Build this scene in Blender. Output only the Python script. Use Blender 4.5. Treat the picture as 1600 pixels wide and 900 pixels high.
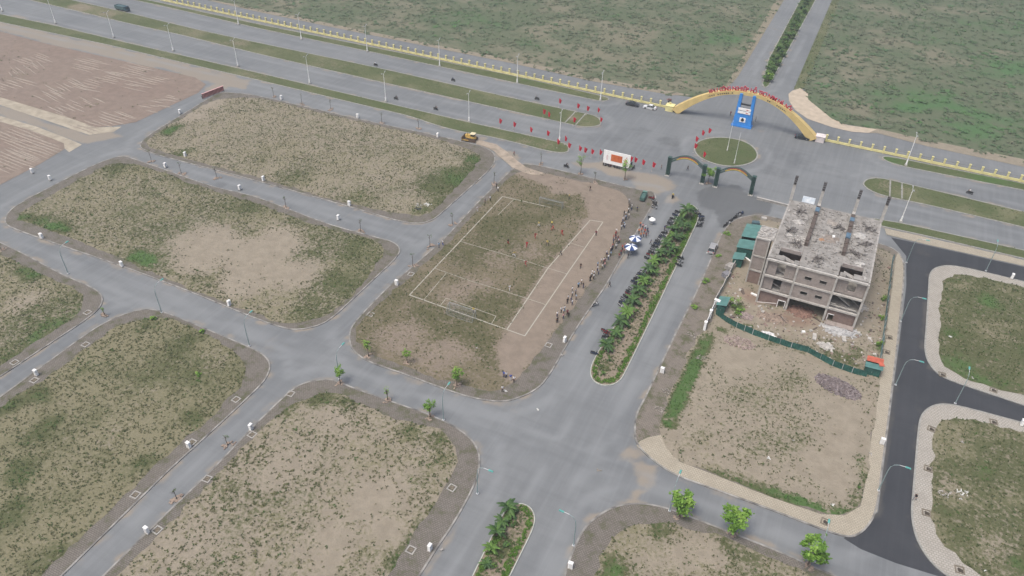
import bpy, bmesh, math, random
import numpy as np
from mathutils import Vector, Matrix, noise as mnoise
from mathutils.geometry import delaunay_2d_cdt

random.seed(7)
rng = np.random.default_rng(7)
S = bpy.context.scene
COL = S.collection
for o in list(bpy.data.objects):
    bpy.data.objects.remove(o)

# ------------------------------------------------------------------ camera, sky, sun, exposure
cam_data = bpy.data.cameras.new("camera")
cam = bpy.data.objects.new("camera", cam_data)
COL.objects.link(cam)
cam.matrix_world = Matrix([[0.897806, -0.278878, 0.340838, 0], [0.439992, 0.53512, -0.721147, 0], [0.018723, 0.797417, 0.603138, 105.0], [0, 0, 0, 1]])
cam_data.sensor_width = 36.0
cam_data.lens = 26.6513
cam_data.clip_start = 1.0
cam_data.clip_end = 9000.0
S.camera = cam

SUN_EL, SUN_AZ = math.radians(66), math.radians(205)      # azimuth clockwise from +Y
world = bpy.data.worlds.new("World")
S.world = world
world.use_nodes = True
wn = world.node_tree.nodes
sky = wn.new("ShaderNodeTexSky")
sky.sky_type = 'NISHITA'
sky.sun_disc = False
sky.sun_elevation = SUN_EL
sky.sun_rotation = SUN_AZ
sky.air_density = 1.0
sky.dust_density = 6.0
sky.ozone_density = 1.0
world.node_tree.links.new(sky.outputs[0], wn["Background"].inputs[0])
wn["Background"].inputs[1].default_value = 0.13
sl = bpy.data.lights.new("sun", 'SUN')
sl.energy = 1.5
sl.angle = math.radians(24)
sl.color = (1.0, 0.97, 0.90)
sun = bpy.data.objects.new("sun", sl)
COL.objects.link(sun)
d = Vector((math.cos(SUN_EL) * math.sin(SUN_AZ), math.cos(SUN_EL) * math.cos(SUN_AZ), math.sin(SUN_EL)))
sun.rotation_euler = d.to_track_quat('Z', 'Y').to_euler()
S.render.engine = 'CYCLES'
S.view_settings.view_transform = 'Standard'
S.view_settings.look = 'None'
S.view_settings.exposure = 0.52
S.view_settings.gamma = 1.0

# ------------------------------------------------------------------ materials
MATS = {}
def nodes_of(name):
    m = bpy.data.materials.new(name)
    m.use_nodes = True
    return m, m.node_tree.nodes, m.node_tree.links, m.node_tree.nodes["Principled BSDF"]

def mat(name, col, rough=0.75, var=0.18, scale=3.0, metal=0.0, col2=None, bump=0.0, spec=0.25):
    """plain material whose colour wanders between two tones with a noise"""
    if name in MATS:
        return MATS[name]
    m, N, L, b = nodes_of(name)
    tc = N.new("ShaderNodeTexCoord")
    nz = N.new("ShaderNodeTexNoise")
    nz.inputs["Scale"].default_value = scale
    nz.inputs["Detail"].default_value = 5.0
    L.new(tc.outputs["Object"], nz.inputs["Vector"])
    rp = N.new("ShaderNodeValToRGB")
    a = [c * (1 - var) for c in col]
    z = list(col2) if col2 else [min(1, c * (1 + var)) for c in col]
    rp.color_ramp.elements[0].position = 0.3
    rp.color_ramp.elements[1].position = 0.7
    rp.color_ramp.elements[0].color = (*a, 1)
    rp.color_ramp.elements[1].color = (*z, 1)
    L.new(nz.outputs["Fac"], rp.inputs[0])
    L.new(rp.outputs[0], b.inputs["Base Color"])
    b.inputs["Roughness"].default_value = rough
    b.inputs["Metallic"].default_value = metal
    b.inputs["Specular IOR Level"].default_value = spec
    if bump:
        bp = N.new("ShaderNodeBump")
        bp.inputs["Strength"].default_value = bump
        bp.inputs["Distance"].default_value = 0.05
        L.new(nz.outputs["Fac"], bp.inputs["Height"])
        L.new(bp.outputs[0], b.inputs["Normal"])
    MATS[name] = m
    return m

class G:
    """tiny node-graph helper"""
    def __init__(s, N, L):
        s.N, s.L = N, L
    def put(s, sock, v):
        if hasattr(v, "is_linked") or isinstance(v, bpy.types.NodeSocket):
            s.L.new(v, sock)
        elif isinstance(v, (tuple, list)):
            sock.default_value = (*v, 1) if len(v) == 3 and sock.type == 'RGBA' else v
        else:
            sock.default_value = v
    def noise(s, vec, scale, detail=4, rough=0.55, dist=0.0):
        n = s.N.new("ShaderNodeTexNoise")
        s.put(n.inputs["Vector"], vec)
        n.inputs["Scale"].default_value = scale
        n.inputs["Detail"].default_value = detail
        n.inputs["Roughness"].default_value = rough
        n.inputs["Distortion"].default_value = dist
        return n.outputs["Fac"]
    def mapping(s, vec, scale=(1, 1, 1), rot=(0, 0, 0)):
        n = s.N.new("ShaderNodeMapping")
        s.put(n.inputs["Vector"], vec)
        n.inputs["Scale"].default_value = scale
        n.inputs["Rotation"].default_value = rot
        return n.outputs[0]
    def step(s, v, lo, hi):
        n = s.N.new("ShaderNodeMapRange")
        n.interpolation_type = 'SMOOTHSTEP'
        s.put(n.inputs[0], v)
        n.inputs[1].default_value = lo
        n.inputs[2].default_value = hi
        return n.outputs[0]
    def math(s, op, a, b=0.0, clamp=False):
        n = s.N.new("ShaderNodeMath")
        n.operation = op
        n.use_clamp = clamp
        s.put(n.inputs[0], a)
        s.put(n.inputs[1], b)
        return n.outputs[0]
    def mix(s, f, a, b, mode='MIX'):
        n = s.N.new("ShaderNodeMix")
        n.data_type = 'RGBA'
        n.blend_type = mode
        s.put(n.inputs[0], f)
        s.put(n.inputs[6], a)
        s.put(n.inputs[7], b)
        return n.outputs[2]
    def bump(s, h, strength, dist):
        n = s.N.new("ShaderNodeBump")
        n.inputs["Strength"].default_value = strength
        n.inputs["Distance"].default_value = dist
        s.put(n.inputs["Height"], h)
        return n.outputs[0]

def soil_material(name, sand=(.268, .236, .186), sand2=(.222, .195, .152), straw=(.185, .172, .108),
                  olive=(.074, .085, .037), green=(.056, .118, .032), red=(.23, .155, .12), fine=1.0):
    """ground whose plant cover comes from the 'cover' attribute: R cover, G lushness, B red earth"""
    m, N, L, b = nodes_of(name)
    g = G(N, L)
    tc = N.new("ShaderNodeTexCoord").outputs["Object"]
    at = N.new("ShaderNodeAttribute")
    at.attribute_name = "cover"
    sp = N.new("ShaderNodeSeparateColor")
    L.new(at.outputs["Color"], sp.inputs[0])
    R, Gr, B = sp.outputs
    big = g.noise(tc, 0.06, 3)
    mid = g.noise(tc, 0.42 * fine, 7, 0.62)
    small = g.noise(tc, 1.6 * fine, 6, 0.7)
    tiny = g.noise(tc, 7.0, 4, 0.7)
    base = g.mix(g.step(mid, .35, .65), sand2, sand)
    base = g.mix(g.math('MULTIPLY', B, .9), base, g.mix(g.step(mid, .35, .65), [c * .82 for c in red], red))
    base = g.mix(g.math('MULTIPLY', g.step(tiny, .35, .75), .25), base, [c * .62 for c in sand])
    lush = g.math('ADD', Gr, g.math('MULTIPLY', g.math('SUBTRACT', big, .5), 1.3))
    lush = g.math('ADD', lush, g.math('MULTIPLY', g.math('SUBTRACT', small, .5), .55))
    veg = g.mix(g.step(lush, .08, .42), straw, olive)
    veg = g.mix(g.step(lush, .48, .85), veg, green)
    veg = g.mix(g.math('MULTIPLY', g.step(tiny, .4, .7), .35), veg, [c * .45 for c in olive])
    amt = g.math('ADD', R, g.math('MULTIPLY', g.math('SUBTRACT', small, .5), 1.7))
    amt = g.math('ADD', amt, g.math('MULTIPLY', g.math('SUBTRACT', mid, .5), .9))
    col = g.mix(g.math('MULTIPLY', g.step(amt, .32, .78), .93), base, veg)
    L.new(col, b.inputs["Base Color"])
    b.inputs["Roughness"].default_value = 0.95
    b.inputs["Specular IOR Level"].default_value = 0.1
    L.new(g.bump(small, .7, .12), b.inputs["Normal"])
    MATS[name] = m
    return m

def asphalt_material(name, a, c, dust=(.27, .235, .19)):
    m, N, L, b = nodes_of(name)
    g = G(N, L)
    tc = N.new("ShaderNodeTexCoord").outputs["Object"]
    at = N.new("ShaderNodeAttribute")
    at.attribute_name = "cover"
    sp = N.new("ShaderNodeSeparateColor")
    L.new(at.outputs["Color"], sp.inputs[0])
    R, Gr, B = sp.outputs
    big = g.noise(tc, 0.035, 5, .6)
    mid = g.noise(tc, 0.3, 6, .65)
    tiny = g.noise(tc, 6.0, 5, .75)
    lane_y = g.noise(g.mapping(tc, (.9, .03, 1)), 1.0, 4, .6)
    lane_x = g.noise(g.mapping(tc, (.02, .55, 1)), 1.0, 4, .6)
    col = g.mix(g.step(big, .35, .65), a, c)
    col = g.mix(g.math('MULTIPLY', g.step(mid, .35, .7), .3), col, [v * .86 for v in a])
    col = g.mix(g.math('MULTIPLY', g.step(lane_y, .42, .68), .30), col, [v * 1.25 for v in c])
    col = g.mix(g.math('MULTIPLY', g.step(lane_x, .45, .68), .26), col, [v * .78 for v in a])
    col = g.mix(g.math('MULTIPLY', g.step(tiny, .3, .8), .28), col, [v * .62 for v in a])
    dm = g.math('ADD', R, g.math('MULTIPLY', g.math('SUBTRACT', mid, .5), .9))
    col = g.mix(g.math('MULTIPLY', g.step(dm, .3, .75), .85), col, g.mix(g.step(tiny, .3, .7), [v * .8 for v in dust], dust))
    col = g.mix(g.math('MULTIPLY', g.step(B, .05, .95), .5), col, [v * 1.22 for v in c])
    dk = g.math('ADD', Gr, g.math('MULTIPLY', g.math('SUBTRACT', mid, .5), .7))
    col = g.mix(g.math('MULTIPLY', g.step(dk, .3, .8), .6), col, [v * .5 for v in a])
    L.new(col, b.inputs["Base Color"])
    b.inputs["Roughness"].default_value = 0.85
    b.inputs["Specular IOR Level"].default_value = 0.2
    L.new(g.bump(tiny, .35, .02), b.inputs["Normal"])
    MATS[name] = m
    return m

def paver_material(name, a, c, grass=.3, scale=1.0, row=.3):
    m, N, L, b = nodes_of(name)
    g = G(N, L)
    tc = N.new("ShaderNodeTexCoord").outputs["Object"]
    br = N.new("ShaderNodeTexBrick")
    L.new(tc, br.inputs["Vector"])
    br.inputs["Scale"].default_value = scale
    br.inputs["Brick Width"].default_value = .5
    br.inputs["Row Height"].default_value = row
    br.inputs["Mortar Size"].default_value = .035
    br.inputs["Color1"].default_value = (*a, 1)
    br.inputs["Color2"].default_value = (*c, 1)
    br.inputs["Mortar"].default_value = (*[v * .55 for v in a], 1)
    mid = g.noise(tc, .35, 7, .68)
    tiny = g.noise(tc, 4.0, 5, .75)
    col = g.mix(g.math('MULTIPLY', g.step(mid, .42, .7), .55), br.outputs["Color"], [v * .72 for v in a])
    col = g.mix(g.math('MULTIPLY', g.step(tiny, .52, .75), .5), col, [v * 1.25 for v in c])
    veg = g.math('ADD', g.math('MULTIPLY', mid, .7), g.math('MULTIPLY', tiny, .45))
    col = g.mix(g.math('MULTIPLY', g.step(veg, .72 - .2 * grass, .84 - .2 * grass), grass), col, (.075, .082, .038))
    L.new(col, b.inputs["Base Color"])
    b.inputs["Roughness"].default_value = 0.9
    b.inputs["Specular IOR Level"].default_value = 0.15
    L.new(g.bump(br.outputs["Fac"], -.3, .02), b.inputs["Normal"])
    MATS[name] = m
    return m

def tint_material(name, ramp, rough=.8, trans=0.0):
    """foliage: colour picked by the 'tint' attribute along a ramp"""
    m, N, L, b = nodes_of(name)
    at = N.new("ShaderNodeAttribute")
    at.attribute_name = "tint"
    rp = N.new("ShaderNodeValToRGB")
    e = rp.color_ramp.elements
    while len(e) < len(ramp):
        e.new(.5)
    for k, (p, c) in enumerate(ramp):
        e[k].position = p
        e[k].color = (*c, 1)
    L.new(at.outputs["Fac"], rp.inputs[0])
    g = G(N, L)
    tc = N.new("ShaderNodeTexCoord").outputs["Object"]
    n = g.noise(tc, 2.5, 3)
    col = g.mix(g.math('MULTIPLY', g.step(n, .3, .7), .35), rp.outputs[0], g.mix(.55, rp.outputs[0], (.01, .015, .005)))
    L.new(col, b.inputs["Base Color"])
    b.inputs["Roughness"].default_value = rough
    b.inputs["Specular IOR Level"].default_value = .2
    MATS[name] = m
    return m

ASPH = asphalt_material("old_asphalt", (.146, .156, .164), (.182, .192, .198))
DASPH = asphalt_material("fresh_asphalt", (.040, .043, .050), (.050, .053, .060), dust=(.085, .083, .08))
SOIL = soil_material("weedy_sand")
PITCHS = soil_material("trodden_pitch", sand=(.232, .192, .155), sand2=(.195, .162, .13), straw=(.15, .13, .085), olive=(.085, .085, .042), green=(.06, .085, .03))
VERGE = soil_material("verge_turf", sand=(.215, .19, .135), sand2=(.17, .15, .105), straw=(.145, .15, .085), olive=(.08, .102, .044), green=(.06, .115, .034))
FIELD = soil_material("wild_field", sand=(.19, .17, .125), sand2=(.155, .145, .105), straw=(.172, .166, .118),
                      olive=(.098, .122, .074), green=(.064, .14, .054), fine=.45)
REDS = soil_material("red_sand", sand=(.245, .205, .17), sand2=(.205, .17, .142), straw=(.15, .14, .1), olive=(.1, .1, .055), red=(.215, .165, .138))
PAVE2 = paver_material("dusty_pavers", (.175, .155, .135), (.215, .19, .16), .8)
PAVE = paver_material("weathered_pavers", (.148, .134, .118), (.182, .167, .148), .75)
BEIGE = paver_material("beige_pavers", (.345, .31, .245), (.385, .35, .28), .12)
PALE = paver_material("pale_pavers", (.325, .305, .268), (.36, .34, .305), .08, 1.0, .45)
KERB = mat("kerb_concrete", (.125, .12, .115), .9, .2, .55, col2=(.33, .32, .30))
KERBW = mat("pale_kerb", (.26, .258, .24), .9, .2, 1.5)
CONC = mat("raw_concrete", (.32, .305, .285), .9, .28, 1.2, bump=.3)
CONC2 = mat("pale_concrete", (.40, .385, .36), .9, .2, 1.0)
TUFT = tint_material("weed_tuft", [(0, (.17, .165, .09)), (.22, (.095, .098, .046)), (.5, (.056, .074, .029)), (1, (.058, .135, .028))])
TUFTF = tint_material("field_clump", [(0, (.15, .15, .10)), (.4, (.098, .122, .074)), (.7, (.074, .124, .06)), (1, (.08, .165, .055))])
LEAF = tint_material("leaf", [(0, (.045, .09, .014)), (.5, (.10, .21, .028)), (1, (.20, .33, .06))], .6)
PALM = tint_material("palm_leaf", [(0, (.03, .06, .024)), (.5, (.055, .11, .036)), (1, (.11, .2, .04))], .55)
HEDGE = tint_material("hedge_leaf", [(0, (.03, .065, .012)), (.6, (.06, .13, .02)), (1, (.10, .19, .03))])
BARK = mat("bark", (.12, .095, .075), .9, .3, 8)
TWIG = mat("dry_twig", (.085, .07, .06), .9, .3, 8)
WHITE = mat("white_paint", (.80, .80, .79), .6, .07, 2)
GALV = mat("galvanised_steel", (.55, .56, .57), .5, .12, 4, metal=.3)
TEAL = mat("teal_enamel", (.10, .33, .30), .5, .2, 4)
REDC = mat("red_cloth", (.46, .014, .035), .85, .3, 2)
STEEL = mat("dark_steel", (.05, .055, .06), .5, .25, 5, metal=.4)
RUBBER = mat("rubber", (.018, .018, .019), .8, .2, 6)
CHROME = mat("bright_metal", (.55, .55, .56), .25, .08, 6, metal=.9)
GLASS = mat("dark_glass", (.02, .026, .03), .12, .1, 3, spec=.6)
CHALK = mat("pitch_chalk", (.50, .485, .43), .95, .3, .9, col2=(.34, .32, .26))
YELW = mat("cream_yellow_render", (.66, .60, .29), .85, .14, .7)
ARCHY = mat("ochre_yellow_paint", (.54, .41, .175), .7, .12, .5)
BLUE = mat("signal_blue_paint", (.035, .22, .60), .55, .12, .8)
BRICKM = None

# ------------------------------------------------------------------ mesh helpers
def new_obj(name, me, parent=None, loc=None, rz=0.0):
    o = bpy.data.objects.new(name, me)
    COL.objects.link(o)
    if parent:
        o.parent = parent
    if loc is not None:
        o.location = loc if len(loc) == 3 else (*loc, 0)
    if rz:
        o.rotation_euler = (0, 0, rz)
    return o

def tag(o, label=None, cat=None, group=None, kind=None):
    if label: o["label"] = label
    if cat: o["category"] = cat
    if group: o["group"] = group
    if kind: o["kind"] = kind
    return o

def thing(name, label, cat, loc, rz=0.0, group=None):
    o = bpy.data.objects.new(name, None)
    o.empty_display_size = .3
    COL.objects.link(o)
    o.location = loc if len(loc) == 3 else (*loc, 0)
    o.rotation_euler = (0, 0, rz)
    return tag(o, label, cat, group)

def copy_tree(src, loc=None, rz=None, label=None, parent=None):
    o = src.copy()
    COL.objects.link(o)
    o.parent = parent
    if loc is not None: o.location = loc if len(loc) == 3 else (*loc, 0)
    if rz is not None: o.rotation_euler = (0, 0, rz)
    if label: o["label"] = label
    for ch in src.children:
        copy_tree(ch, parent=o)
    return o

class MB:
    def __init__(s):
        s.v, s.f, s.m, s.mats = [], [], [], []
    def slot(s, m):
        if m not in s.mats: s.mats.append(m)
        return s.mats.index(m)
    def add(s, vs, fs, m=None):
        k = len(s.v)
        s.v += [tuple(p) for p in vs]
        i = s.slot(m) if m else 0
        for f in fs:
            s.f.append([k + a for a in f])
            s.m.append(i)
        return s
    def box(s, c, d, m=None, rz=0.0, taper=1.0, tilt=None):
        x, y, z = [a / 2 for a in d]
        vs = []
        for sz in (-1, 1):
            t = taper if sz > 0 else 1
            for sx, sy in ((-1, -1), (1, -1), (1, 1), (-1, 1)):
                vs.append(Vector((sx * x * t, sy * y * t, sz * z)))
        R = Matrix.Rotation(rz, 3, 'Z')
        if tilt: R = R @ Matrix.Rotation(tilt[0], 3, 'X') @ Matrix.Rotation(tilt[1], 3, 'Y')
        vs = [R @ v + Vector(c) for v in vs]
        return s.add(vs, [(3, 2, 1, 0), (4, 5, 6, 7), (0, 1, 5, 4), (1, 2, 6, 5), (2, 3, 7, 6), (3, 0, 4, 7)], m)
    def tube(s, pts, rads, n=6, m=None, cap=True):
        pts = [Vector(p) for p in pts]
        if not hasattr(rads, '__len__'): rads = [rads] * len(pts)
        vs, fs = [], []
        for i, p in enumerate(pts):
            t = (pts[min(i + 1, len(pts) - 1)] - pts[max(i - 1, 0)]).normalized()
            a = t.orthogonal().normalized() if abs(t.z) > .9 else t.cross(Vector((0, 0, 1))).normalized()
            b = t.cross(a)
            for k in range(n):
                q = 2 * math.pi * k / n
                vs.append(p + (a * math.cos(q) + b * math.sin(q)) * rads[i])
        for i in range(len(pts) - 1):
            for k in range(n):
                k2 = (k + 1) % n
                fs.append((i * n + k, i * n + k2, (i + 1) * n + k2, (i + 1) * n + k))
        if cap:
            fs.append(tuple(range(n))[::-1])
            fs.append(tuple((len(pts) - 1) * n + k for k in range(n)))
        return s.add(vs, fs, m)
    def prism(s, poly, z0, z1, m=None):
        n = len(poly)
        ar = sum(poly[i][0] * poly[(i + 1) % n][1] - poly[(i + 1) % n][0] * poly[i][1] for i in range(n))
        if ar < 0: poly = poly[::-1]
        vs = [(x, y, z0) for x, y in poly] + [(x, y, z1) for x, y in poly]
        fs = [tuple(range(n))[::-1], tuple(range(n, 2 * n))] + [(i, (i + 1) % n, n + (i + 1) % n, n + i) for i in range(n)]
        return s.add(vs, fs, m)
    def mesh(s, name, m=None):
        me = bpy.data.meshes.new(name)
        me.from_pydata(s.v, [], s.f)
        if s.mats and not (len(s.mats) == 1 and m):
            for a in s.mats: me.materials.append(a)
            me.polygons.foreach_set("material_index", s.m)
        elif m:
            me.materials.append(m)
        me.update()
        return me
    def build(s, name, m=None, parent=None, loc=None, rz=0.0, smooth=False):
        me = s.mesh(name, m)
        if smooth: me.polygons.foreach_set("use_smooth", [True] * len(me.polygons))
        return new_obj(name, me, parent, loc, rz)

def area(poly):
    return .5 * sum(poly[i][0] * poly[(i + 1) % len(poly)][1] - poly[(i + 1) % len(poly)][0] * poly[i][1] for i in range(len(poly)))
def ccw(poly):
    return poly if area(poly) > 0 else poly[::-1]
def smooth_poly(poly, it=2, keep=25.0):
    """corner cutting that leaves long straight runs straight"""
    for _ in range(it):
        out = []
        n = len(poly)
        for i in range(n):
            a, b, c = Vector(poly[i - 1]), Vector(poly[i]), Vector(poly[(i + 1) % n])
            l1, l2 = (a - b).length, (c - b).length
            t1, t2 = min(.25, 2.5 / max(l1, .01)), min(.25, 2.5 / max(l2, .01))
            out += [tuple(b.lerp(a, t1)), tuple(b.lerp(c, t2))]
        poly = out
    return poly
def offset(poly, d):
    """move a counter-clockwise outline inwards by d"""
    n = len(poly)
    out = []
    for i in range(n):
        a, b, c = Vector(poly[i - 1]), Vector(poly[i]), Vector(poly[(i + 1) % n])
        e1, e2 = (b - a), (c - b)
        if e1.length < 1e-6 or e2.length < 1e-6:
            out.append(tuple(b)); continue
        n1 = Vector((-e1.y, e1.x)).normalized()
        n2 = Vector((-e2.y, e2.x)).normalized()
        k = n1 + n2
        if k.length < .3: k = n1
        k.normalize()
        out.append(tuple(b + k * (d / max(.5, k.dot(n1)))))
    return out
def roughen(poly, step=1.3, amp=.75, seed=0.0):
    out = []
    n = len(poly)
    for i in range(n):
        a, b = Vector(poly[i]), Vector(poly[(i + 1) % n])
        k = max(1, int((b - a).length / step))
        for j in range(k):
            q = a.lerp(b, j / k)
            w = mnoise.noise(Vector((q.x * .45, q.y * .45, seed))) + .6 * mnoise.noise(Vector((q.x * 1.1, q.y * 1.1, seed + 4)))
            e = (b - a).normalized()
            out.append((q.x + e.y * (w * amp + .3), q.y - e.x * (w * amp + .3)))
    return out
def inside(poly, X, Y):
    px = np.array([p[0] for p in poly]); py = np.array([p[1] for p in poly])
    r = np.zeros(X.shape, bool)
    j = len(poly) - 1
    for i in range(len(poly)):
        c = ((py[i] > Y) != (py[j] > Y)) & (X < (px[j] - px[i]) * (Y - py[i]) / (py[j] - py[i] + 1e-12) + px[i])
        r ^= c
        j = i
    return r
def edge_dist(poly, X, Y):
    r = np.full(X.shape, 1e9)
    for i in range(len(poly)):
        ax, ay = poly[i - 1]; bx, by = poly[i]
        ex, ey = bx - ax, by - ay
        t = np.clip(((X - ax) * ex + (Y - ay) * ey) / (ex * ex + ey * ey + 1e-12), 0, 1)
        r = np.minimum(r, np.hypot(X - ax - t * ex, Y - ay - t * ey))
    return r
def vnoise(X, Y, s, seed=0.0):
    f = mnoise.noise
    return np.array([f(Vector((x * s, y * s, seed))) for x, y in zip(X.ravel(), Y.ravel())]).reshape(X.shape)

def poly_mask(poly, X, Y, soft):
    s = np.where(inside(poly, X, Y), 1.0, -1.0) * edge_dist(poly, X, Y)
    return np.clip(.5 + s / soft, 0, 1)
def cover_fn(base, blobs, polys=()):
    """base (cover, lush, red); blobs (x, y, r, kind, strength); polys (outline, kind, strength, soft edge)"""
    def f(X, Y):
        w1 = vnoise(X, Y, .12, 3.1); w2 = vnoise(X, Y, .12, 9.7)
        X = X + 2.5 * w1; Y = Y + 2.5 * w2
        c = np.full(X.shape, base[0]); g = np.full(X.shape, base[1]); r = np.full(X.shape, base[2])
        for b in list(blobs) + list(polys):
            if isinstance(b[0], list):
                k = b[1]
                q = poly_mask(b[0], X - 1.9 * w1, Y - 1.9 * w2, b[3]) * b[2]
            else:
                x, y, R, k = b[:4]
                st = b[4] if len(b) > 4 else 1.0
                q = np.clip(1.6 * (1 - np.hypot(X - x, Y - y) / R), 0, 1) * st
            if k == 's': c = c * (1 - q) + .02 * q; g = g * (1 - .6 * q)
            elif k == 'g': c = c * (1 - q) + 1.0 * q; g = g * (1 - q) + .85 * q
            elif k == 'o': c = c * (1 - q) + .85 * q; g = g * (1 - q) + .38 * q
            elif k == 'd': c = c * (1 - q) + .7 * q; g = g * (1 - q) + .12 * q
            elif k == 'r': r = r * (1 - q) + 1.0 * q; c = c * (1 - q * .8)
        return c, g, r
    return f

def ground_mesh(name, poly, step, fn, material, z, bump=.0, parent=None, kind=None, label=None):
    """a flat outline filled with a triangulated grid that carries the cover attribute"""
    poly = ccw(poly)
    xs = [p[0] for p in poly]; ys = [p[1] for p in poly]
    gx, gy = np.meshgrid(np.arange(min(xs), max(xs), step), np.arange(min(ys), max(ys), step))
    gx = gx + rng.uniform(-.3, .3, gx.shape) * step; gy = gy + rng.uniform(-.3, .3, gy.shape) * step
    gx, gy = gx.ravel(), gy.ravel()
    k = inside(poly, gx, gy)
    gx, gy = gx[k], gy[k]
    k = edge_dist(poly, gx, gy) > step * .5
    gx, gy = gx[k], gy[k]
    n = len(poly)
    pts = [Vector(p) for p in poly] + [Vector((a, b)) for a, b in zip(gx, gy)]
    vs, es, fs, *_ = delaunay_2d_cdt(pts, [(i, (i + 1) % n) for i in range(n)], [], 1, 1e-4)
    X = np.array([v.x for v in vs]); Y = np.array([v.y for v in vs])
    Z = np.full(X.shape, z)
    if bump:
        dd = np.clip(edge_dist(poly, X, Y) / 2.0, 0, 1)
        Z = Z + dd * bump * (1 + vnoise(X, Y, .18, 5.0) + .6 * vnoise(X, Y, .6, 8.0))
    me = bpy.data.meshes.new(name)
    me.from_pydata(np.stack([X, Y, Z], 1).tolist(), [], fs)
    me.materials.append(material)
    me.polygons.foreach_set("use_smooth", [True] * len(me.polygons))
    if fn:
        c, g, r = fn(X, Y)
        at = me.color_attributes.new("cover", 'FLOAT_COLOR', 'POINT')
        at.data.foreach_set("color", np.stack([c, g, r, np.ones_like(c)], 1).ravel().astype(np.float32))
    me.update()
    o = new_obj(name, me, parent)
    if kind: tag(o, label, None, None, kind)
    return o

def blades_mesh(name, X, Y, Z, size, height, tint, material, n=7, spread=1.0):
    """many tufts, each a rosette of n bent blades, in one mesh with a tint per tuft"""
    T = len(X)
    if T == 0: return None
    az = rng.uniform(0, 2 * np.pi, (T, n)); ln = size[:, None] * rng.uniform(.45, 1.0, (T, n))
    wd = ln * rng.uniform(.28, .5, (T, n)); hh = height[:, None] * rng.uniform(.5, 1.1, (T, n))
    ca, sa = np.cos(az), np.sin(az)
    o = ln * .12
    def P(r, side, h):
        return np.stack([X[:, None] + ca * r - sa * side, Y[:, None] + sa * r + ca * side, Z[:, None] + h], -1)
    v = np.stack([P(o, -wd * .25, hh * 0), P(o, wd * .25, hh * 0), P(ln * .55 * spread, wd * .5, hh),
                  P(ln * spread, wd * 0, hh * .55), P(ln * .55 * spread, -wd * .5, hh)], 2)
    V = v.reshape(-1, 3)
    q = np.arange(T * n)[:, None] * 5
    F = np.concatenate([q + np.array([[0, 1, 2]]), q + np.array([[0, 2, 4]]), q + np.array([[4, 2, 3]])], 0)
    me = bpy.data.meshes.new(name)
    me.vertices.add(len(V)); me.vertices.foreach_set("co", V.ravel())
    me.loops.add(F.size); me.loops.foreach_set("vertex_index", F.ravel().astype(np.int32))
    me.polygons.add(len(F))
    me.polygons.foreach_set("loop_start", np.arange(0, F.size, 3, dtype=np.int32))
    me.polygons.foreach_set("loop_total", np.full(len(F), 3, dtype=np.int32))
    me.update(calc_edges=True)
    at = me.attributes.new("tint", 'FLOAT', 'POINT')
    tt = np.repeat(np.clip(tint[:, None] + rng.uniform(-.1, .1, (T, n)), 0, 1).ravel(), 5)
    at.data.foreach_set("value", tt.astype(np.float32))
    me.materials.append(material)
    return me

def scatter(poly, fn, dens, thresh=.25):
    poly = ccw(poly)
    xs = [p[0] for p in poly]; ys = [p[1] for p in poly]
    n = int(area(poly) * dens * 2.2) + 10
    bx = (max(xs) - min(xs)) * (max(ys) - min(ys))
    n = int(bx * dens)
    X = rng.uniform(min(xs), max(xs), n); Y = rng.uniform(min(ys), max(ys), n)
    k = inside(poly, X, Y)
    X, Y = X[k], Y[k]
    c, g, r = fn(X, Y)
    cl = vnoise(X, Y, .25, 1.3) * .55 + vnoise(X, Y, .07, 4.4) * .35
    p = np.clip(c * 1.15 + cl, .015, 1) * np.clip(c * 3, .05, 1)
    k = rng.random(len(X)) < p
    return X[k], Y[k], c[k], g[k]

def weeds(name, label, poly, fn, dens, size=(.25, .62), height=(.12, .34), z=.16, n=7, tm=None):
    X, Y, c, g = scatter(poly, fn, dens)
    T = len(X)
    if not T: return
    sz = rng.uniform(size[0], size[1], T) * np.where(rng.random(T) < .12, 1.7, 1.0)
    hh = rng.uniform(height[0], height[1], T)
    tn = np.clip(.16 + g * .85 + rng.normal(0, .17, T), 0, 1)
    me = blades_mesh(name, X, Y, np.full(T, z), sz, hh, tn, tm or TUFT, n)
    o = new_obj(name, me)
    tag(o, label, "weeds", None, "stuff")

def band(poly, w, z0, z1, name, material, parent=None):
    """closed ring of width w along an outline, top at z1"""
    a = ccw(poly)
    b = offset(a, w)
    n = len(a)
    vs = [(x, y, z0) for x, y in a] + [(x, y, z1) for x, y in a] + [(x, y, z1) for x, y in b] + [(x, y, z0) for x, y in b]
    fs = []
    for i in range(n):
        j = (i + 1) % n
        fs += [(i, j, n + j, n + i), (n + i, n + j, 2 * n + j, 2 * n + i), (2 * n + i, 2 * n + j, 3 * n + j, 3 * n + i)]
    return MB().add(vs, fs).build(name, material, parent)

def strip(pts, w, z, name, material, parent=None, kind=None):
    """flat ribbon along a polyline"""
    mb = MB()
    for a, b in zip(pts[:-1], pts[1:]):
        a, b = Vector(a), Vector(b)
        e = (b - a).normalized()
        nn = Vector((-e.y, e.x)) * w / 2
        mb.add([(*(a - nn), z), (*(b - nn), z), (*(b + nn), z), (*(a + nn), z)], [(0, 1, 2, 3)])
    return mb.build(name, material, parent)

# ------------------------------------------------------------------ the setting: ground, roads
gm = MB().add([(-4000, -1500, -.12), (4000, -1500, -.12), (4000, 6000, -.12), (-4000, 6000, -.12)], [(0, 1, 2, 3)]).build("ground", FIELD)
tag(gm, "open grassy plain around the building plots", None, None, "structure")

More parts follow.
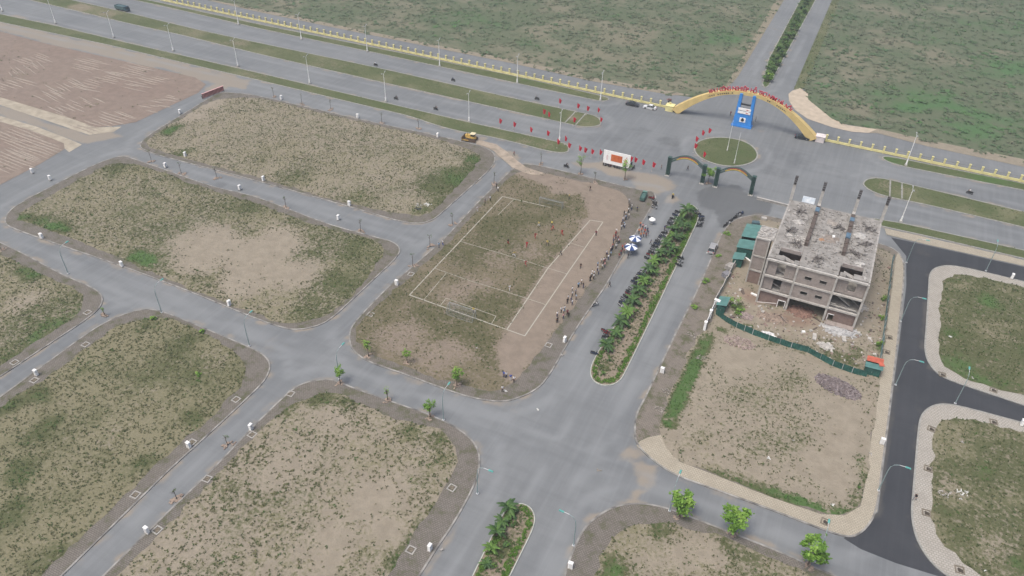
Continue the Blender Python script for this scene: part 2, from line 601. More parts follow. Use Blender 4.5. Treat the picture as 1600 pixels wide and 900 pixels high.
# ------------------------------------------------------------------ raised blocks: pavement slab, kerb, weedy lot
OUTL = []
def block(name, outer, inner, pave, base, blobs, dens=.9, soil=SOIL, label="", pave_label="", kerb=KERB, step=1.6, size=(.14, .38), wlabel=None, n=6, bump=.05, polys=()):
    outer = ccw(smooth_poly(outer)); OUTL.append(outer); inner = roughen(ccw(smooth_poly(inner, 1)))
    p = ground_mesh("pavement", outer, 6.0, None, pave, .128, kind="structure", label=pave_label)
    band(outer, .32, -.01, .15, "kerb", kerb, p)
    fn = cover_fn(base, blobs, polys)
    ground_mesh(name, inner, step, fn, soil, .14, bump, kind="structure", label=label)
    weeds("weeds", wlabel or ("scattered weed tufts on the " + label), inner, fn, dens, size, n=n)
    return p

block("vacant_lot", [(-189.57,136.64),(-192.59,143.34),(-194.46,158.15),(-196.90,174.87),(-196.79,179.91),(-184.51,182.87),(-143.09,183.79),(-110.76,185.43),(-98.52,185.57),(-93.86,183.75),(-91.11,179.64),(-89.74,174.10),(-89.97,149.36),(-90.13,141.69),(-93.11,138.38),(-98.76,137.49),(-114.46,137.51),(-144.36,136.89),(-167.01,135.88),(-182.59,135.22)],
      [(-188.90,138.92),(-191.24,147.11),(-194.06,173.38),(-183.06,181.21),(-141.69,181.81),(-111.61,182.96),(-97.53,180.84),(-94.83,175.38),(-92.72,145.69),(-94.24,142.72),(-97.07,141.59),(-111.48,139.09),(-146.09,138.88),(-169.03,137.92),(-184.31,138.04)], PAVE, (.50, .20, 0),
      [(-191.64,169.35,5.41,'s'),(-190.90,160.07,6.07,'s',.8),(-189.18,148.22,3.50,'g',.8),(-188.82,151.52,2.75,'g',.7),(-141.97,182.20,5.29,'s',.4),(-105.99,184.99,4.32,'s',.7),(-97.55,158.94,8.18,'o'),(-96.33,165.83,7.27,'g',.7),(-96.94,176.52,3.77,'g',.8),(-95.97,146.18,5.08,'g',.55),(-93.15,151.43,4.13,'o'),(-113.81,142.39,6.87,'o',.6),(-150.61,152.37,13.11,'d',.5),(-130.86,153.89,12.83,'d',.4),(-174.43,139.59,3.71,'g',.7),(-135.71,142.74,7.10,'o',.5),(-113.51,167.65,11.24,'d',.4),(-94.68,172.34,4.08,'g',.5)],
      dens=3.6, label="speckled vacant lot below the boulevard, with a green right corner", pave_label="narrow worn pavement round the upper vacant lot")
block("vacant_lot", [(-185.83,90.51),(-190.44,95.82),(-191.18,110.74),(-191.20,123.38),(-189.92,128.54),(-187.66,130.66),(-182.71,130.59),(-153.17,128.95),(-138.66,130.37),(-112.60,128.10),(-98.70,128.68),(-94.08,129.15),(-90.56,127.48),(-89.15,123.87),(-89.03,110.34),(-88.88,97.23),(-90.45,93.52),(-93.38,90.82),(-97.05,90.10),(-103.37,89.96),(-122.29,90.59),(-142.26,90.71),(-162.98,90.09),(-180.91,89.72)],
      [(-185.78,93.30),(-186.22,100.99),(-186.95,111.39),(-187.74,122.62),(-184.52,127.85),(-173.94,128.26),(-151.16,126.84),(-135.94,127.25),(-114.91,125.85),(-104.74,126.82),(-97.00,127.29),(-93.09,124.27),(-90.44,109.34),(-90.16,100.55),(-92.29,95.46),(-96.92,91.60),(-104.86,91.66),(-115.75,91.62),(-133.79,92.28),(-149.10,93.06),(-162.87,93.64),(-176.92,93.84)], PAVE, (.62, .24, 0),
      [(-119.59,108.53,9.14,'s'),(-129.92,107.77,8.50,'s'),(-107.76,105.88,8.12,'s',.9),(-129.76,100.19,7.49,'s',.8),(-115.18,99.19,7.27,'s',.8),(-137.13,112.11,6.36,'s',.6),(-119.18,114.99,7.81,'s',.9),(-138.47,104.86,6.20,'s',.6),(-143.34,95.48,3.31,'g'),(-139.44,95.72,2.69,'g'),(-173.42,95.69,3.48,'g'),(-184.21,94.84,2.89,'g'),(-170.30,95.98,2.84,'g'),(-178.77,95.27,3.19,'g',.7),(-96.54,120.61,7.69,'o'),(-94.46,110.00,6.75,'o'),(-101.14,124.47,4.72,'o'),(-135.72,127.00,10.07,'o',.6),(-183.01,125.14,6.44,'o'),(-176.69,128.52,5.02,'o'),(-161.67,128.08,5.26,'o'),(-153.95,113.68,9.86,'d',.5),(-175.24,109.81,10.05,'d',.4),(-94.89,96.58,5.54,'o',.6),(-95.23,101.51,5.67,'d',.5)],
      dens=3.5, label="vacant lot with a large bare tan patch in its middle", pave_label="worn pavement round the lot with the bare tan patch")
block("sports_ground", [(-84.50,176.90),(-84.46,155.27),(-83.42,136.39),(-84.14,121.10),(-84.78,113.11),(-84.47,104.52),(-84.08,97.78),(-82.58,94.54),(-79.48,91.15),(-74.11,89.57),(-66.76,89.99),(-59.34,89.95),(-51.32,90.15),(-46.06,91.51),(-43.49,93.21),(-40.53,97.64),(-39.79,102.43),(-40.38,113.37),(-40.59,121.05),(-40.27,136.04),(-41.03,150.63),(-41.76,174.87),(-42.13,181.19),(-44.20,183.66),(-47.00,182.57),(-57.03,182.56),(-66.90,182.81),(-78.92,182.54),(-83.40,181.05)],
      [(-82.67,174.40),(-82.34,156.78),(-81.27,134.26),(-81.83,117.43),(-82.60,105.49),(-82.87,98.64),(-80.91,94.94),(-76.11,92.45),(-65.76,91.97),(-57.00,92.15),(-48.03,93.98),(-45.56,97.43),(-44.86,112.89),(-44.27,127.48),(-44.40,141.89),(-44.99,155.61),(-47.88,174.27),(-50.85,178.53),(-57.86,179.64),(-69.13,178.64),(-78.93,178.12)], PAVE, (.74, .25, 0),
      [(-53.32,177.62,4.27,'s'),(-58.29,175.78,4.63,'s'),(-64.36,176.60,4.32,'s'),(-71.40,177.01,4.01,'s'),(-77.48,177.17,3.31,'s'),(-52.91,168.97,4.83,'s'),(-51.56,160.64,4.67,'s'),(-51.01,152.44,4.52,'s'),(-50.49,144.74,4.70,'s'),(-50.17,135.95,4.53,'s'),(-50.07,128.19,4.09,'s'),(-49.90,122.48,3.71,'s'),(-49.47,116.44,3.61,'s'),(-49.06,110.72,3.51,'s'),(-47.86,105.71,3.42,'s'),(-46.25,101.18,2.83,'s'),(-67.71,170.77,2.48,'s',.8),(-72.36,98.67,6.69,'s',.45),(-62.76,96.93,6.51,'s',.4),(-59.56,101.88,5.30,'s',.3),(-78.86,102.43,3.31,'o',.6),(-66.50,121.81,5.86,'s',.4),(-70.50,117.02,5.21,'s',.35),(-67.16,134.47,6.19,'s',.25),(-61.45,140.55,5.34,'s',.3),(-72.78,152.98,6.71,'o'),(-75.79,147.86,6.61,'o'),(-72.50,164.30,6.29,'o'),(-65.17,160.63,6.14,'o',.8),(-62.34,118.61,5.74,'o',.8),(-57.97,113.26,5.01,'o',.9),(-58.65,105.76,4.85,'o',.7),(-58.44,128.79,5.95,'o',.7),(-65.45,155.07,3.01,'g',.4)],
      soil=PITCHS, dens=1.6, size=(.14, .32), label="worn grass of the football ground with a bare dirt strip", pave_label="grey paved edge round the football ground", wlabel="short grass tufts on the football ground", bump=.018, polys=[([(-77.30,178.99),(-68.84,177.95),(-63.29,176.35),(-57.88,168.97),(-54.05,161.09),(-55.10,136.29),(-53.72,111.59),(-52.72,105.41),(-49.52,100.54),(-45.17,96.64),(-44.45,112.64),(-43.84,127.19),(-43.94,141.54),(-44.51,155.20),(-47.42,174.52),(-50.88,179.71),(-58.25,180.67),(-69.57,179.67)], "s", .97, 2.0), ([(-85.33,176.90),(-80.24,177.43),(-72.05,176.24),(-62.22,173.69),(-63.76,170.50),(-72.60,173.03),(-80.88,174.50)], "s", .9, 1.5)])
block("vacant_lot", [(-129.33,26.13),(-130.05,42.10),(-130.44,49.92),(-131.52,73.44),(-129.17,79.79),(-125.59,82.65),(-119.31,82.92),(-97.64,82.44),(-93.64,81.87),(-90.59,80.02),(-88.92,76.35),(-88.66,73.11),(-88.55,61.41),(-88.77,51.45),(-88.28,42.11),(-87.79,29.08),(-86.96,9.09)],
      [(-126.81,25.67),(-127.44,40.33),(-127.86,48.06),(-126.62,58.97),(-127.61,71.70),(-126.24,77.13),(-121.40,81.34),(-109.39,81.13),(-97.20,78.73),(-94.20,76.49),(-92.71,73.19),(-91.25,62.30),(-92.19,57.32),(-91.58,48.47),(-91.37,38.47),(-91.06,28.03),(-89.65,9.11)], PAVE, (.86, .18, 0),
      [(-111.26,38.45,4.29,'g',.6),(-114.31,45.69,3.37,'g',.5),(-116.12,49.05,2.99,'g',.5),(-104.82,33.72,4.11,'g',.4),(-94.14,62.07,3.51,'g',.4),(-122.49,61.92,2.99,'g',.5),(-124.07,53.19,2.87,'g',.6),(-126.37,48.28,3.05,'g',.6),(-120.90,78.22,3.22,'o'),(-111.87,78.24,3.95,'o',.7),(-101.80,76.79,5.13,'s',.25),(-108.05,61.42,7.23,'d',.5),(-104.61,45.74,7.70,'d',.4),(-108.63,73.27,5.11,'d',.5),(-122.22,66.26,5.08,'o',.6),(-93.81,51.24,3.31,'g',.4),(-103.47,52.92,6.84,'s',.15),(-92.37,33.33,3.96,'o',.5),(-101.41,71.13,0.75,'g'),(-99.72,67.23,0.85,'g'),(-122.54,79.78,1.08,'g')],
      dens=3.6, size=(.16, .38), label="straw-coloured grassy lot at the lower left", pave_label="paved strip round the lower left grassy lot")
block("vacant_lot", [(-82.51,32.10),(-82.63,43.45),(-82.44,54.98),(-83.04,66.68),(-83.00,76.61),(-81.60,79.71),(-78.49,82.12),(-76.05,82.56),(-72.88,82.39),(-62.80,82.73),(-55.31,83.22),(-48.15,82.41),(-44.18,80.49),(-41.92,77.69),(-40.31,73.03),(-39.66,64.55),(-39.80,59.67),(-39.69,53.36),(-39.25,28.56),(-82.20,7.10)],
      [(-80.12,34.15),(-80.15,42.67),(-80.47,53.66),(-80.83,64.15),(-80.35,72.42),(-75.89,79.28),(-69.27,79.41),(-59.58,78.86),(-52.98,80.47),(-49.80,79.66),(-47.11,77.50),(-45.37,74.65),(-45.32,70.79),(-44.85,65.14),(-44.68,57.98),(-44.37,51.35),(-43.26,27.41),(-79.90,9.10)], PAVE, (.45, .20, 0),
      [(-71.09,73.87,4.73,'s',.7),(-53.67,64.74,5.40,'s',.8),(-53.73,61.05,4.23,'s',.7),(-71.15,61.20,5.52,'s',.5),(-54.95,52.26,5.03,'s',.5),(-49.08,57.87,3.48,'s',.6),(-51.63,69.58,3.31,'s',.5),(-51.98,45.14,4.77,'s',.5),(-74.62,42.31,4.99,'s',.4),(-80.03,72.03,2.87,'o'),(-76.78,77.47,3.17,'o'),(-71.43,78.31,3.15,'o'),(-56.74,77.67,2.80,'o'),(-50.37,78.34,2.77,'o'),(-43.59,60.66,2.46,'g',.8),(-43.54,56.75,2.21,'g',.8),(-44.09,53.94,2.17,'g',.8),(-44.76,65.61,1.91,'o'),(-57.14,69.93,5.60,'d',.4),(-67.92,52.44,5.21,'d',.5),(-78.07,53.07,4.29,'d',.4),(-49.67,70.58,2.65,'o',.6),(-48.14,74.52,2.70,'o',.7),(-50.69,53.13,4.00,'d',.4)],
      dens=3.6, size=(.16, .44), label="sandy lot dotted with dark tufts at the bottom centre", pave_label="paved strip round the tuft-dotted sandy lot")
block("vacant_lot", [(-208.56,84.80),(-193.09,84.64),(-178.45,84.49),(-167.03,83.67),(-153.13,82.18),(-142.93,81.98),(-138.85,80.91),(-136.10,78.20),(-135.02,74.28),(-135.17,63.94),(-135.20,53.35),(-136.00,38.87)],
      [(-199.72,80.81),(-172.98,80.55),(-156.33,79.66),(-146.30,79.68),(-141.93,78.25),(-138.21,73.36),(-138.31,66.40),(-138.52,55.74),(-138.86,41.87)], PAVE, (.66, .28, 0),
      [(-159.55,78.83,2.89,'g',.9),(-163.23,78.32,2.32,'g',.7),(-139.60,69.73,4.01,'g',.6),(-138.63,64.40,3.91,'g',.6),(-137.99,58.13,3.28,'g',.6),(-152.37,71.79,5.54,'s',.4),(-146.22,74.99,5.55,'d',.5)],
      dens=3.6, label="small weedy lot cut by the left edge of the view", pave_label="paved strip round the small left-edge lot")
block("vacant_lot", [(-15.73,40.31),(-20.26,63.64),(-20.79,68.77),(-20.71,73.19),(-19.31,76.81),(-17.47,79.46),(-14.52,81.68),(-10.25,82.98),(-4.81,83.05),(6.94,83.06),(15.85,82.61),(27.87,81.92),(50.82,80.60),(50.13,73.21)],
      [(-11.59,43.24),(-15.74,66.05),(-16.05,71.95),(-14.72,75.82),(-10.44,79.36),(-6.76,80.40),(-1.59,80.85),(7.38,80.83),(13.47,80.55),(24.47,79.65),(46.03,78.01),(45.64,71.85)], PAVE, (.55, .24, 0),
      [(-14.79,70.00,2.21,'g',.8),(-14.52,66.42,1.77,'g',.8),(-13.63,75.83,2.08,'o'),(-9.75,78.88,2.51,'g',.6),(-3.54,75.69,5.05,'s',.5),(-8.60,71.87,4.00,'s',.3),(0.70,79.12,2.65,'o',.7),(5.74,79.11,2.62,'g',.5),(-0.55,75.94,2.41,'s',.5)],
      dens=3.6, label="weedy lot at the bottom edge under the three young trees", pave_label="broad worn pavement corner beneath the young trees")
HP = block("building_plot", [(-22.01,172.05),(-21.17,145.16),(-21.30,126.01),(-21.18,113.46),(-21.10,105.46),(-21.29,100.65),(-19.94,95.96),(-18.68,93.68),(-15.89,91.78),(-10.90,90.00),(-5.26,90.10),(5.54,90.28),(13.31,90.15),(16.99,90.26),(19.18,90.97),(20.87,93.71),(22.06,98.09),(22.04,109.48),(22.10,118.33),(22.02,140.21),(21.77,167.81),(21.38,178.69),(19.75,183.45),(16.61,185.35),(1.84,185.30),(-12.96,185.66),(-16.45,184.55),(-20.88,179.31)],
      [(-14.94,133.60),(-16.42,126.44),(-16.68,113.91),(-16.52,105.52),(-16.49,100.56),(-14.55,96.64),(-10.66,93.95),(-4.27,93.69),(4.92,93.47),(13.51,93.75),(17.01,95.10),(18.94,97.94),(19.31,102.29),(19.18,117.02),(19.11,130.68),(18.97,147.08),(18.94,166.34),(18.77,180.41),(16.11,182.18),(2.19,182.75),(-11.69,183.44),(-15.16,181.61),(-16.58,164.08)], PAVE2, (.30, .18, 0),
      [(-13.51,127.94,1.23,'g'),(-13.69,124.90,1.21,'g'),(-13.67,122.24,1.20,'g'),(-13.86,118.91,1.18,'g'),(-13.92,115.74,1.16,'g'),(-13.98,112.66,1.14,'g'),(-14.16,109.61,1.13,'g'),(-14.28,106.48,1.11,'g'),(-14.38,103.82,1.09,'g'),(-14.48,101.23,1.08,'g'),(-15.23,128.21,1.10,'g'),(-0.49,93.29,1.33,'g',.8),(2.77,93.43,1.32,'g',.9),(5.98,93.56,1.32,'g',.9),(9.14,93.70,1.31,'g',.9),(11.73,93.85,1.30,'g',.9),(15.18,95.03,1.08,'g',.8),(17.89,98.14,1.09,'g',.9),(18.86,101.61,1.00,'g',.9),(18.89,105.48,1.02,'g',.9),(17.86,108.16,0.92,'g',.5),(-9.89,95.33,1.61,'o'),(-5.15,94.03,1.13,'o'),(16.48,110.78,3.52,'s'),(15.74,117.41,3.65,'s'),(0.35,117.06,7.55,'o',.3),(4.21,123.02,3.85,'o',.4),(-5.24,114.19,6.28,'o',.3),(2.91,103.86,7.01,'o',.35),(7.61,109.69,4.77,'o',.4),(-7.76,125.29,3.99,'s'),(-3.03,127.74,4.00,'s'),(13.14,119.78,4.96,'s'),(14.23,102.32,5.64,'s',.7),(-7.87,100.05,3.52,'o',.3),(-12.39,142.49,2.03,'g'),(-10.97,140.65,1.72,'g'),(-8.10,137.88,1.69,'g',.8),(-12.49,133.90,1.26,'g'),(2.19,143.22,3.40,'r'),(-0.52,143.05,3.41,'r',.8),(-3.68,141.41,3.69,'s'),(5.04,142.26,3.37,'s'),(8.93,143.07,3.63,'s'),(13.41,150.27,3.72,'s'),(15.26,158.97,2.96,'s',.9),(-8.27,146.73,3.23,'r',.8),(-10.75,148.12,2.96,'r',.8),(-3.04,134.52,2.20,'o',.6),(3.43,135.55,1.91,'o',.7),(8.43,136.99,2.72,'o'),(12.43,135.71,2.95,'o'),(15.67,134.77,2.39,'g',.6),(14.48,140.12,2.18,'o'),(10.18,133.45,1.87,'o',.8),(18.12,142.00,1.09,'g'),(0.02,136.10,1.65,'o'),(-13.65,157.96,3.10,'s'),(-15.39,169.52,3.26,'s')],
      polys=[([(-15.77,130.28),(-13.81,131.30),(-13.00,125.93),(-13.48,115.56),(-13.74,106.38),(-14.11,99.99),(-16.30,99.94),(-16.46,103.68),(-16.49,112.38),(-16.30,121.99)], "g", 1.0, 1.2), ([(-4.45,94.39),(4.74,94.43),(13.37,94.68),(16.92,95.91),(17.09,94.43),(13.62,92.95),(5.11,92.53),(-4.83,92.78)], "g", .9, 1.5), ([(17.52,109.31),(18.97,110.04),(19.65,102.01),(19.38,97.59),(17.09,94.43),(15.95,95.42),(18.08,98.24),(18.49,102.18)], "g", .85, 1.5)], dens=3.6, size=(.14, .34), label="sandy building plot in front of the unfinished block", pave_label="dusty paved strip between the right carriageway and the building plot")
beige = [(-18.58,93.39),(-18.30,94.72),(-17.34,96.25),(-15.22,98.02),(-13.78,95.68),(-10.50,93.38),(-4.17,93.27),(5.03,92.93),(13.58,93.22),(17.16,94.75),(19.35,97.86),(19.61,102.44),(19.51,117.18),(19.46,130.86),(19.34,147.27),(19.34,166.55),(19.10,179.96),(19.48,182.99),(21.24,178.62),(21.63,167.74),(21.90,140.15),(21.99,118.28),(21.94,109.43),(21.96,98.18),(20.76,93.80),(19.16,91.16),(16.97,90.45),(13.27,90.41),(5.49,90.54),(-5.33,90.37),(-10.88,90.32),(-15.88,92.11)]
b_o = ground_mesh("beige_pavement", beige, 5.0, None, BEIGE, .136, kind="structure", label="clean beige paved walk round the building plot")
block("vacant_lot", [(26.88,170.76),(26.78,176.73),(27.92,180.30),(30.98,183.11),(35.22,183.82),(47.34,183.97),(68.07,184.30),(62.10,135.79),(45.40,137.46),(35.49,138.08),(30.57,138.63),(28.07,141.59),(27.01,146.36),(27.04,151.25)],
      [(30.00,172.10),(30.18,175.60),(33.57,179.98),(47.22,181.07),(65.22,181.24),(60.42,138.83),(45.53,140.64),(34.07,140.43),(30.90,143.91),(30.20,147.10)], PALE, (.78, .42, 0),
      [(32.62,155.33,2.82,'g',.8),(34.02,144.65,3.48,'g',.6),(41.41,159.88,5.66,'d',.5),(39.01,171.32,3.89,'g',.6),(33.65,174.00,2.75,'d',.6),(43.36,143.15,3.39,'g',.6),(37.57,142.23,3.16,'g',.5),(44.84,152.42,4.08,'o'),(32.24,176.10,2.16,'g',.8)],
      dens=2.4, label="rough green lot behind pale paving at the right edge", pave_label="pale paved walk round the right-edge green lot", kerb=KERBW)
block("vacant_lot", [(27.06,120.69),(27.28,125.16),(28.61,128.47),(30.80,130.74),(34.18,131.71),(45.18,132.30),(61.76,133.05),(75.28,133.40),(66.47,86.82),(51.44,87.23),(39.94,88.01),(32.45,90.25),(30.10,91.93),(28.06,95.19),(27.03,99.76),(27.04,105.01)],
      [(29.97,122.00),(30.54,124.62),(34.22,128.34),(45.04,129.00),(59.42,130.01),(71.99,130.62),(64.65,88.79),(51.70,90.03),(40.89,91.38),(33.43,95.41),(30.40,98.68)], PALE, (.74, .30, 0),
      [(34.31,121.59,2.87,'d',.5),(38.48,115.46,3.43,'g',.5),(33.48,108.28,2.23,'s',.4),(34.59,98.90,2.52,'o'),(31.62,102.94,1.95,'g',.5),(40.17,99.08,4.15,'s',.3),(37.49,121.51,3.08,'o',.7),(42.85,97.87,2.45,'g',.6),(34.24,126.88,1.96,'g',.5),(32.69,99.29,1.69,'o')],
      dens=2.4, label="dry grassy lot behind pale paving at the lower right corner", pave_label="pale paved walk round the lower right lot", kerb=KERBW)

# flat red-earth plots at the upper left
def flat_plot(name, poly, step, base, blobs, soil, z, label, dens, size=(.25, .6), wl=None, n=7, height=(.12, .34), tm=None):
    fn = cover_fn(base, blobs)
    o = ground_mesh(name, poly, step, fn, soil, z, kind="structure", label=label)
    if dens: weeds("weeds", wl or ("weed tufts on the " + label), poly, fn, dens, size, height, z, n, tm)
    return o
flat_plot("levelled_plot", [(-370.95,184.87),(-316.26,183.73),(-290.27,182.97),(-246.06,184.18),(-213.92,184.92),(-205.97,181.94),(-202.99,175.26),(-203.13,148.54),(-206.81,143.37),(-210.88,140.12),(-224.17,140.93),(-257.30,141.28),(-302.16,141.79)], 3.0, (.12, .08, .75),
          [(-267.65,156.03,8.75,'d',.5),(-288.16,166.06,6.90,'d',.4),(-275.65,180.68,11.79,'r'),(-229.55,163.87,12.85,'r'),(-218.25,170.06,8.61,'r'),(-254.20,163.43,6.60,'s',.5),(-252.00,151.58,8.49,'s',.4),(-212.77,176.26,5.22,'s',.5)], REDS, .05, "levelled red-earth plot striped with pale sand ridges", .35)
flat_plot("levelled_plot", [(-281.86,129.07),(-240.24,128.99),(-222.75,129.09),(-210.12,127.99),(-206.76,125.51),(-204.76,115.26),(-203.86,102.79),(-203.94,80.27)], 3.0, (.12, .08, .55), [(-223.15,122.91,7.50,'r'),(-210.94,120.01,5.48,'s',.5)], REDS, .05, "smaller levelled plot of pinkish sand at the left edge", .3)
def ridges(name, label, segs, z):
    mb = MB()
    for x, y, ang, ln, w in segs:
        k = 7
        dx, dy = math.cos(ang), math.sin(ang)
        vs, fs = [], []
        ph = random.random() * 6
        for i in range(k):
            t = i / (k - 1)
            s = math.sin(math.pi * t) ** .5
            wob = .12 * math.sin(ph + t * 5)
            cx, cy = x + dx * ln * (t - .5) - dy * wob, y + dy * ln * (t - .5) + dx * wob
            vs += [(cx - dy * -w * s * .5, cy + dx * -w * s * .5, z), (cx, cy, z + .14 * s + .004), (cx - dy * w * s * .5, cy + dx * w * s * .5, z)]
        for i in range(k - 1):
            a = 3 * i
            fs += [(a, a + 3, a + 4, a + 1), (a + 1, a + 4, a + 5, a + 2)]
        mb.add(vs, fs)
    o = mb.build(name, mat("pale_sand", (.255, .22, .185), .95, .15, 1.0))
    tag(o, label, "sand", None, "stuff")
seg = []
for (x, y), (cnt, ang, ln) in zip([(-271.10,162.40),(-244.54,155.66),(-238.81,166.55),(-256.56,176.16),(-207.27,163.79),(-212.46,145.11),(-237.63,179.46),(-276.95,170.77),(-229.73,148.61),(-263.40,150.43),(-225.00,174.13)],
        [(9, -.36, 12), (12, -.2, 13), (11, .03, 12), (7, .02, 16), (9, .15, 6), (11, -.05, 14), (8, .02, 16), (7, -.1, 14), (10, -.15, 12), (8, -.05, 14), (9, .05, 13)]):
    for k in range(cnt):
        seg.append((x + random.uniform(-3, 3), y + (k - cnt / 2) * random.uniform(1.35, 1.6), ang + random.uniform(-.04, .04), ln * random.uniform(.5, 1.1), random.uniform(.35, .75)))
ridges("sand_ridges", "pale sand ridges left by grading on the red-earth plot", seg, .05)
seg = []
for (x, y), (cnt, ang, ln) in zip([(-227.01,125.78),(-213.79,122.20),(-213.82,113.94),(-219.92,123.68)], [(7, -.05, 18), (8, -.05, 16), (8, -.05, 18), (6, -.05, 14)]):
    for k in range(cnt):
        seg.append((x + random.uniform(-2, 2), y + (k - cnt / 2) * 1.3, ang + random.uniform(-.04, .04), ln * random.uniform(.7, 1.1), random.uniform(.4, .7)))
ridges("sand_ridges", "fine parallel sand ridges on the small plot at the left edge", seg, .05)
# pale sandy borders of those plots
for poly, lb in (([(-305.10,143.63),(-258.26,141.97),(-224.57,141.26),(-210.54,140.31),(-204.38,144.16),(-203.52,140.48),(-208.15,135.45),(-221.47,135.97),(-251.69,137.24),(-295.86,137.84)], "sandy border below the striped red-earth plot"),
                 ([(-287.10,132.36),(-244.10,131.77),(-226.27,131.80),(-209.93,130.52),(-204.78,129.89),(-203.89,124.72),(-207.11,125.79),(-210.12,127.99),(-222.75,129.09),(-240.24,128.99),(-281.86,129.07)], "sandy border above the small left-edge plot")):
    ground_mesh("sand_border", poly, 3.0, cover_fn((.15, .1, 0), []), mat("pale_border_sand", (.32, .285, .225), .95, .2, .4), .03, kind="structure", label=lb)

# boulevard islands, verges and roundabout
def island(name, outline, label, base=(.86, .33, 0), blobs=(), dens=1.2, smooth=2, kerb=KERBW, kw=.35, size=(.18, .4), soil=VERGE, step=2.5, wl=None):
    o = ccw(smooth_poly(outline, smooth)); OUTL.append(o)
    fn = cover_fn(base, list(blobs))
    p = ground_mesh(name, o, step, fn, soil, .135, kind="structure", label=label)
    band(o, kw, -.01, .152, "kerb", kerb, p)
    weeds("grass", wl or ("short grass on the " + label), offset(o, kw), fn, dens, size, (.06, .16), .135, 6)
    return p
island("median_island", [(-437.48,229.71),(-326.83,225.78),(-291.42,225.03),(-249.12,223.25),(-219.73,223.21),(-159.97,223.75),(-106.97,222.74),(-83.73,222.80),(-76.78,223.12),(-73.31,220.49),(-71.94,216.30),(-75.97,212.51),(-83.05,212.46),(-97.28,212.56),(-152.52,212.60),(-211.17,213.41),(-249.58,215.03),(-280.20,214.92),(-312.78,215.92),(-418.71,217.83)],
       "long grass median of the boulevard on the left", blobs=[(-313.42,220.68,8.08,'s',.8),(-296.98,219.87,7.95,'s',.5),(-225.23,218.47,7.41,'s',.5),(-278.24,219.80,10.42,'o'),(-76.64,217.58,2.51,'g',.5),(-81.80,216.45,1.47,'r',.8),(-248.96,218.88,10.11,'s',.3),(-179.40,218.86,9.43,'s',.25)], dens=.8)
island("median_island", [(7.63,216.56),(8.67,220.09),(11.96,222.28),(14.56,222.37),(24.79,221.95),(48.86,220.56),(84.71,218.48),(83.22,209.52),(48.48,211.27),(25.20,211.83),(14.57,211.27),(10.60,212.37),(8.36,214.45)],
       "long grass median of the boulevard on the right", blobs=[(13.20,217.85,3.72,'s',.35),(20.00,217.36,4.04,'s',.3),(28.27,216.95,4.71,'o'),(39.44,216.70,5.34,'g',.4)], dens=1.0)
island("verge", [(-385.30,196.68),(-335.84,197.83),(-303.40,199.06),(-262.15,198.67),(-198.52,198.92),(-143.22,198.69),(-110.56,198.66),(-82.21,199.29),(-77.15,199.52),(-74.59,196.97),(-74.14,193.39),(-78.90,191.78),(-88.77,192.28),(-98.75,192.40),(-110.01,190.96),(-118.92,191.43),(-129.68,193.28),(-152.30,193.15),(-193.66,193.35),(-223.44,193.03),(-264.61,193.21),(-326.15,190.85),(-376.39,191.04)],
       "grass verge along the near side of the boulevard", blobs=[(-106.16,193.56,6.05,'g',.35),(-88.65,194.32,3.95,'s',.4),(-82.35,194.75,3.14,'s',.5),(-141.76,196.51,6.37,'g',.4),(-167.97,196.31,5.69,'o'),(-257.69,194.65,9.60,'o'),(-194.86,194.72,8.99,'s',.3)], dens=.8)
island("verge", [(10.53,195.88),(12.45,197.62),(14.83,197.80),(19.05,198.59),(47.97,199.21),(81.61,199.85),(80.80,194.96),(47.78,194.68),(25.91,194.56),(15.14,194.05),(11.94,194.48)],
       "grass verge beside the fresh dark street on the right", (.88, .4, 0), dens=1.0)
island("verge", [(-429.66,244.31),(-289.06,241.95),(-234.84,240.51),(-115.89,240.94),(-78.01,239.18),(-76.47,236.91),(-79.00,234.31),(-112.97,234.98),(-168.04,235.81),(-231.03,236.15),(-287.23,238.73),(-421.72,238.95)], "grass strip at the foot of the yellow fence on the left", (.85, .35, 0), dens=.8)
island("verge", [(10.97,236.18),(12.45,238.16),(49.61,238.49),(87.92,237.84),(87.13,233.06),(49.42,233.80),(17.69,232.84),(12.79,233.88)], "grass strip at the foot of the yellow fence on the right", (.92, .6, 0), dens=1.2)
island("roundabout", [(-41.28,214.87),(-41.57,219.66),(-39.85,223.12),(-37.09,225.89),(-33.43,227.60),(-29.43,227.71),(-25.90,226.09),(-23.13,222.19),(-22.08,218.00),(-22.93,213.85),(-25.54,210.18),(-28.82,207.98),(-32.91,207.60),(-36.69,208.78),(-39.45,211.05)],
       "oval grass roundabout before the big arch", (.97, .43, 0), dens=1.6, kw=.45, size=(.15, .32))
ground_mesh("beige_pavement", [(15.49,193.54),(25.94,193.90),(47.76,194.04),(80.70,194.36),(80.16,191.11),(47.64,191.22),(26.08,190.32),(16.20,190.47)], 6.0, None, BEIGE, .12, kind="structure", label="beige walk between the right verge and the fresh street")

for nm, l, segs in (("crossing_path", "pale kerb lines of the path across the left median near the flags", ([(-83.34,222.42),(-83.06,213.01)], [(-79.77,222.64),(-79.40,212.81)])), ("crossing_path", "pale kerb lines of the path across the right median's tip", ([(14.77,221.85),(15.34,212.07)], [(17.87,221.80),(18.49,212.16)]))):
    r_ = thing(nm, l, "path", (0, 0, 0))
    for s_ in segs:
        a, b = Vector(s_[0]), Vector(s_[1])
        MB().box((*((a + b) / 2), .13), ((b - a).length, .4, .1), rz=math.atan2(b.y - a.y, b.x - a.x)).build("kerb_line", KERBW, r_)

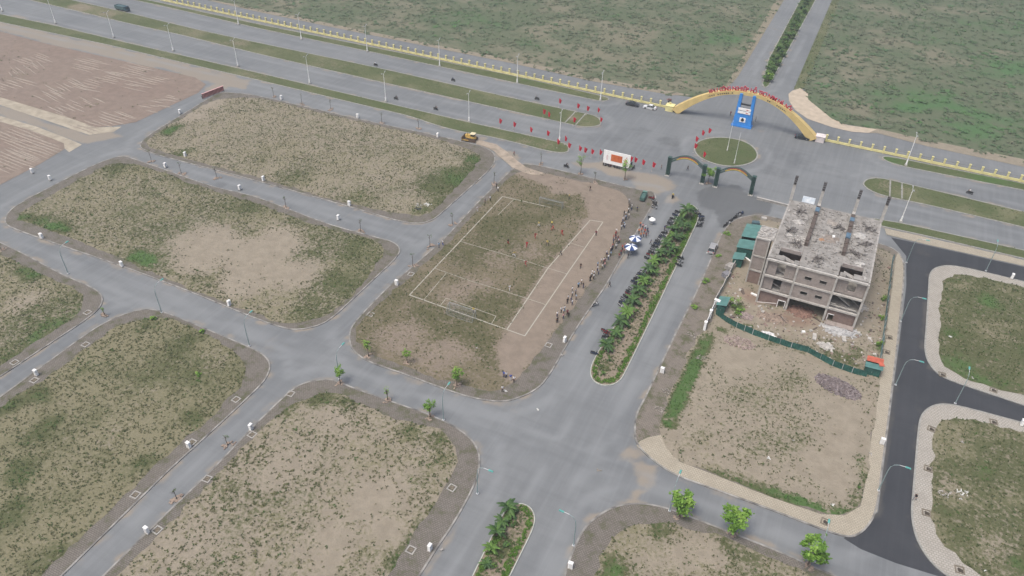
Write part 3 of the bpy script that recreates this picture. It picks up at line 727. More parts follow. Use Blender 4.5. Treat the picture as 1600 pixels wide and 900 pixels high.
# far side: twin approach road with planted strip, fields
flat_plot("field", [(-52.03,253.36),(-44.15,263.43),(-43.13,276.78),(-45.14,386.92),(-47.13,492.56),(-446.40,255.61),(-273.42,255.23),(-246.34,253.68),(-195.04,252.75),(-149.44,252.53),(-121.50,252.39),(-88.37,250.53),(-59.00,252.09)], 6.0, (.95, .33, 0),
          [(-215.44,258.18,24.23,'d',.3),(-156.03,263.96,23.25,'d',.3),(-87.80,320.57,19.41,'d',.4),(-99.02,295.88,31.73,'d',.7),(-122.53,265.88,20.10,'d',.6),(-238.50,265.45,16.76,'d',.4),(-128.21,317.67,19.98,'d',.5),(-187.16,274.17,16.34,'d',.4),(-96.03,254.00,14.22,'d',.6),(-78.33,260.21,14.19,'d',.6),(-62.02,262.28,11.68,'d',.7),(-220.77,265.13,16.49,'g',.3),(-163.92,277.66,21.51,'g',.35),(-157.82,300.86,25.38,'g',.3),(-68.85,312.77,16.06,'g',.4),(-52.45,321.95,10.78,'g',.6),(-65.61,274.37,8.72,'g',.4),(-182.76,257.83,15.66,'d',.4),(-123.38,273.66,7.69,'g',.5),(-110.77,327.57,17.25,'g',.3),(-80.46,285.25,3.54,'s',.4),(-84.78,275.01,2.48,'s',.4),(-46.19,264.28,6.93,'d',.7)], FIELD, .04,
          "wild green field beyond the yellow fence on the left", .16, (.7, 2.0), "rough grass clumps in the field left of the approach road", 7, (.15, .5), TUFTF)
flat_plot("field", [(-21.10,400.67),(-20.88,508.13),(313.28,706.44),(111.73,250.42),(82.56,251.41),(50.22,252.98),(23.46,254.65),(8.07,256.84),(-0.73,255.91),(-6.04,258.07),(-15.60,270.74),(-16.70,276.50),(-18.89,280.55),(-18.99,292.87)], 6.0, (.95, .42, 0),
          [(2.20,352.55,22.03,'d',.8),(-1.15,309.94,17.40,'d',.8),(26.94,340.88,13.07,'d',.6),(44.68,320.85,9.75,'d',.4),(36.01,410.88,15.25,'d',.4),(4.38,392.93,15.06,'d',.6),(17.73,292.74,11.63,'g'),(26.09,290.97,11.47,'g'),(16.21,282.51,9.06,'g',.8),(41.98,281.82,13.15,'g',.8),(32.46,268.40,12.79,'g',.7),(51.64,339.07,17.77,'g',.6),(46.21,396.09,20.48,'g',.4),(26.34,366.07,19.46,'g',.3),(0.95,268.22,8.85,'d',.8),(11.32,265.21,8.66,'d',.7),(-11.13,297.19,6.32,'g',.5),(-12.17,344.50,8.21,'g',.4),(20.41,329.40,15.34,'d',.3),(0.98,401.89,6.16,'s',.4)], FIELD, .04,
          "wild green field right of the approach road", .16, (.7, 2.1), "rough grass clumps in the field right of the approach road", 7, (.15, .55), TUFTF)
flat_plot("road_shoulder", [(-277.92,255.98),(-248.76,256.44),(-196.91,255.35),(-150.86,255.00),(-122.97,255.39),(-89.48,253.38),(-59.82,254.86),(-52.48,255.02),(-58.84,251.54),(-88.15,249.97),(-121.21,251.80),(-149.08,251.91),(-194.58,252.10),(-245.74,252.99),(-272.74,254.52)], 4.0, (.35, .1, 0), [], SOIL, .06, "dusty shoulder along the field behind the fence", 0)
flat_plot("road_shoulder", [(8.02,257.36),(23.40,256.16),(50.34,255.85),(82.94,254.11),(82.18,248.75),(50.10,250.16),(23.60,251.20),(8.33,253.78),(5.56,252.28)], 4.0, (.3, .15, 0), [], SOIL, .06, "dusty shoulder along the right field", 0)
flat_plot("dirt_path", [(-44.15,263.43),(-44.38,276.09),(-48.09,385.23),(-52.02,489.66),(-47.78,492.17),(-44.60,387.23),(-42.23,280.08),(-42.56,274.33)], 4.0, (.5, .15, 0), [(-45.39,325.91,5.40,'s')], SOIL, .06, "dry strip along the left edge of the approach road", 0)
flat_plot("dirt_path", [(-21.77,277.65),(-22.63,314.97),(-24.36,398.81),(-27.47,504.23),(-21.54,507.74),(-21.10,400.67),(-18.58,291.68),(-18.59,280.05)], 4.0, (.75, .35, 0), [(-21.67,378.14,1.79,'s'),(-20.52,339.83,1.64,'s'),(-20.07,310.86,1.52,'s'),(-19.72,296.05,1.47,'s')], VERGE, .06, "grassy strip with a trodden path beside the approach road", .5)
ground_mesh("sand_corner", [(-22.68,272.59),(-21.97,276.22),(-19.92,279.99),(-16.80,277.10),(-15.60,270.74),(-6.04,258.07),(-0.67,255.39),(8.07,256.84),(5.93,252.48),(0.84,250.79),(-5.16,251.32),(-13.26,254.15),(-18.30,259.53),(-21.38,266.34)], 3.0, None,
            mat("pale_corner_sand", (.40, .34, .265), .95, .15, .5), .075, kind="structure", label="bare sandy corner behind the arch foot")
hs = ccw([(-32.69,275.66),(-35.85,303.68),(-37.87,391.08),(-40.59,496.44),(-32.73,501.11),(-31.12,394.94),(-30.22,277.02),(-30.98,273.93)])
hp = island("median_island", hs, "planted strip between the two lanes of the approach road", (1, .6, 0), dens=1.2, smooth=1, size=(.4, .8))

# dirt track tongue of excavated soil by the bulldozer and pitch markings
fn = cover_fn((.1, .1, .3), [])
ground_mesh("dirt_track", [(-102.81,188.20),(-99.96,188.73),(-95.67,188.57),(-91.18,186.14),(-85.94,182.41),(-81.23,179.53),(-75.20,178.82),(-76.36,176.05),(-80.56,176.39),(-84.85,177.60),(-89.28,180.62),(-94.05,184.13),(-98.35,185.66),(-101.01,185.70)], 2.0, fn,
            mat("track_dirt", (.29, .245, .195), .95, .25, .5), .1545, kind="structure", label="tan dirt track swinging from the bulldozer to the football ground")
PITCH = thing("pitch_marking", "white chalk lines of the football pitch", "pitch lines", (0, 0, 0))
zz = .205
for k, seg in enumerate([[(-78.58,112.28),(-78.92,123.83),(-79.17,136.66),(-79.74,161.23)], [(-78.58,112.28),(-49.42,111.46)], [(-49.42,111.46),(-50.14,136.26),(-50.75,161.77)], [(-79.74,161.23),(-76.37,161.48),(-65.83,162.13)], [(-53.72,111.59),(-55.10,136.29),(-54.05,161.09)], [(-54.05,161.09),(-50.75,161.77)],
                         [(-78.92,123.83),(-68.98,123.29),(-60.75,123.44),(-53.76,123.34),(-49.93,123.24)], [(-75.47,123.60),(-74.79,111.87)], [(-79.17,136.66),(-62.65,136.53),(-55.10,136.29),(-50.14,136.26)], [(-76.37,161.48),(-76.47,152.11)], [(-54.34,148.73),(-50.87,148.63)], [(-70.45,111.80),(-70.70,115.05)], [(-70.70,115.05),(-57.85,114.56)], [(-57.52,111.79),(-57.85,114.56)]]):
    strip(seg, .26 if k < 6 else .14, zz + .004 * (k % 3), "chalk_line", CHALK, PITCH)

# ------------------------------------------------------------------ asphalt, dusty along the kerbs
ROADB = [(-15.25,87.32,4.46,'s'),(-19.42,89.16,2.50,'s'),(-15.64,83.32,1.96,'s'),(-16.37,75.80,1.47,'s'),(-89.52,182.80,4.19,'s'),(-96.14,187.34,3.12,'s'),(-102.50,188.87,2.77,'s'),(-82.38,178.91,3.73,'s'),(-77.80,177.86,3.69,'s'),(-60.10,190.82,4.89,'s'),(-53.01,190.22,5.57,'s'),(-47.37,187.70,5.48,'s'),(-43.05,185.89,3.97,'s'),(-38.13,181.75,3.18,'s'),(-109.44,183.13,2.74,'s'),(-305.96,193.08,10.03,'s'),(-269.86,190.28,9.61,'s'),(-237.48,188.19,9.24,'s'),(-216.21,185.71,8.08,'s'),(-326.11,193.69,10.23,'s'),(-200.09,181.28,5.22,'s'),(-215.45,134.56,4.63,'s'),(-239.69,137.49,8.02,'s'),(-204.42,136.96,3.83,'s'),(-6.62,247.30,3.78,'s',.4),(-199.53,190.12,4.01,'s',.5),(-174.44,194.05,4.38,'s',.3),(-85.68,102.62,3.64,'s',.25),(-94.10,85.16,7.88,'s',.35),(-110.92,84.59,6.77,'s',.3),(-128.58,85.47,7.03,'s',.25),(-66.26,85.80,7.46,'s',.3),(-31.80,87.83,8.14,'s',.2),(-41.66,89.48,6.00,'s',.3),(-25.62,188.38,5.32,'d'),(-19.15,186.83,4.19,'d'),(-23.44,194.29,4.70,'d'),(-29.02,191.32,2.88,'d'),(-16.55,190.87,3.18,'d'),(-14.18,187.59,2.78,'d',.6),(-65.24,210.46,6.86,'d',.5),(-59.60,218.70,8.22,'d',.5),(-47.92,214.74,8.00,'d',.6),(-53.40,209.33,5.15,'d',.4),(-10.66,222.72,11.72,'d',.45),(-16.38,212.85,9.52,'d',.5),(-3.07,221.30,8.85,'d',.4),(2.90,216.59,6.76,'d',.4),(-72.34,206.64,5.23,'d',.4),(-30.33,78.87,4.41,'d',.25),(-24.55,73.73,4.22,'d',.25),(-27.21,115.26,3.43,'d',.2),(-0.49,245.35,12.42,'d',.35),(20.27,244.03,12.04,'d',.35)]
DARKP = [(-33.47,188.96),(-30.31,194.30),(-19.70,195.07),(-13.11,192.69),(-13.09,186.33),(-17.46,182.92),(-21.03,178.51),(-22.16,173.35),(-24.58,177.71),(-26.31,181.92),(-30.67,181.87)]
DUSTP = [(-73.55,189.04),(-64.56,192.03),(-54.16,193.55),(-43.09,193.36),(-38.66,191.09),(-39.45,184.98),(-44.43,185.56),(-56.97,187.68),(-68.37,186.40)]
def road_cover(X, Y):
    c = np.zeros(X.shape); g = np.zeros(X.shape)
    w1 = vnoise(X, Y, .15, 3.1); w2 = vnoise(X, Y, .15, 9.7)
    for b in ROADB:
        st = b[4] if len(b) > 4 else .9
        q = np.clip(1.5 * (1 - np.hypot(X + 3 * w1 - b[0], Y + 3 * w2 - b[1]) / b[2]), 0, 1) * st
        if b[3] == 's': c = np.maximum(c, q)
        else: g = np.maximum(g, q)
    rr = np.random.default_rng(77)
    for k in range(150):
        x, y, r = rr.uniform(-210, 30), rr.uniform(50, 250), rr.uniform(1.2, 4.5)
        m = (np.abs(X - x) < r * 1.6) & (np.abs(Y - y) < r * 1.6)
        q = np.clip(1.4 * (1 - np.hypot(X[m] + 1.5 * w1[m] - x, Y[m] + 1.5 * w2[m] - y) / r), 0, 1) * rr.uniform(.2, .55)
        if k % 3: g[m] = np.maximum(g[m], q)
        else: c[m] = np.maximum(c[m], q)
    g = np.maximum(g, poly_mask(DARKP, X + w1, Y + w2, 1.6))
    c = np.maximum(c, .8 * poly_mask(DUSTP, X + 1.5 * w1, Y + 1.5 * w2, 3.0))
    c = np.maximum(c, .85 * poly_mask([(-386.88,189.28),(-325.42,190.33),(-263.48,192.22),(-222.51,192.09),(-195.23,192.49),(-190.53,184.60),(-203.88,183.75),(-214.35,185.36),(-246.57,184.64),(-290.89,183.45),(-316.95,184.23),(-376.34,182.82)], X + w1, Y + w2, 2.0))
    d = np.full(X.shape, 1e9)
    for o in OUTL: d = np.minimum(d, edge_dist(o, X, Y))
    w3 = vnoise(X, Y, .35, 12.0)
    c = np.maximum(c, np.exp(-(d / 1.3) ** 2) * np.clip(.5 + 1.0 * w3, 0, .85))
    tr = np.exp(-((d - 3.4) / 1.1) ** 2) * np.clip(.75 + 1.2 * w1, 0, 1)
    c = np.maximum(c, .75 * poly_mask([(-303.06,137.88),(-251.69,137.24),(-221.47,135.97),(-208.15,135.45),(-204.91,140.25),(-196.13,140.43),(-204.45,130.07),(-209.93,130.52),(-244.10,131.77),(-291.85,131.01)], X + w1, Y + w2, 2.0))
    for line_ in ([(-181.27,79.87),(-172.25,80.03),(-131.74,81.23),(-91.78,82.39),(-61.36,85.00),(-43.58,87.96),(-34.87,98.01),(-35.09,115.65)], [(-183.86,81.65),(-174.93,81.96),(-134.11,83.37),(-94.10,85.16),(-62.94,87.50),(-46.84,89.04)], [(-27.84,52.76),(-31.16,75.43),(-31.71,96.79),(-32.92,121.41)], [(-19.30,57.06),(-23.90,79.12),(-24.17,106.43),(-24.62,152.22)], [(-20.72,56.34),(-25.35,78.38),(-26.40,105.28),(-27.09,150.94)], [(-43.58,87.96),(-15.97,87.73),(16.23,86.97)], [(-36.97,85.19),(-15.23,85.49),(16.54,84.57)]):
        t_ = np.full(X.shape, 1e9)
        for a, b in zip(line_[:-1], line_[1:]):
            ex, ey = b[0] - a[0], b[1] - a[1]
            u = np.clip(((X - a[0]) * ex + (Y - a[1]) * ey) / (ex * ex + ey * ey), 0, 1)
            t_ = np.minimum(t_, np.hypot(X - a[0] - u * ex, Y - a[1] - u * ey))
        tr = np.maximum(tr, np.exp(-(t_ / .9) ** 2) * np.clip(.8 + 1.4 * w2, 0, 1))
    return c, g, tr
xs = np.arange(-384, 112.1, 1.5); ys = np.arange(10, 340.1, 1.5)
gx, gy = np.meshgrid(xs, ys)
nx, ny = len(xs), len(ys)
V = np.stack([gx.ravel(), gy.ravel(), np.zeros(nx * ny)], 1)
ii = (np.arange(ny - 1)[:, None] * nx + np.arange(nx - 1)[None, :]).ravel()
F = np.stack([ii, ii + 1, ii + nx + 1, ii + nx], 1).tolist()
vl = V.tolist() + [(-700, -60, 0), (300, -60, 0), (300, 700, 0), (-700, 700, 0)]
k0 = nx * ny
cA, cB, cC, cD = 0, nx - 1, nx * ny - 1, nx * (ny - 1)
F += [[k0, k0 + 1] + list(range(cB, cA - 1, -1)), [k0 + 1, k0 + 2] + list(range(cC, cB - 1, -nx)), [k0 + 2, k0 + 3] + list(range(cD, cC + 1)), [k0 + 3, k0] + list(range(cA, cD + 1, nx))]
me = bpy.data.meshes.new("road")
me.from_pydata(vl, [], F)
me.materials.append(ASPH)
c_, g_, b_ = road_cover(gx.ravel(), gy.ravel())
at = me.color_attributes.new("cover", 'FLOAT_COLOR', 'POINT')
at.data.foreach_set("color", np.concatenate([np.stack([c_, g_, b_, np.ones_like(c_)], 1).ravel(), np.zeros(16)]).astype(np.float32))
tag(new_obj("road", me), "old grey asphalt of the streets and the wide boulevard", None, None, "structure")
def fresh_cover(X, Y):
    d = np.full(X.shape, 1e9)
    for o in OUTL: d = np.minimum(d, edge_dist(o, X, Y))
    w = vnoise(X, Y, .4, 2.0); w2 = vnoise(X, Y, .1, 6.0)
    return np.exp(-(d / .9) ** 2) * np.clip(.55 + 1.1 * w, 0, .9) + np.clip(w2 - .25, 0, .4), np.zeros(X.shape), np.exp(-((d - 2.2) / .8) ** 2) * .5
ground_mesh("fresh_road", [(17.34,189.71),(47.63,190.91),(92.34,192.22),(69.57,84.70),(51.26,85.39),(39.93,87.20),(32.46,89.77),(25.58,89.14),(20.33,89.31),(17.60,90.16),(22.16,98.14),(22.26,168.91),(21.44,182.44)], 1.6,
            fresh_cover, DASPH, 0.006, kind="structure", label="newly laid dark asphalt street on the right")
# ------------------------------------------------------------------ yellow boundary fences
def fence(label, pts, post_gap, z):
    a, b = Vector(pts[0]), Vector(pts[-1])
    root = thing("boundary_fence", label, "fence", (a.x, a.y, z))
    L_ = (b - a).length
    ang = math.atan2(b.y - a.y, b.x - a.x)
    root.rotation_euler = (0, 0, ang)
    n = int(L_ / post_gap)
    gap = L_ / n
    pm = MB().box((0, 0, 1.0), (.5, .5, 2.0)).box((0, 0, 2.08), (.66, .66, .16)).box((0, 0, 2.2), (.4, .4, .1), taper=.3).mesh("post", YELW)
    wm = MB().box((gap / 2, 0, .3), (gap - .5, .26, .6)).box((gap / 2, 0, .64), (gap - .5, .36, .09)).mesh("wall_panel", YELW)
    rm = MB()
    for zc in (.95, 1.62): rm.box((gap / 2, 0, zc), (gap - .44, .05, .05))
    for q in range(9): rm.box((.22 + (gap - .44) * (q + .5) / 9, 0, 1.27), (.03, .03, .98))
    rm = rm.mesh("railing", mat("dull_rail", (.16, .155, .12), .7, .2, 3))
    for k in range(n + 1):
        new_obj("post", pm, root, (k * gap, 0, 0))
        if k < n:
            new_obj("wall_panel", wm, root, (k * gap, 0, 0))
            new_obj("railing", rm, root, (k * gap, 0, 0))
    return root
fence("cream yellow fence of low wall panels and posts left of the big arch", [(-292.38,244.39),(-56.32,240.04)], 3.35, .13)
fence("cream yellow fence of low wall panels and posts right of the big arch", [(-5.56,239.55),(68.67,238.77)], 3.35, .13)

# ------------------------------------------------------------------ big arch gate with blue pylon
ga = thing("entrance_arch", "large ochre yellow arch with raised red lettering over the approach road", "arch", (-31.6, 238.8, 0))
def arch_pt(x):          # local x from -22 to 22, centre line height
    return 10.9 * (1 - (abs(x) / 22.6) ** 2.05)
mb = MB()
K = 48
prev = None
ring = []
for i in range(K + 1):
    x = -22.4 + 44.8 * i / K
    z = max(arch_pt(x), 0.0)
    dz = (arch_pt(x + .05) - arch_pt(x - .05)) / .1
    nx, nz = -dz / math.hypot(1, dz), 1 / math.hypot(1, dz)
    th = .55 + .75 * (abs(x) / 22.4) ** 2
    w = .8 + .55 * (abs(x) / 22.4) ** 3
    for sx, sy in ((-1, -1), (1, -1), (1, 1), (-1, 1)):
        ring.append((x + nx * th * sx, sy * w, max(0, z + nz * th * sx)))
fs = []
for i in range(K):
    for k in range(4):
        k2 = (k + 1) % 4
        fs.append((4 * i + k, 4 * (i + 1) + k, 4 * (i + 1) + k2, 4 * i + k2))
fs += [(0, 1, 2, 3), (4 * K + 3, 4 * K + 2, 4 * K + 1, 4 * K)]
mb.add(ring, fs).build("arch_rib", ARCHY, ga)
for s, lb in ((-1, None), (1, None)):
    MB().box((s * 24.3, .2, .9), (2.6, 2.4, 1.8)).box((s * 24.3, .2, 1.86), (2.9, 2.7, .14)).build("foot_block", YELW if s < 0 else mat("white_pink_render", (.62, .56, .55), .8, .15, 1), ga)
# red lettering standing on the rib
TXT = "KHU CÔNG NGHIỆP HỖ TRỢ NAM HÀ NỘI"
REDL = mat("red_letter", (.40, .02, .045), .5, .12, 3)
WEDGE = mat("pink_letter_edge", (.52, .16, .18), .6, .06, 3)
letters = {}
def letter_mesh(ch):
    if ch in letters: return letters[ch]
    cu = bpy.data.curves.new("letter", 'FONT')
    cu.body = ch; cu.size = 1.85; cu.extrude = .14; cu.align_x = 'CENTER'; cu.offset = .035; cu.resolution_u = 2
    o = bpy.data.objects.new("letter", cu); COL.objects.link(o)
    me = bpy.data.meshes.new_from_object(o.evaluated_get(bpy.context.evaluated_depsgraph_get()))
    bpy.data.objects.remove(o); bpy.data.curves.remove(cu)
    me.materials.clear(); me.materials.append(REDL); me.materials.append(WEDGE)
    for p in me.polygons: p.material_index = 0 if abs(p.normal.z) > .6 else 1
    me.name = "letter"
    letters[ch] = me
    return me
bpy.context.view_layer.update()
x0, x1 = -11.6, 13.4
for k, ch in enumerate(TXT):
    if ch == ' ': continue
    x = x0 + (x1 - x0) * k / (len(TXT) - 1)
    dz = (arch_pt(x + .05) - arch_pt(x - .05)) / .1
    z = arch_pt(x) + .62
    o = new_obj("letter", letter_mesh(ch), ga, (x, -.35, z))
    o.rotation_euler = (math.pi / 2, -math.atan(dz), 0)
mb = MB()
for x in np.arange(-13, 16, .62):
    if -4.4 < x < 5.6 or random.random() < .12: continue
    dz = (arch_pt(x + .05) - arch_pt(x - .05)) / .1
    mb.box((x, -.83 - .2 * (abs(x) / 22.4) ** 3, arch_pt(x) - .1), (.4, .06, .38), tilt=(0, -math.atan(dz)))
mb.build("small_lettering", mat("dark_lettering", (.05, .045, .04), .7, .2, 3), ga)

gp = thing("arch_pylon", "blue two-legged pylon with white sign bands under the big arch", "pylon", (-31.6, 238.2, 0))
MB().prism([(-3.2, -1.3), (3.2, -1.3), (3.2, 1.3), (-3.2, 1.3)], 0, .5).build("plinth", BLUE, gp)
MB().add([(-3.0, -1.1, .5), (3.0, -1.1, .5), (3.0, 1.1, .5), (-3.0, 1.1, .5), (-2.7, -.9, 4.6), (2.7, -.9, 4.6), (2.7, .9, 4.6), (-2.7, .9, 4.6)],
         [(4, 5, 6, 7), (0, 1, 5, 4), (1, 2, 6, 5), (2, 3, 7, 6), (3, 0, 4, 7)]).build("base_block", BLUE, gp)
for s in (-1, 1):
    MB().add([(s * 2.7 - .0, -.9, 4.6), (s * 1.65, -.9, 4.6), (s * 1.65, .9, 4.6), (s * 2.7, .9, 4.6), (s * 2.5, -.8, 10.8), (s * 1.6, -.8, 10.8), (s * 1.6, .8, 10.8), (s * 2.5, .8, 10.8)],
             [(0, 1, 5, 4), (1, 2, 6, 5), (2, 3, 7, 6), (3, 0, 4, 7), (4, 5, 6, 7)]).build("leg", BLUE, gp)
MB().box((0, 0, 7.3), (3.3, .5, .4)).build("cross_bar", STEEL, gp)
for z in (4.95, 6.0):
    sb_ = MB().box((0, -.95, z), (4.0, .25, .75)).build("sign_band", WHITE, gp)
    MB().box((.9, -1.085, z), (.7, .02, .25)).build("red_mark", mat("faded_red", (.5, .12, .1), .7, .1, 3), sb_)
em = MB().box((0, -1.06, 2.5), (1.9, .12, 1.5)).build("emblem_panel", WHITE, gp)
MB().tube([(0, -1.10, 2.5), (0, -1.16, 2.5)], .52, 14).box((0, -1.13, 2.9), (.5, .04, .55)).build("emblem", mat("black_emblem", (.02, .02, .025), .5, .2, 3), em)

# ------------------------------------------------------------------ two small truss gates
GREEN = mat("dark_green_steel", (.035, .075, .065), .6, .25, 2)
def truss_gate(label, xa, xb, y):
    w = xb - xa
    r = thing("festive_gate", label, "gate", (xa, y, 0))
    cm = MB()
    for sx in (-.42, .42):
        for sy in (-.42, .42): cm.box((sx, sy, 2.95), (.16, .16, 5.5))
    for i in range(10):
        z = .45 + i * .55
        for sy in (-.42, .42): cm.box((0, sy, z), (.72, .07, .07)).box((0, sy, z + .27), (.85, .05, .05), tilt=(0, .58 if i % 2 else -.58))
        for sx in (-.42, .42): cm.box((sx, 0, z), (.07, .72, .07)).box((sx, 0, z + .27), (.05, .85, .05), tilt=(.58 if i % 2 else -.58, 0))
    cm.box((0, 0, 2.95), (.5, .5, 5.2)).box((0, 0, 5.78), (1.1, 1.1, .16))
    me = cm.mesh("column", GREEN)
    fm = MB().box((0, 0, .12), (1.3, 1.3, .24)).mesh("footing", CONC2)
    for x in (0, w):
        c = new_obj("column", me, r, (x, 0, 0)); new_obj("footing", fm, c)
    n = 16
    def at(t): return (.5 + (w - 1.0) * t, 4.5 + 2.0 * math.sin(math.pi * t))
    for dz, m_, nm, th in ((0, GREEN, "lower_chord", .1), (.75, GREEN, "upper_chord", .1)):
        q = MB()
        for sy in (-.3, .3):
            q.tube([(at(i / n)[0], sy, at(i / n)[1] + dz) for i in range(n + 1)], th, 5)
        q.build(nm, m_, r)
    q = MB()
    for i in range(n):
        a, b = at(i / n), at((i + 1) / n)
        for sy in (-.3, .3):
            q.tube([(a[0], sy, a[1]), (b[0], sy, b[1] + .75)], .04, 4).tube([(a[0], sy, a[1] + .75), (b[0], sy, b[1])], .04, 4)
    q.build("lattice", GREEN, r)
    for nm, z0, z1, t0, t1, m_ in (("yellow_band", .06, .36, .16, .84, mat("yellow_banner", (.55, .42, .08), .7, .2, 2)), ("red_band", .40, .62, .22, .80, mat("red_banner", (.36, .05, .05), .7, .25, 2))):
        q = MB()
        vs, fs = [], []
        for i in range(n + 1):
            t = t0 + (t1 - t0) * i / n
            x, z = at(t)
            vs += [(x, -.44, z + z0), (x, -.44, z + z1), (x, -.41, z + z0), (x, -.41, z + z1)]
        for i in range(n):
            a = 4 * i
            fs += [(a, a + 4, a + 5, a + 1), (a + 3, a + 7, a + 6, a + 2), (a + 1, a + 5, a + 7, a + 3), (a, a + 2, a + 6, a + 4)]
        q.add(vs, fs).build(nm, m_, r)
truss_gate("dark green truss gate with curved banner beam, on the left", -43.3, -33.2, 194.6)
truss_gate("dark green truss gate with curved banner beam, on the right near the parked bikes", -29.4, -19.5, 194.5)

# ------------------------------------------------------------------ billboard
bb = thing("billboard", "white billboard with a red centre picture beside the boulevard", "billboard", (-57.9, 191.4, 0))
bd = MB().box((0, 0, 3.1), (8.1, .18, 4.1)).build("board", WHITE, bb)
MB().box((-.05, -.12, 3.2), (3.4, .05, 2.1)).build("red_picture", mat("poster_red", (.52, .09, .035), .7, .2, 1.2, col2=(.58, .17, .05)), bd)
MB().box((2.7, -.115, 2.9), (.7, .04, 1.5), ).box((2.9, -.115, 4.1), (.22, .04, .5), tilt=(0, .5)).build("side_print", mat("pink_print", (.55, .25, .27), .7, .4, 6), bd)
MB().box((-2.9, -.115, 3.0), (.5, .04, 1.6)).build("side_print", mat("pale_pink_print", (.66, .55, .55), .7, .2, 6), bd)
for x in (-3.6, -1.2, 1.2, 3.6):
    MB().tube([(x, .2, 0), (x, .2, 5.0)], .08, 6).tube([(x, 2.0, 0), (x, .25, 3.4)], .05, 5).build("support", GALV, bb)

# ------------------------------------------------------------------ street lamps
def tall_lamp():
    r = thing("tall_street_lamp", "", "street lamp", (0, 0, 0), 0, "tall white lamps along the boulevard")
    MB().box((0, 0, .2), (.7, .7, .4)).build("footing", CONC2, r)
    MB().tube([(0, 0, .4), (0, 0, 1.6)], [.22, .2], 8).build("base_sleeve", WHITE, r)
    p = MB().tube([(0, 0, 1.6), (0, 0, 9.6)], [.115, .06], 8).build("pole", WHITE, r)
    for s in (-1, 1):
        MB().tube([(0, 0, 9.5), (0, s * .9, 10.0)], .045, 5).build("arm", GALV, r)
        MB().box((0, s * 1.25, 10.05), (.28, .75, .14), taper=.8).build("lantern", mat("lantern_grey", (.3, .31, .32), .5, .1, 4), r)
    return r
proto = tall_lamp()
TLX = 17
TL = [(p, l) for p, l in zip([(-338.01,200.58),(-305.44,200.68),(-271.50,200.17),(-240.16,200.43),(-207.98,200.12),(-174.95,199.62),(-142.95,199.44),(-110.56,198.66),(-79.24,199.39),(19.03,198.93),(-239.89,235.78),(-206.16,234.19),(-175.54,235.59),(-143.38,235.83),(-111.10,235.33),(-79.39,235.32),(18.15,233.99),(-31.60,218.13),(-27.76,210.81)],
    ["tall white lamp on the near verge at the far left edge", "tall white lamp on the near verge, second from the left edge", "tall white lamp on the near verge, third from the left edge",
     "tall white lamp on the near verge above the striped red plot's right part", "tall white lamp on the near verge above the red barrier", "tall white lamp on the near verge above the upper vacant lot's left part",
     "tall white lamp on the near verge above the middle of the upper vacant lot", "tall white lamp on the near verge just above the bulldozer", "tall white lamp at the flag-lined end of the near verge",
     "tall white lamp on the right verge behind the unfinished building", "tall white lamp in front of the yellow fence, leftmost of its row", "tall white lamp in front of the yellow fence, second from the left",
     "tall white lamp in front of the yellow fence, third from the left", "tall white lamp in front of the yellow fence, fourth from the left", "tall white lamp in front of the yellow fence, second nearest the big arch",
     "tall white lamp at the end of the fence verge nearest the parked cars", "tall white lamp before the yellow fence right of the big arch", "pale lamp standing in the upper part of the oval roundabout", "pale lamp standing near the lower rim of the oval roundabout"])]
for k, (p, l) in enumerate(TL):
    q = proto if k == 0 else copy_tree(proto)
    q.location = (*p, .13); q["label"] = l; q.rotation_euler = (0, 0, math.radians(8))
    if k >= TLX: q.scale = (.55, .55, .95)

def teal_lamp():
    r = thing("curved_street_lamp", "", "street lamp", (0, 0, 0), 0, "slim lamps with curved arms on the plot streets")
    MB().box((0, 0, .06), (.4, .4, .12)).build("base_plate", GALV, r)
    MB().tube([(0, 0, .1), (0, 0, 5.2), (.1, 0, 6.2), (.5, 0, 6.9), (1.2, 0, 7.25)], [.1, .075, .065, .055, .05], 6).build("pole", mat("pale_teal_steel", (.22, .29, .29), .6, .15, 4), r)
    MB().tube([(1.2, 0, 7.25), (2.2, 0, 7.3)], .045, 5).build("arm", GALV, r)
    MB().box((2.5, 0, 7.3), (.9, .32, .14), taper=.75).build("lantern", TEAL, r)
    return r
proto = teal_lamp()
HZ = math.pi / 2
CL = zip([(21.98,153.97),(22.47,132.00),(21.76,102.78),(33.27,131.82),(21.64,179.14),(39.14,184.37),(-152.66,82.99),(-122.81,82.34),(-98.63,82.60),(-76.26,83.06),(-52.66,82.95),(-9.09,82.43),(13.98,83.53),(-20.83,69.13),(-39.14,71.08)],
    [0, 0, 0, HZ, 0, HZ, HZ, HZ, HZ, HZ, HZ, HZ, HZ, math.pi, 0],
    ["curved lamp on the beige walk right of the unfinished building", "curved lamp on the beige walk level with the small red-roofed hut", "curved lamp on the beige walk near the bottom of the fresh street",
     "curved lamp at the rounded corner of the lower right lot", "curved lamp at the top bend of the beige walk", "curved lamp on the pale walk at the top right lot",
     "slim dark lamp beside the road at the small left-edge lot", "slim dark lamp at the top corner of the lower left grassy lot", "slim dark lamp at the right corner of the lower left grassy lot",
     "slim curved lamp hidden behind a sapling at the street corner", "slim curved lamp beside the sapling on the bottom-centre lot", "curved lamp by the first of the three bottom-edge trees",
     "curved lamp by the third of the three bottom-edge trees", "curved lamp on the round worn pavement corner at the bottom edge", "curved lamp on the pavement tip by the big junction"])
for k, (p, a, l) in enumerate(CL):
    q = proto if k == 0 else copy_tree(proto)
    q.location = (*p, .13); q["label"] = l; q.rotation_euler = (0, 0, a)

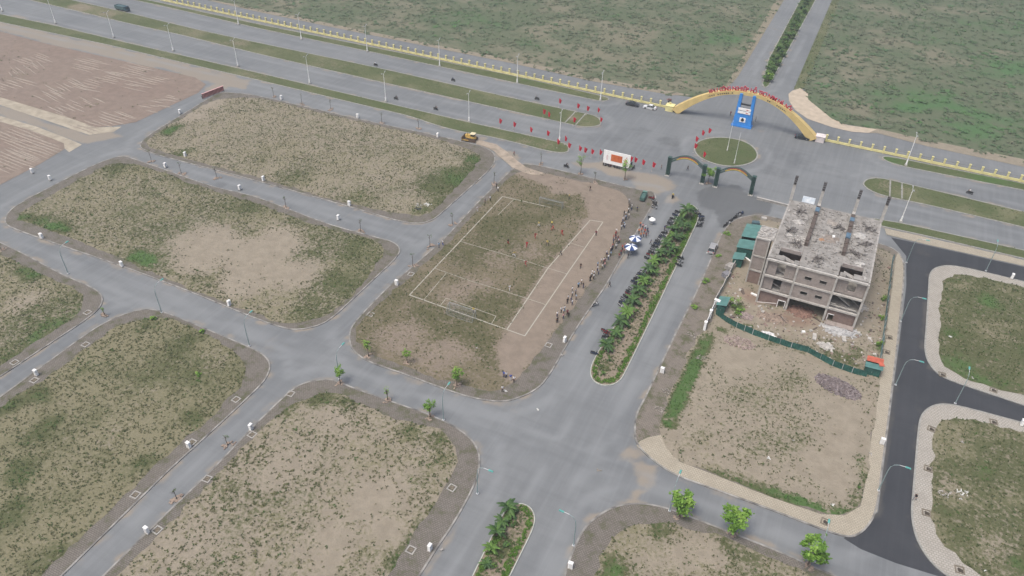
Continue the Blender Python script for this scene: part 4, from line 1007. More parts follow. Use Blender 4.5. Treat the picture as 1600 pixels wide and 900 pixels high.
# ------------------------------------------------------------------ white cable cabinets
def cabinet():
    r = thing("cable_cabinet", "", "cabinet", (0, 0, 0), 0, "white cable cabinets on the pavements")
    MB().box((0, 0, .08), (.85, .6, .16)).build("plinth", CONC, r)
    b = MB().box((0, 0, .75), (.7, .48, 1.18)).build("body", WHITE, r)
    MB().box((0, -.275, .8), (.34, .03, 1.1)).box((-.0, 0, 0), (.001, .001, .001)).build("door", mat("off_white_door", (.66, .66, .65), .6, .05, 3), b)
    MB().box((0, 0, 1.385), (.82, .58, .09), taper=.9).build("roof", mat("cabinet_roof", (.70, .70, .69), .6, .05, 3), r)
    return r
proto = cabinet()
CAB = zip([(-195.55,159.78),(-201.88,111.23),(-194.09,110.82),(-172.12,138.53),(-172.10,130.97),(-144.80,131.01),(-170.74,90.15),(-144.06,90.65),(-174.51,184.05),(-143.55,184.09),(-113.77,184.31),(-142.49,137.89),(-113.57,137.98),(-111.88,130.92),(-83.23,114.19),(-129.34,56.97),(-111.60,90.93),(-82.59,64.97),(-89.45,56.71),(-82.31,40.64),(-40.67,58.19),(-41.21,113.63),(-20.14,113.99),(-19.76,65.24),(21.32,114.27),(44.62,183.71),(44.60,131.28)],
    ["white cabinet near the red barrier by the upper lot's left corner", "white cabinet on the far side of the road at the left edge", "white cabinet on the near side of the road at the left edge",
     "white cabinet on the lower edge of the upper lot, leftmost of three", "white cabinet at the top corner of the bare-patch lot", "white cabinet on the upper edge of the bare-patch lot, middle one",
     "white cabinet on the lower edge of the bare-patch lot by its left green corner", "white cabinet beside the lush clump on the bare-patch lot's lower edge", "white cabinet on the lane above the upper lot's left part",
     "white cabinet on the lane above the middle of the upper lot", "white cabinet on the lane just left of the bulldozer", "white cabinet on the lower edge of the upper lot, middle of three",
     "white cabinet on the lower edge of the upper lot, rightmost of three", "white cabinet on the upper edge of the bare-patch lot, rightmost", "white cabinet at the football ground's left pavement edge",
     "white cabinet on the path between the two left lots", "white cabinet on the lower edge of the bare-patch lot, nearest the corner", "white cabinet on the left edge of the bottom-centre sandy lot, upper one",
     "white cabinet on the right edge of the lower left grassy lot", "white cabinet on the left edge of the bottom-centre sandy lot, lower one", "white cabinet on the paved strip at the bottom edge of the centre lot",
     "white cabinet on the pavement below the football crowd", "white cabinet on the dusty strip left of the building plot", "white cabinet at the bottom edge beside the round pavement corner",
     "white cabinet on the beige walk beside the fresh dark street", "white cabinet on the pale walk of the right-edge green lot", "white cabinet on the pale walk at the right edge above the lower right lot"])
for k, (p, l) in enumerate(CAB):
    q = proto if k == 0 else copy_tree(proto)
    q.location = (*p, .13); q["label"] = l; q.rotation_euler = (0, 0, random.choice([0, HZ]) + random.uniform(-.15, .15))

# ------------------------------------------------------------------ pavement pits
def pit(dark):
    r = thing("dark_tree_pit" if dark else "tree_pit", "", "tree pit", (0, 0, 0), 0, "dark pits in the beige and pale walks" if dark else "square concrete-framed pits in the worn pavements")
    q = MB()
    for sx, sy, w, h in ((0, -.6, 1.4, .2), (0, .6, 1.4, .2), (-.6, 0, .2, 1.0), (.6, 0, .2, 1.0)): q.box((sx, sy, .03), (w, h, .1))
    q.build("frame", mat("pit_frame_brown", (.16, .14, .11), .9, .2, 3) if dark else mat("pit_frame_pale", (.30, .29, .27), .9, .2, 2), r)
    q = MB()
    for i in range(9):
        q.box((random.uniform(-.35, .35), random.uniform(-.35, .35), .02), (.35, .3, .07), rz=random.random() * 3, tilt=(random.uniform(-.2, .2), random.uniform(-.2, .2)))
    q.build("soil", mat("pit_soil_dark", (.06, .05, .04), .95, .3, 5) if dark else mat("pit_soil", (.15, .13, .1), .95, .3, 5), r)
    return r
pa, pb = pit(False), pit(True)
PITS = zip([(-136.89,75.03),(-136.47,57.43),(-128.55,67.58),(-128.52,55.78),(-90.36,69.54),(-89.93,57.81),(-89.79,45.05),(-81.63,52.92),(-81.32,41.68),(-81.65,64.07),(-82.21,75.45),(-82.43,102.55),(-43.36,56.84),(-43.58,70.16),(-82.64,119.28),(-43.79,111.15)],
    ["concrete-framed pit by the left-edge lot's right corner", "concrete-framed pit on the left-edge lot's lower pavement", "concrete-framed pit on the grassy lot's upper pavement, upper one", "concrete-framed pit beside the cabinet on the path between the two left lots",
     "pale empty pit frame on the grassy lot's right pavement, uppermost", "pit frame right behind a white cabinet on the grassy lot's right pavement", "pit frame halfway down the grassy lot's right pavement", "pit frame on the centre lot's left pavement, middle one",
     "pit frame beside the lower cabinet on the centre lot's left pavement", "pit frame by the upper cabinet on the centre lot's left pavement", "pit frame at the centre lot's top left corner", "pit frame at the football ground's left corner",
     "whitish pit frame beside the bottom-edge cabinet of the centre lot", "broken whitish pit frame near the centre lot's right tip", "pit frame on the left pavement of the football ground", "whitish pit frame on the pavement below the football crowd"])
for k, (p, l) in enumerate(PITS):
    q = pa if k == 0 else copy_tree(pa)
    q.location = (*p, .13); q["label"] = l; q.rotation_euler = (0, 0, random.uniform(-.1, .1))
PITS = zip([(20.14,146.97),(20.04,141.64),(30.78,139.57),(40.08,139.44),(39.93,129.79),(29.40,122.42),(29.28,111.88),(29.41,101.53),(34.58,92.31),(14.47,91.98)],
    ["dark pit on the beige walk right of the building, upper one", "dark pit on the beige walk right of the building, lower one", "dark pit at the bend of the right-edge green lot's pale walk", "dark pit on the lower pale walk of the right-edge green lot",
     "dark pit on the upper pale walk of the lower right lot", "dark pit at the rounded corner of the lower right lot's walk", "dark pit on the left pale walk of the lower right lot, upper one", "dark pit on the left pale walk of the lower right lot, lower one",
     "dark pit at the bottom bend of the lower right lot's pale walk", "dark pit on the beige walk at the bottom of the building plot"])
for k, (p, l) in enumerate(PITS):
    q = pb if k == 0 else copy_tree(pb)
    q.location = (*p, .136); q["label"] = l; q.rotation_euler = (0, 0, random.uniform(-.2, .2))

# ------------------------------------------------------------------ trees and plants
def leaf_crown(name, R, H, zc, n, leaf, material=LEAF, seed=1, clumps=14):
    """leaf-sized quads gathered in clumps round branch ends"""
    rr = np.random.default_rng(seed)
    cc = rr.normal(0, 1, (clumps, 3)); cc /= np.linalg.norm(cc, axis=1)[:, None]
    cc *= rr.uniform(.4, 1.05, (clumps, 1)); cc *= np.array([R, R, H]); cc[:, 2] += zc
    k = rr.integers(0, clumps, n)
    P = cc[k] + rr.normal(0, 1, (n, 3)) * np.array([R, R, H]) * .17
    V = np.zeros((n, 4, 3))
    az = rr.uniform(0, 6.28, n); tl = rr.uniform(-.7, .5, n)
    d1 = np.stack([np.cos(az) * np.cos(tl), np.sin(az) * np.cos(tl), np.sin(tl)], 1)
    d2 = np.stack([-np.sin(az), np.cos(az), rr.uniform(-.4, .4, n)], 1)
    s = leaf * rr.uniform(.6, 1.3, n)[:, None]
    V[:, 0] = P - d1 * s * .6; V[:, 1] = P + d2 * s * .38; V[:, 2] = P + d1 * s * .7; V[:, 3] = P - d2 * s * .38
    me = bpy.data.meshes.new(name)
    me.from_pydata(V.reshape(-1, 3).tolist(), [], (np.arange(n)[:, None] * 4 + np.arange(4)).tolist())
    at = me.attributes.new("tint", 'FLOAT', 'POINT')
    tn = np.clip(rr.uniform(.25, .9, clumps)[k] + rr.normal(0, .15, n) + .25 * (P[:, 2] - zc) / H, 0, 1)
    at.data.foreach_set("value", np.repeat(tn, 4).astype(np.float32))
    me.materials.append(material)
    return me, cc
def young_tree(name, label, loc, h, R, n, leaf, seed, group=None, soil=True):
    r = thing(name, label, "tree", (*loc, .13), random.random() * 6, group)
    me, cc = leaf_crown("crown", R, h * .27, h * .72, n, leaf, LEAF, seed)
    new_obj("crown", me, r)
    MB().tube([(0, 0, 0), (.05, .02, h * .3), (0, 0, h * .62), (0, 0, h * .85)], [.09 + .01 * h, .07, .05, .02], 6).build("trunk", BARK, r)
    q = MB()
    for c in cc: q.tube([(0, 0, h * .42), (c[0] * .5, c[1] * .5, (c[2] + h * .42) / 2 + .1), tuple(c)], [.04, .03, .012], 4)
    q.build("limbs", BARK, r)
    if soil:
        q = MB()
        for i in range(12): q.box((random.uniform(-.8, .8), random.uniform(-.6, .6), .02), (random.uniform(.2, .6), random.uniform(.2, .5), .12), rz=random.random() * 3, tilt=(random.uniform(-.3, .3), random.uniform(-.3, .3)))
        q.build("soil_mound", mat("red_soil", (.26, .205, .165), .95, .25, 3), r)
    return r
YT = zip([(-7.34,82.04),(1.29,82.71),(13.19,82.38),(-75.40,82.09),(-75.10,91.21),(-66.91,93.07),(-54.82,91.87),(-55.29,82.50),(-64.69,82.53),(-31.65,195.24),(-53.35,186.20),(-65.76,183.42),(-132.90,76.11)],
    [(5.8, 2.0, 1000, .42), (5.8, 2.0, 1000, .42), (5.8, 1.9, 900, .42), (4.6, 1.1, 330, .26), (4.4, .9, 150, .24), (3.6, .75, 200, .24), (4.6, 1.15, 420, .26), (4.4, 1.0, 330, .26), (3.4, .6, 40, .2), (5.0, 1.9, 800, .3), (5.8, 1.7, 380, .3), (5.6, 1.5, 170, .28), (2.2, .4, 50, .2)],
    ["leafy young tree at the bottom edge, first of three from the junction", "leafy young tree at the bottom edge, middle of three", "leafy young tree at the bottom edge, rightmost of three", "spindly green sapling at the tip of the bottom-centre lot",
     "sparse sapling at the football ground's lower left corner", "small bright sapling on the football ground's lower edge", "bushy sapling near the football ground's bottom tip", "green sapling on the upper edge of the bottom-centre lot",
     "nearly bare sapling on the upper edge of the bottom-centre lot", "round green tree between the two truss gates", "green tree beside the white billboard", "thin yellowish tree on the lane left of the billboard", "tiny green sapling by the road at the left lots"])
for k, (p, a, l) in enumerate(YT):
    young_tree("young_tree", l, p, *a, seed=20 + k)

def stick_tree(label, p, h, seed):
    random.seed(seed)
    r = thing("bare_sapling", label, "tree", (*p, .13), random.random() * 6, "bare stick saplings along the streets")
    MB().tube([(0, 0, 0), (.06, 0, h * .5), (0, .04, h)], [.07, .055, .03], 5).build("trunk", TWIG, r)
    q = MB()
    for i in range(9):
        a = random.random() * 6.28; z = h * random.uniform(.6, .98); l = random.uniform(.3, .75)
        q.tube([(0, 0, z), (math.cos(a) * l * .6, math.sin(a) * l * .6, z + l * .4), (math.cos(a) * l, math.sin(a) * l, z + l * .55)], [.03, .022, .01], 4)
    q.build("limbs", TWIG, r)
    me, _ = leaf_crown("crown", .55, .5, h * .95, 26, .17, TUFT, seed, 5)
    new_obj("crown", me, r)
    q = MB()
    for i in range(12): q.box((random.uniform(-1.2, 1.2), random.uniform(-.5, .5), .01), (random.uniform(.3, .9), random.uniform(.2, .5), .06), rz=random.random() * 3, tilt=(random.uniform(-.2, .2), random.uniform(-.2, .2)))
    q.build("soil_mound", mat("red_soil", (.26, .205, .165), .95, .25, 3), r)
ST = [(-178.27,131.63),(-165.33,130.30),(-154.86,132.95),(-127.67,129.41),(-103.62,129.08),(-84.97,166.45),(-84.83,142.74),(-84.61,131.23),(-84.03,122.34),(-178.16,184.49),(-166.19,184.39),(-155.34,185.61),(-134.53,184.60),(-122.34,186.92),(-78.26,183.35),(-60.27,180.42),(-174.53,82.17),(-83.18,47.54),(-83.84,60.24)]
SL = ["bare sapling on the bare-patch lot's upper edge, first from the left", "bare sapling on the bare-patch lot's upper edge, second from the left", "bare sapling on the bare-patch lot's upper edge, third from the left",
      "bare sapling on the bare-patch lot's upper edge, fourth from the left", "bare sapling on the bare-patch lot's upper edge, rightmost", "bare sapling beside the street at the football ground's top corner",
      "bare sapling on the football ground's left pavement, opposite the lot corner", "bare sapling on the football ground's left pavement by two spectators", "bare sapling on the football ground's left pavement, lowest of its row",
      "thin sapling on the upper lot's lane edge, first from the left", "thin sapling on the upper lot's lane edge, second from the left", "thin sapling on the upper lot's lane edge, third from the left",
      "thin sapling on the upper lot's lane edge, fourth from the left", "thin sapling on the upper lot's lane edge, nearest the bulldozer", "bare sapling where the dirt track meets the lane", "bare sapling at the upper edge of the football ground",
      "bare sapling on the left-edge lot at the frame edge", "leafless stick sapling low on the centre lot's left pavement", "leafless stick sapling higher on the centre lot's left pavement"]
for k, (p, l) in enumerate(zip(ST, SL)): stick_tree(l, p, 3.4 if k < 16 else 2.2, 100 + k)
random.seed(11)

def frond_mesh(L_, seed):
    rr = random.Random(seed)
    vs, fs, n = [], [], 7
    for i in range(n):
        t = i / (n - 1)
        x = L_ * (t * .95); z = L_ * (.55 * t - .75 * t * t)
        w = L_ * .17 * math.sin(math.pi * (.12 + .86 * t)) * (1 if i % 2 else .72)
        vs += [(x, -w, z - w * .35), (x, 0, z), (x, w, z - w * .35)]
    for i in range(n - 1):
        a = 3 * i
        fs += [(a, a + 1, a + 4, a + 3), (a + 1, a + 2, a + 5, a + 4)]
    me = MB().add(vs, fs).mesh("frond", PALM)
    at = me.attributes.new("tint", 'FLOAT', 'POINT')
    v0 = rr.uniform(.15, .7)
    at.data.foreach_set("value", [min(1, max(0, v0 + rr.uniform(-.15, .15))) for _ in me.vertices])
    return me
FR = [frond_mesh(1.0, s) for s in range(6)]
FRB = []
for f in FR[:3]:
    c = f.copy(); c.attributes["tint"].data.foreach_set("value", [random.uniform(.8, 1) for _ in c.vertices]); FRB.append(c)
def palm(label, p, h, R, bright=False, n=15):
    r = thing("young_palm", label, "palm", (*p, .15), random.random() * 6, "young palms planted in the street medians")
    MB().tube([(0, 0, 0), (0, 0, h * .6), (.03, 0, h)], [.2, .15, .11], 7).build("trunk", BARK, r)
    for i in range(n):
        o = new_obj("frond", random.choice(FRB if bright else FR), r, (0, 0, h * random.uniform(.9, 1.05)))
        s = R * random.uniform(.75, 1.1)
        o.scale = (s, s * 1.15, s)
        o.rotation_euler = (0, -random.uniform(-.25, .75), 2.4 * i + random.uniform(-.3, .3))
PP = [(-32.04,174.13,0.17),(-32.86,169.80,0.17),(-33.29,165.44,0.17),(-30.82,167.42,0.17),(-31.37,161.78,0.16),(-32.68,157.86,0.16),(-30.77,156.95,0.16),(-32.83,153.07,0.16),(-33.18,149.54,0.16),(-33.27,145.36,0.15),(-32.90,140.43,0.15),(-32.74,136.68,0.15),(-32.75,132.69,0.14),(-32.47,127.97,0.14),(-32.56,124.47,0.14),(-32.25,120.34,0.14),(-32.51,115.62,0.13),(-32.50,65.20,0.10),(-33.01,70.15,0.11)]
PLb = ["tall young palm at the head of the planted median", "young palm at the head of the median, second in the left row", "young palm in the left row of the median, third from its head", "young palm in the middle of the median head", "young palm in the middle of the median, second from its head",
       "young palm in the median's left row, fourth from its head", "young palm in the middle of the median, third from its head", "young palm in the median's left row, beside the umbrellas' level", "bright yellow-green palm in the upper half of the median", "young palm in the median's left row, just below the bright palm",
       "bright palm at the middle of the median", "young palm in the median's left row, sixth from its foot", "young palm in the median's left row, fifth from its foot", "bright yellow-green palm in the lower half of the median", "young palm in the median's left row, third from its foot",
       "young palm by the red parked bikes", "lowest young palm of the median, by the single parked bike", "young palm in the bottom-edge median", "young palm at the tip of the bottom-edge median"]
for k, (p, l) in enumerate(zip(PP, PLb)):
    palm(l, p[:2], 2.6 if k == 0 else random.uniform(.9, 1.7), 2.9 if k == 0 else random.uniform(1.8, 2.4), k in (8, 10, 13))

EX = [(-31.53,177.31),(-32.89,172.25),(-32.29,166.64),(-30.55,163.53),(-32.39,163.56),(-32.72,160.74),(-30.69,154.50),(-32.57,155.38),(-32.90,151.20),(-31.00,151.28),(-33.15,147.47),(-31.76,145.57),(-33.08,142.87),(-31.71,141.05),(-32.89,138.50),(-31.50,135.71),(-32.77,134.52),(-32.51,130.23),(-32.51,125.97),(-32.40,122.39),(-32.43,117.71),(-32.65,67.55),(-31.95,62.35),(-31.52,59.80),(-32.11,69.76)]
EL = ["head", "head", "head", "upper part", "upper part", "upper part", "upper part", "upper part", "upper part", "upper part", "middle", "middle", "middle", "middle", "middle", "lower part", "lower part", "lower part", "lower part", "lower part", "lower part"]
seen = {}
for k, p in enumerate(EX):
    if k < 21:
        seen[EL[k]] = seen.get(EL[k], 0) + 1
        l = "low bushy palm filling the %s of the long median, %s from the top there" % (EL[k], ["first", "second", "third", "fourth", "fifth", "sixth", "seventh"][seen[EL[k]] - 1])
    else: l = ["low bushy palm near the tip of the bottom-edge median", "low bushy palm on the left of the bottom-edge median, upper", "low bushy palm on the left of the bottom-edge median, lower", "low bushy palm at the right of the bottom median's tip"][k - 21]
    palm(l, p, random.uniform(.5, 1.0), random.uniform(1.3, 1.8) if k < 13 or k > 20 else random.uniform(.9, 1.2), k % 9 == 4, 12)

def shrub(label, p, R, H, material=LEAF, n=160, seed=1, z=.15, leaf=.2, group=None, name="round_shrub", cat="shrub"):
    r = thing(name, label, cat, (*p, z), 0, group)
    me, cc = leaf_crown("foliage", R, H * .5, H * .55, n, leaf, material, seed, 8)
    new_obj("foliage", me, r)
    q = MB()
    for c in cc: q.tube([(0, 0, 0), (c[0] * .5, c[1] * .5, c[2] * .6), tuple(c)], [.04, .025, .01], 4)
    q.build("stems", BARK, r)
    return r
SB = [(-31.41,151.07),(-31.57,148.00),(-31.30,142.67),(-30.82,138.76),(-30.93,136.28),(-31.05,132.53),(-31.02,130.24),(-30.94,126.54),(-30.92,124.36),(-30.77,120.64),(-30.87,118.51),(-30.93,112.48),(-30.57,108.21),(-30.44,64.27),(-30.31,60.04),(-31.15,68.04)]
for k, p in enumerate(SB):
    if k < 13: l = "small dark shrub in the median's bare strip, number %s from its foot" % ["thirteen", "twelve", "eleven", "ten", "nine", "eight", "seven", "six", "five", "four", "three", "two", "one"][k]
    else: l = ["dark ball shrub in the middle of the bottom-edge median", "dark ball shrub at the frame edge of the bottom median", "small dark shrub in the upper part of the bottom-edge median"][k - 13]
    shrub(l, p, .5 if k < 13 else .6, .75, PALM, 90, 300 + k, group="small dark shrubs in the medians")
for k, (p, (R, H, l)) in enumerate(zip([(-12.19,142.85),(-10.38,139.94),(-20.22,147.88),(-20.63,171.09),(-20.27,160.27),(-19.98,137.50),(-58.26,245.00),(17.99,152.65),(17.89,160.34),(18.51,143.34),(-101.30,71.19),(-122.54,79.78),(-110.20,81.41),(-32.50,284.02),(-31.68,289.46),(-32.64,293.30),(-31.80,299.00),(-32.92,303.74),(-32.06,309.73),(-33.31,313.89),(-32.20,320.30),(-33.63,325.47),(-32.49,332.24),(-33.81,336.89),(-32.65,344.02),(-34.16,349.83),(-34.22,356.66),(-34.38,362.61),(-33.15,370.57),(-34.76,377.15),(-34.83,384.84),(-35.01,391.56),(-33.72,400.51),(-31.56,280.37)],
    [(1.6, 2.2, "large green bush inside the site fence near the white gate"), (1.2, 1.5, "smaller green bush inside the site fence, below the large one"), (1.0, 1.0, "straggling bush on the dusty strip left of the site"), (.9, .5, "low round bush at the kerb near the green shed"),
     (.7, .45, "low bush at the kerb by the silver parked car"), (.7, .6, "small bush on the dusty strip near the white gate"), (.9, 1.4, "reddish flowering bush at the left foot of the big arch"), (.7, 1.2, "green shrub along the site's right screen, middle one"), (.7, 1.3, "green shrub along the site's right screen, upper one"),
     (.8, 1.2, "green shrub along the site's right screen, lower one"), (.55, .8, "bright green weed bush on the lower left grassy lot"), (.7, .8, "dark green bush at the grassy lot's top corner"), (.6, .7, "dark bush on the grassy lot's upper edge")] +
    [(2.1, 2.6, "roadside tree in the planted strip, number %s from the big arch" % w) for w in ("two", "three", "four", "five", "six", "seven", "eight", "nine", "ten", "eleven", "twelve", "thirteen", "fourteen", "fifteen", "sixteen", "seventeen", "eighteen", "nineteen", "twenty", "twenty-one")] + [(2.0, 3.0, "dense green tree in the planted strip nearest the arch")])):
    m_ = LEAF
    if "reddish" in l: m_ = tint_material("red_leaf", [(0, (.06, .04, .02)), (.5, (.16, .05, .04)), (1, (.25, .08, .07))])
    if k >= 13: m_ = PALM if k != 33 else LEAF
    shrub(l, p, R, H, m_, 160 if k < 13 else 420, 400 + k, .14, .26 if k < 13 else .42, group="trees in the planted strip of the approach road" if k >= 13 else None, name="bush" if k < 13 else "roadside_tree", cat="bush" if k < 13 else "tree")

# the planted street medians: kerb, soil, clipped green border
def street_median(outline, label, blobs):
    o = ccw(smooth_poly(outline, 2))
    fn = cover_fn((.42, .33, .35), blobs)
    p = ground_mesh("street_median", o, 1.2, fn, SOIL, .135, kind="structure", label=label)
    band(o, .16, -.01, .19, "kerb", mat("white_green_kerb", (.38, .40, .36), .9, .15, 1), p)
    ring_in = offset(o, 1.35)
    xs = [a[0] for a in o]; ys = [a[1] for a in o]
    n = int((max(xs) - min(xs)) * (max(ys) - min(ys)) * 16)
    X = rng.uniform(min(xs), max(xs), n); Y = rng.uniform(min(ys), max(ys), n)
    k = inside(o, X, Y); X, Y = X[k], Y[k]
    ed = edge_dist(o, X, Y)
    k = (ed > .45) & (ed < 1.45 + .7 * vnoise(X, Y, .5, 2.0)); X, Y = X[k], Y[k]
    T = len(X)
    me = blades_mesh("border_hedge", X, Y, np.full(T, .135), rng.uniform(.25, .45, T), rng.uniform(.2, .42, T), rng.uniform(.3, 1, T), HEDGE, 7)
    tag(new_obj("border_hedge", me), "clipped green border along the " + label, "hedge", None, "stuff")
    weeds("groundcover", "ground cover on the " + label, offset(o, 1.2), fn, 3.2, (.22, .5), (.12, .4), .135)
street_median([(-34.31,178.44),(-33.57,181.47),(-31.59,181.38),(-29.79,178.60),(-28.84,174.39),(-28.11,153.40),(-27.20,127.99),(-26.68,110.21),(-26.85,107.66),(-27.95,105.88),(-29.86,104.90),(-32.03,105.61),(-33.45,108.19),(-33.94,112.67),(-33.65,123.42),(-33.91,141.59),(-34.22,162.93)],
              "long planted median between the two carriageways", [(-31.99,172.73,4.06,'g',.7),(-30.06,171.97,3.37,'g',.6),(-29.14,165.60,3.28,'g',.5),(-29.68,158.79,2.56,'g',.3),(-30.89,110.14,1.82,'o'),(-33.06,161.88,2.28,'g',.5)])
street_median([(-33.60,69.43),(-33.20,71.48),(-31.71,72.81),(-29.90,72.72),(-28.44,71.34),(-27.80,69.19),(-27.58,64.17),(-27.38,58.14),(-26.99,51.54),(-26.20,37.70),(-30.02,35.79),(-31.70,49.17),(-32.63,56.68),(-33.04,62.70)], "short planted median at the bottom edge", [(-31.80,69.36,1.47,'g',.5),(-30.59,64.59,2.44,'o')])
# ------------------------------------------------------------------ unfinished three-storey building
def brick_material(name, a, c, mortar):
    m, N, L, b = nodes_of(name)
    g = G(N, L)
    tc = N.new("ShaderNodeTexCoord").outputs["Object"]
    br = N.new("ShaderNodeTexBrick")
    L.new(g.mapping(tc, (1, 1, 1), (HZ, 0, 0)), br.inputs["Vector"])
    br.inputs["Scale"].default_value = 1.0
    br.inputs["Brick Width"].default_value = .42
    br.inputs["Row Height"].default_value = .16
    br.inputs["Mortar Size"].default_value = .018
    br.inputs["Color1"].default_value = (*a, 1); br.inputs["Color2"].default_value = (*c, 1); br.inputs["Mortar"].default_value = (*mortar, 1)
    n = g.noise(tc, .8, 6, .65)
    col = g.mix(g.math('MULTIPLY', g.step(n, .4, .7), .5), br.outputs["Color"], [v * .7 for v in a])
    L.new(col, b.inputs["Base Color"])
    b.inputs["Roughness"].default_value = .92
    b.inputs["Specular IOR Level"].default_value = .15
    MATS[name] = m
    return m
BRG = brick_material("grey_brown_brick", (.265, .228, .208), (.315, .272, .25), (.32, .295, .28))
BRR = brick_material("reddish_brick", (.20, .135, .115), (.245, .17, .145), (.26, .23, .21))
BRD = mat("dark_old_brick", (.10, .08, .07), .9, .35, 1.5)
bd = thing("unfinished_building", "unfinished three-storey brick building with littered grey concrete roof", "building", (-8.0, 146.4, .15))
W_, D_ = 20.9, 28.1
LV = [0.0, 3.85, 7.8, 12.0]
UX = [0.0, 6.5, 14.55, 20.9]
def wall(name, x0, x1, y, z0, z1, holes, m, t=.24, parent=bd):
    """brick wall in the plane y, with rectangular openings (x0,x1,z0,z1)"""
    q = MB()
    xs = sorted({x0, x1, *[h[0] for h in holes], *[h[1] for h in holes]})
    zs = sorted({z0, z1, *[h[2] for h in holes], *[h[3] for h in holes]})
    for a, b in zip(xs[:-1], xs[1:]):
        for c, d_ in zip(zs[:-1], zs[1:]):
            mx, mz = (a + b) / 2, (c + d_) / 2
            if any(h[0] < mx < h[1] and h[2] < mz < h[3] for h in holes): continue
            q.box((mx, y, mz), (b - a, t, d_ - c))
    o = q.build(name, m, parent)
    return o
def frame_window(x0, x1, y, z0, z1):
    q = MB()
    t = .09
    q.box(((x0 + x1) / 2, y, z0 - t / 2), (x1 - x0 + .2, .34, t)).box(((x0 + x1) / 2, y, z1 + t / 2), (x1 - x0 + .2, .34, t))
    q.build("window_lintel", CONC, bd)
# slabs
q = MB()
q.box((W_ / 2, D_ / 2 + .3, LV[1] - .15), (W_, D_ - .7, .28)).build("floor_slab", CONC, bd)
MB().box((W_ / 2, D_ / 2 + .3, LV[2] - .15), (W_, D_ - .7, .28)).build("floor_slab", CONC, bd)
roof = MB()
roof.box((3.2, 16.25, 11.85), (6.4, 23.5, .3)).box((10.5, 14.2, 11.85), (8.1, 27.6, .3)).box((17.75, 16.2, 11.85), (6.3, 23.6, .3))
roof.box((2.6, 1.5, 11.84), (1.6, 1.7, .27)).box((18.3, 1.6, 11.84), (1.6, 1.8, .27)).box((15.4, 1.3, 11.84), (1.2, 1.4, .27))
roof.box((.9, 2.6, 11.85), (1.8, 3.8, .298)).box((5.9, 1.2, 11.84), (1.0, 1.5, .27)).box((20.0, 2.6, 11.85), (1.8, 3.8, .298))
roof = roof.build("roof_slab", mat("cement_roof", (.22, .208, .192), .95, .2, .5, col2=(.31, .298, .28), bump=.5), bd)
# columns and beams on the facade
for x in (0.0, 6.45, 14.5, 20.75):
    MB().box((x, -.02, 5.9), (.42, .42, 11.9)).build("column", CONC2, bd)
for (a, b) in ((0, 6.45), (6.45, 14.5), (14.5, 20.75)):
    for z in LV[1:]:
        MB().box(((a + b) / 2, -.1, z - .16), (b - a - .43, .5, .42)).build("edge_beam", CONC2, bd)
for y in (4.3, 9.4, 14.1, 18.8, 23.4, 27.9):
    for x in (0.0, 20.75):
        MB().box((x, y, 5.9), (.36, .36, 11.9)).build("side_column", CONC, bd)
for z in LV[1:]:
    for x in (0.0, 20.75):
        MB().box((x, D_ / 2 + .1, z - .16), (.34, D_ - .7, .36)).build("side_beam", CONC, bd)
# facade walls
for i in (1, 2):
    z0, z1 = LV[i] + .06, LV[i + 1] - .38
    wh = [(8.35, 9.75, z0 + 1.35, z0 + 2.1), (11.45, 12.85, z0 + 1.35, z0 + 2.1)]
    wall("brick_wall", 6.67, 14.28, .02, z0, z1, wh, BRG)
    for h in wh: frame_window(h[0], h[1], .02, h[2], h[3])
    wall("brick_wall", .22, 6.23, .5, z0, z1, [(2.3, 4.1, z0 + .0, z1 - .3)], BRG)
    MB().box((3.2, 1.3, z0 + .9), (2.6, .22, .25), tilt=(0, .42)).box((5.1, .32, z0 + 1.0), (.1, .08, 1.7)).build("stair_piece", CONC, bd)
z0, z1 = LV[2] + .06, LV[3] - .38
wall("brick_wall", 14.72, 20.53, .5, z0, z1, [(16.9, 18.6, z0 + .9, z1 - .2)], BRG)
MB().box((17.4, 1.4, z0 + .8), (2.8, .25, .25), tilt=(0, .5)).box((15.6, .3, z0 + 1.1), (.1, .08, 1.8)).build("stair_piece", CONC, bd)
z0 = LV[1] + .06
MB().box((17.4, .35, z0 + .5), (5.6, .16, .12)).box((15.4, .35, z0 + .9), (1.2, .16, .12)).build("rail_beam", CONC2, bd)
for k, (x, tl) in enumerate(((16.4, .55), (18.2, .62))):
    MB().box((x + .6, 2.2 + k, z0 + 1.5), (4.2, 1.1, .22), tilt=(0, tl)).build("stair_flight", CONC, bd)
# ground floor
wall("brick_wall", .25, 6.2, .35, .0, LV[1] - .38, [(4.6, 5.9, 0, 1.9)], BRR)
q = MB()
q.box((4.45, .12, .95), (.14, .14, 1.9)).box((6.0, .12, .95), (.14, .14, 1.9)).box((5.22, .12, 1.95), (1.7, .14, .14))
q.build("door_frame", WHITE, bd)
MB().tube([(.2, -.9, .6), (4.3, -.5, 1.3)], .09, 6).build("pipe", mat("pvc_pipe", (.5, .47, .45), .6, .1, 3), bd)
wall("brick_wall", 14.75, 20.5, .35, .0, LV[1] - .38, [(15.3, 16.3, 0, 2.0)], BRR)
MB().box((15.1, .12, 1.0), (.12, .12, 2.0)).box((15.7, .12, 2.05), (1.3, .12, .12)).build("door_frame", WHITE, bd)
MB().box((17.9, -.9, .35), (5.8, 1.5, .5)).build("brick_step", BRG, bd)
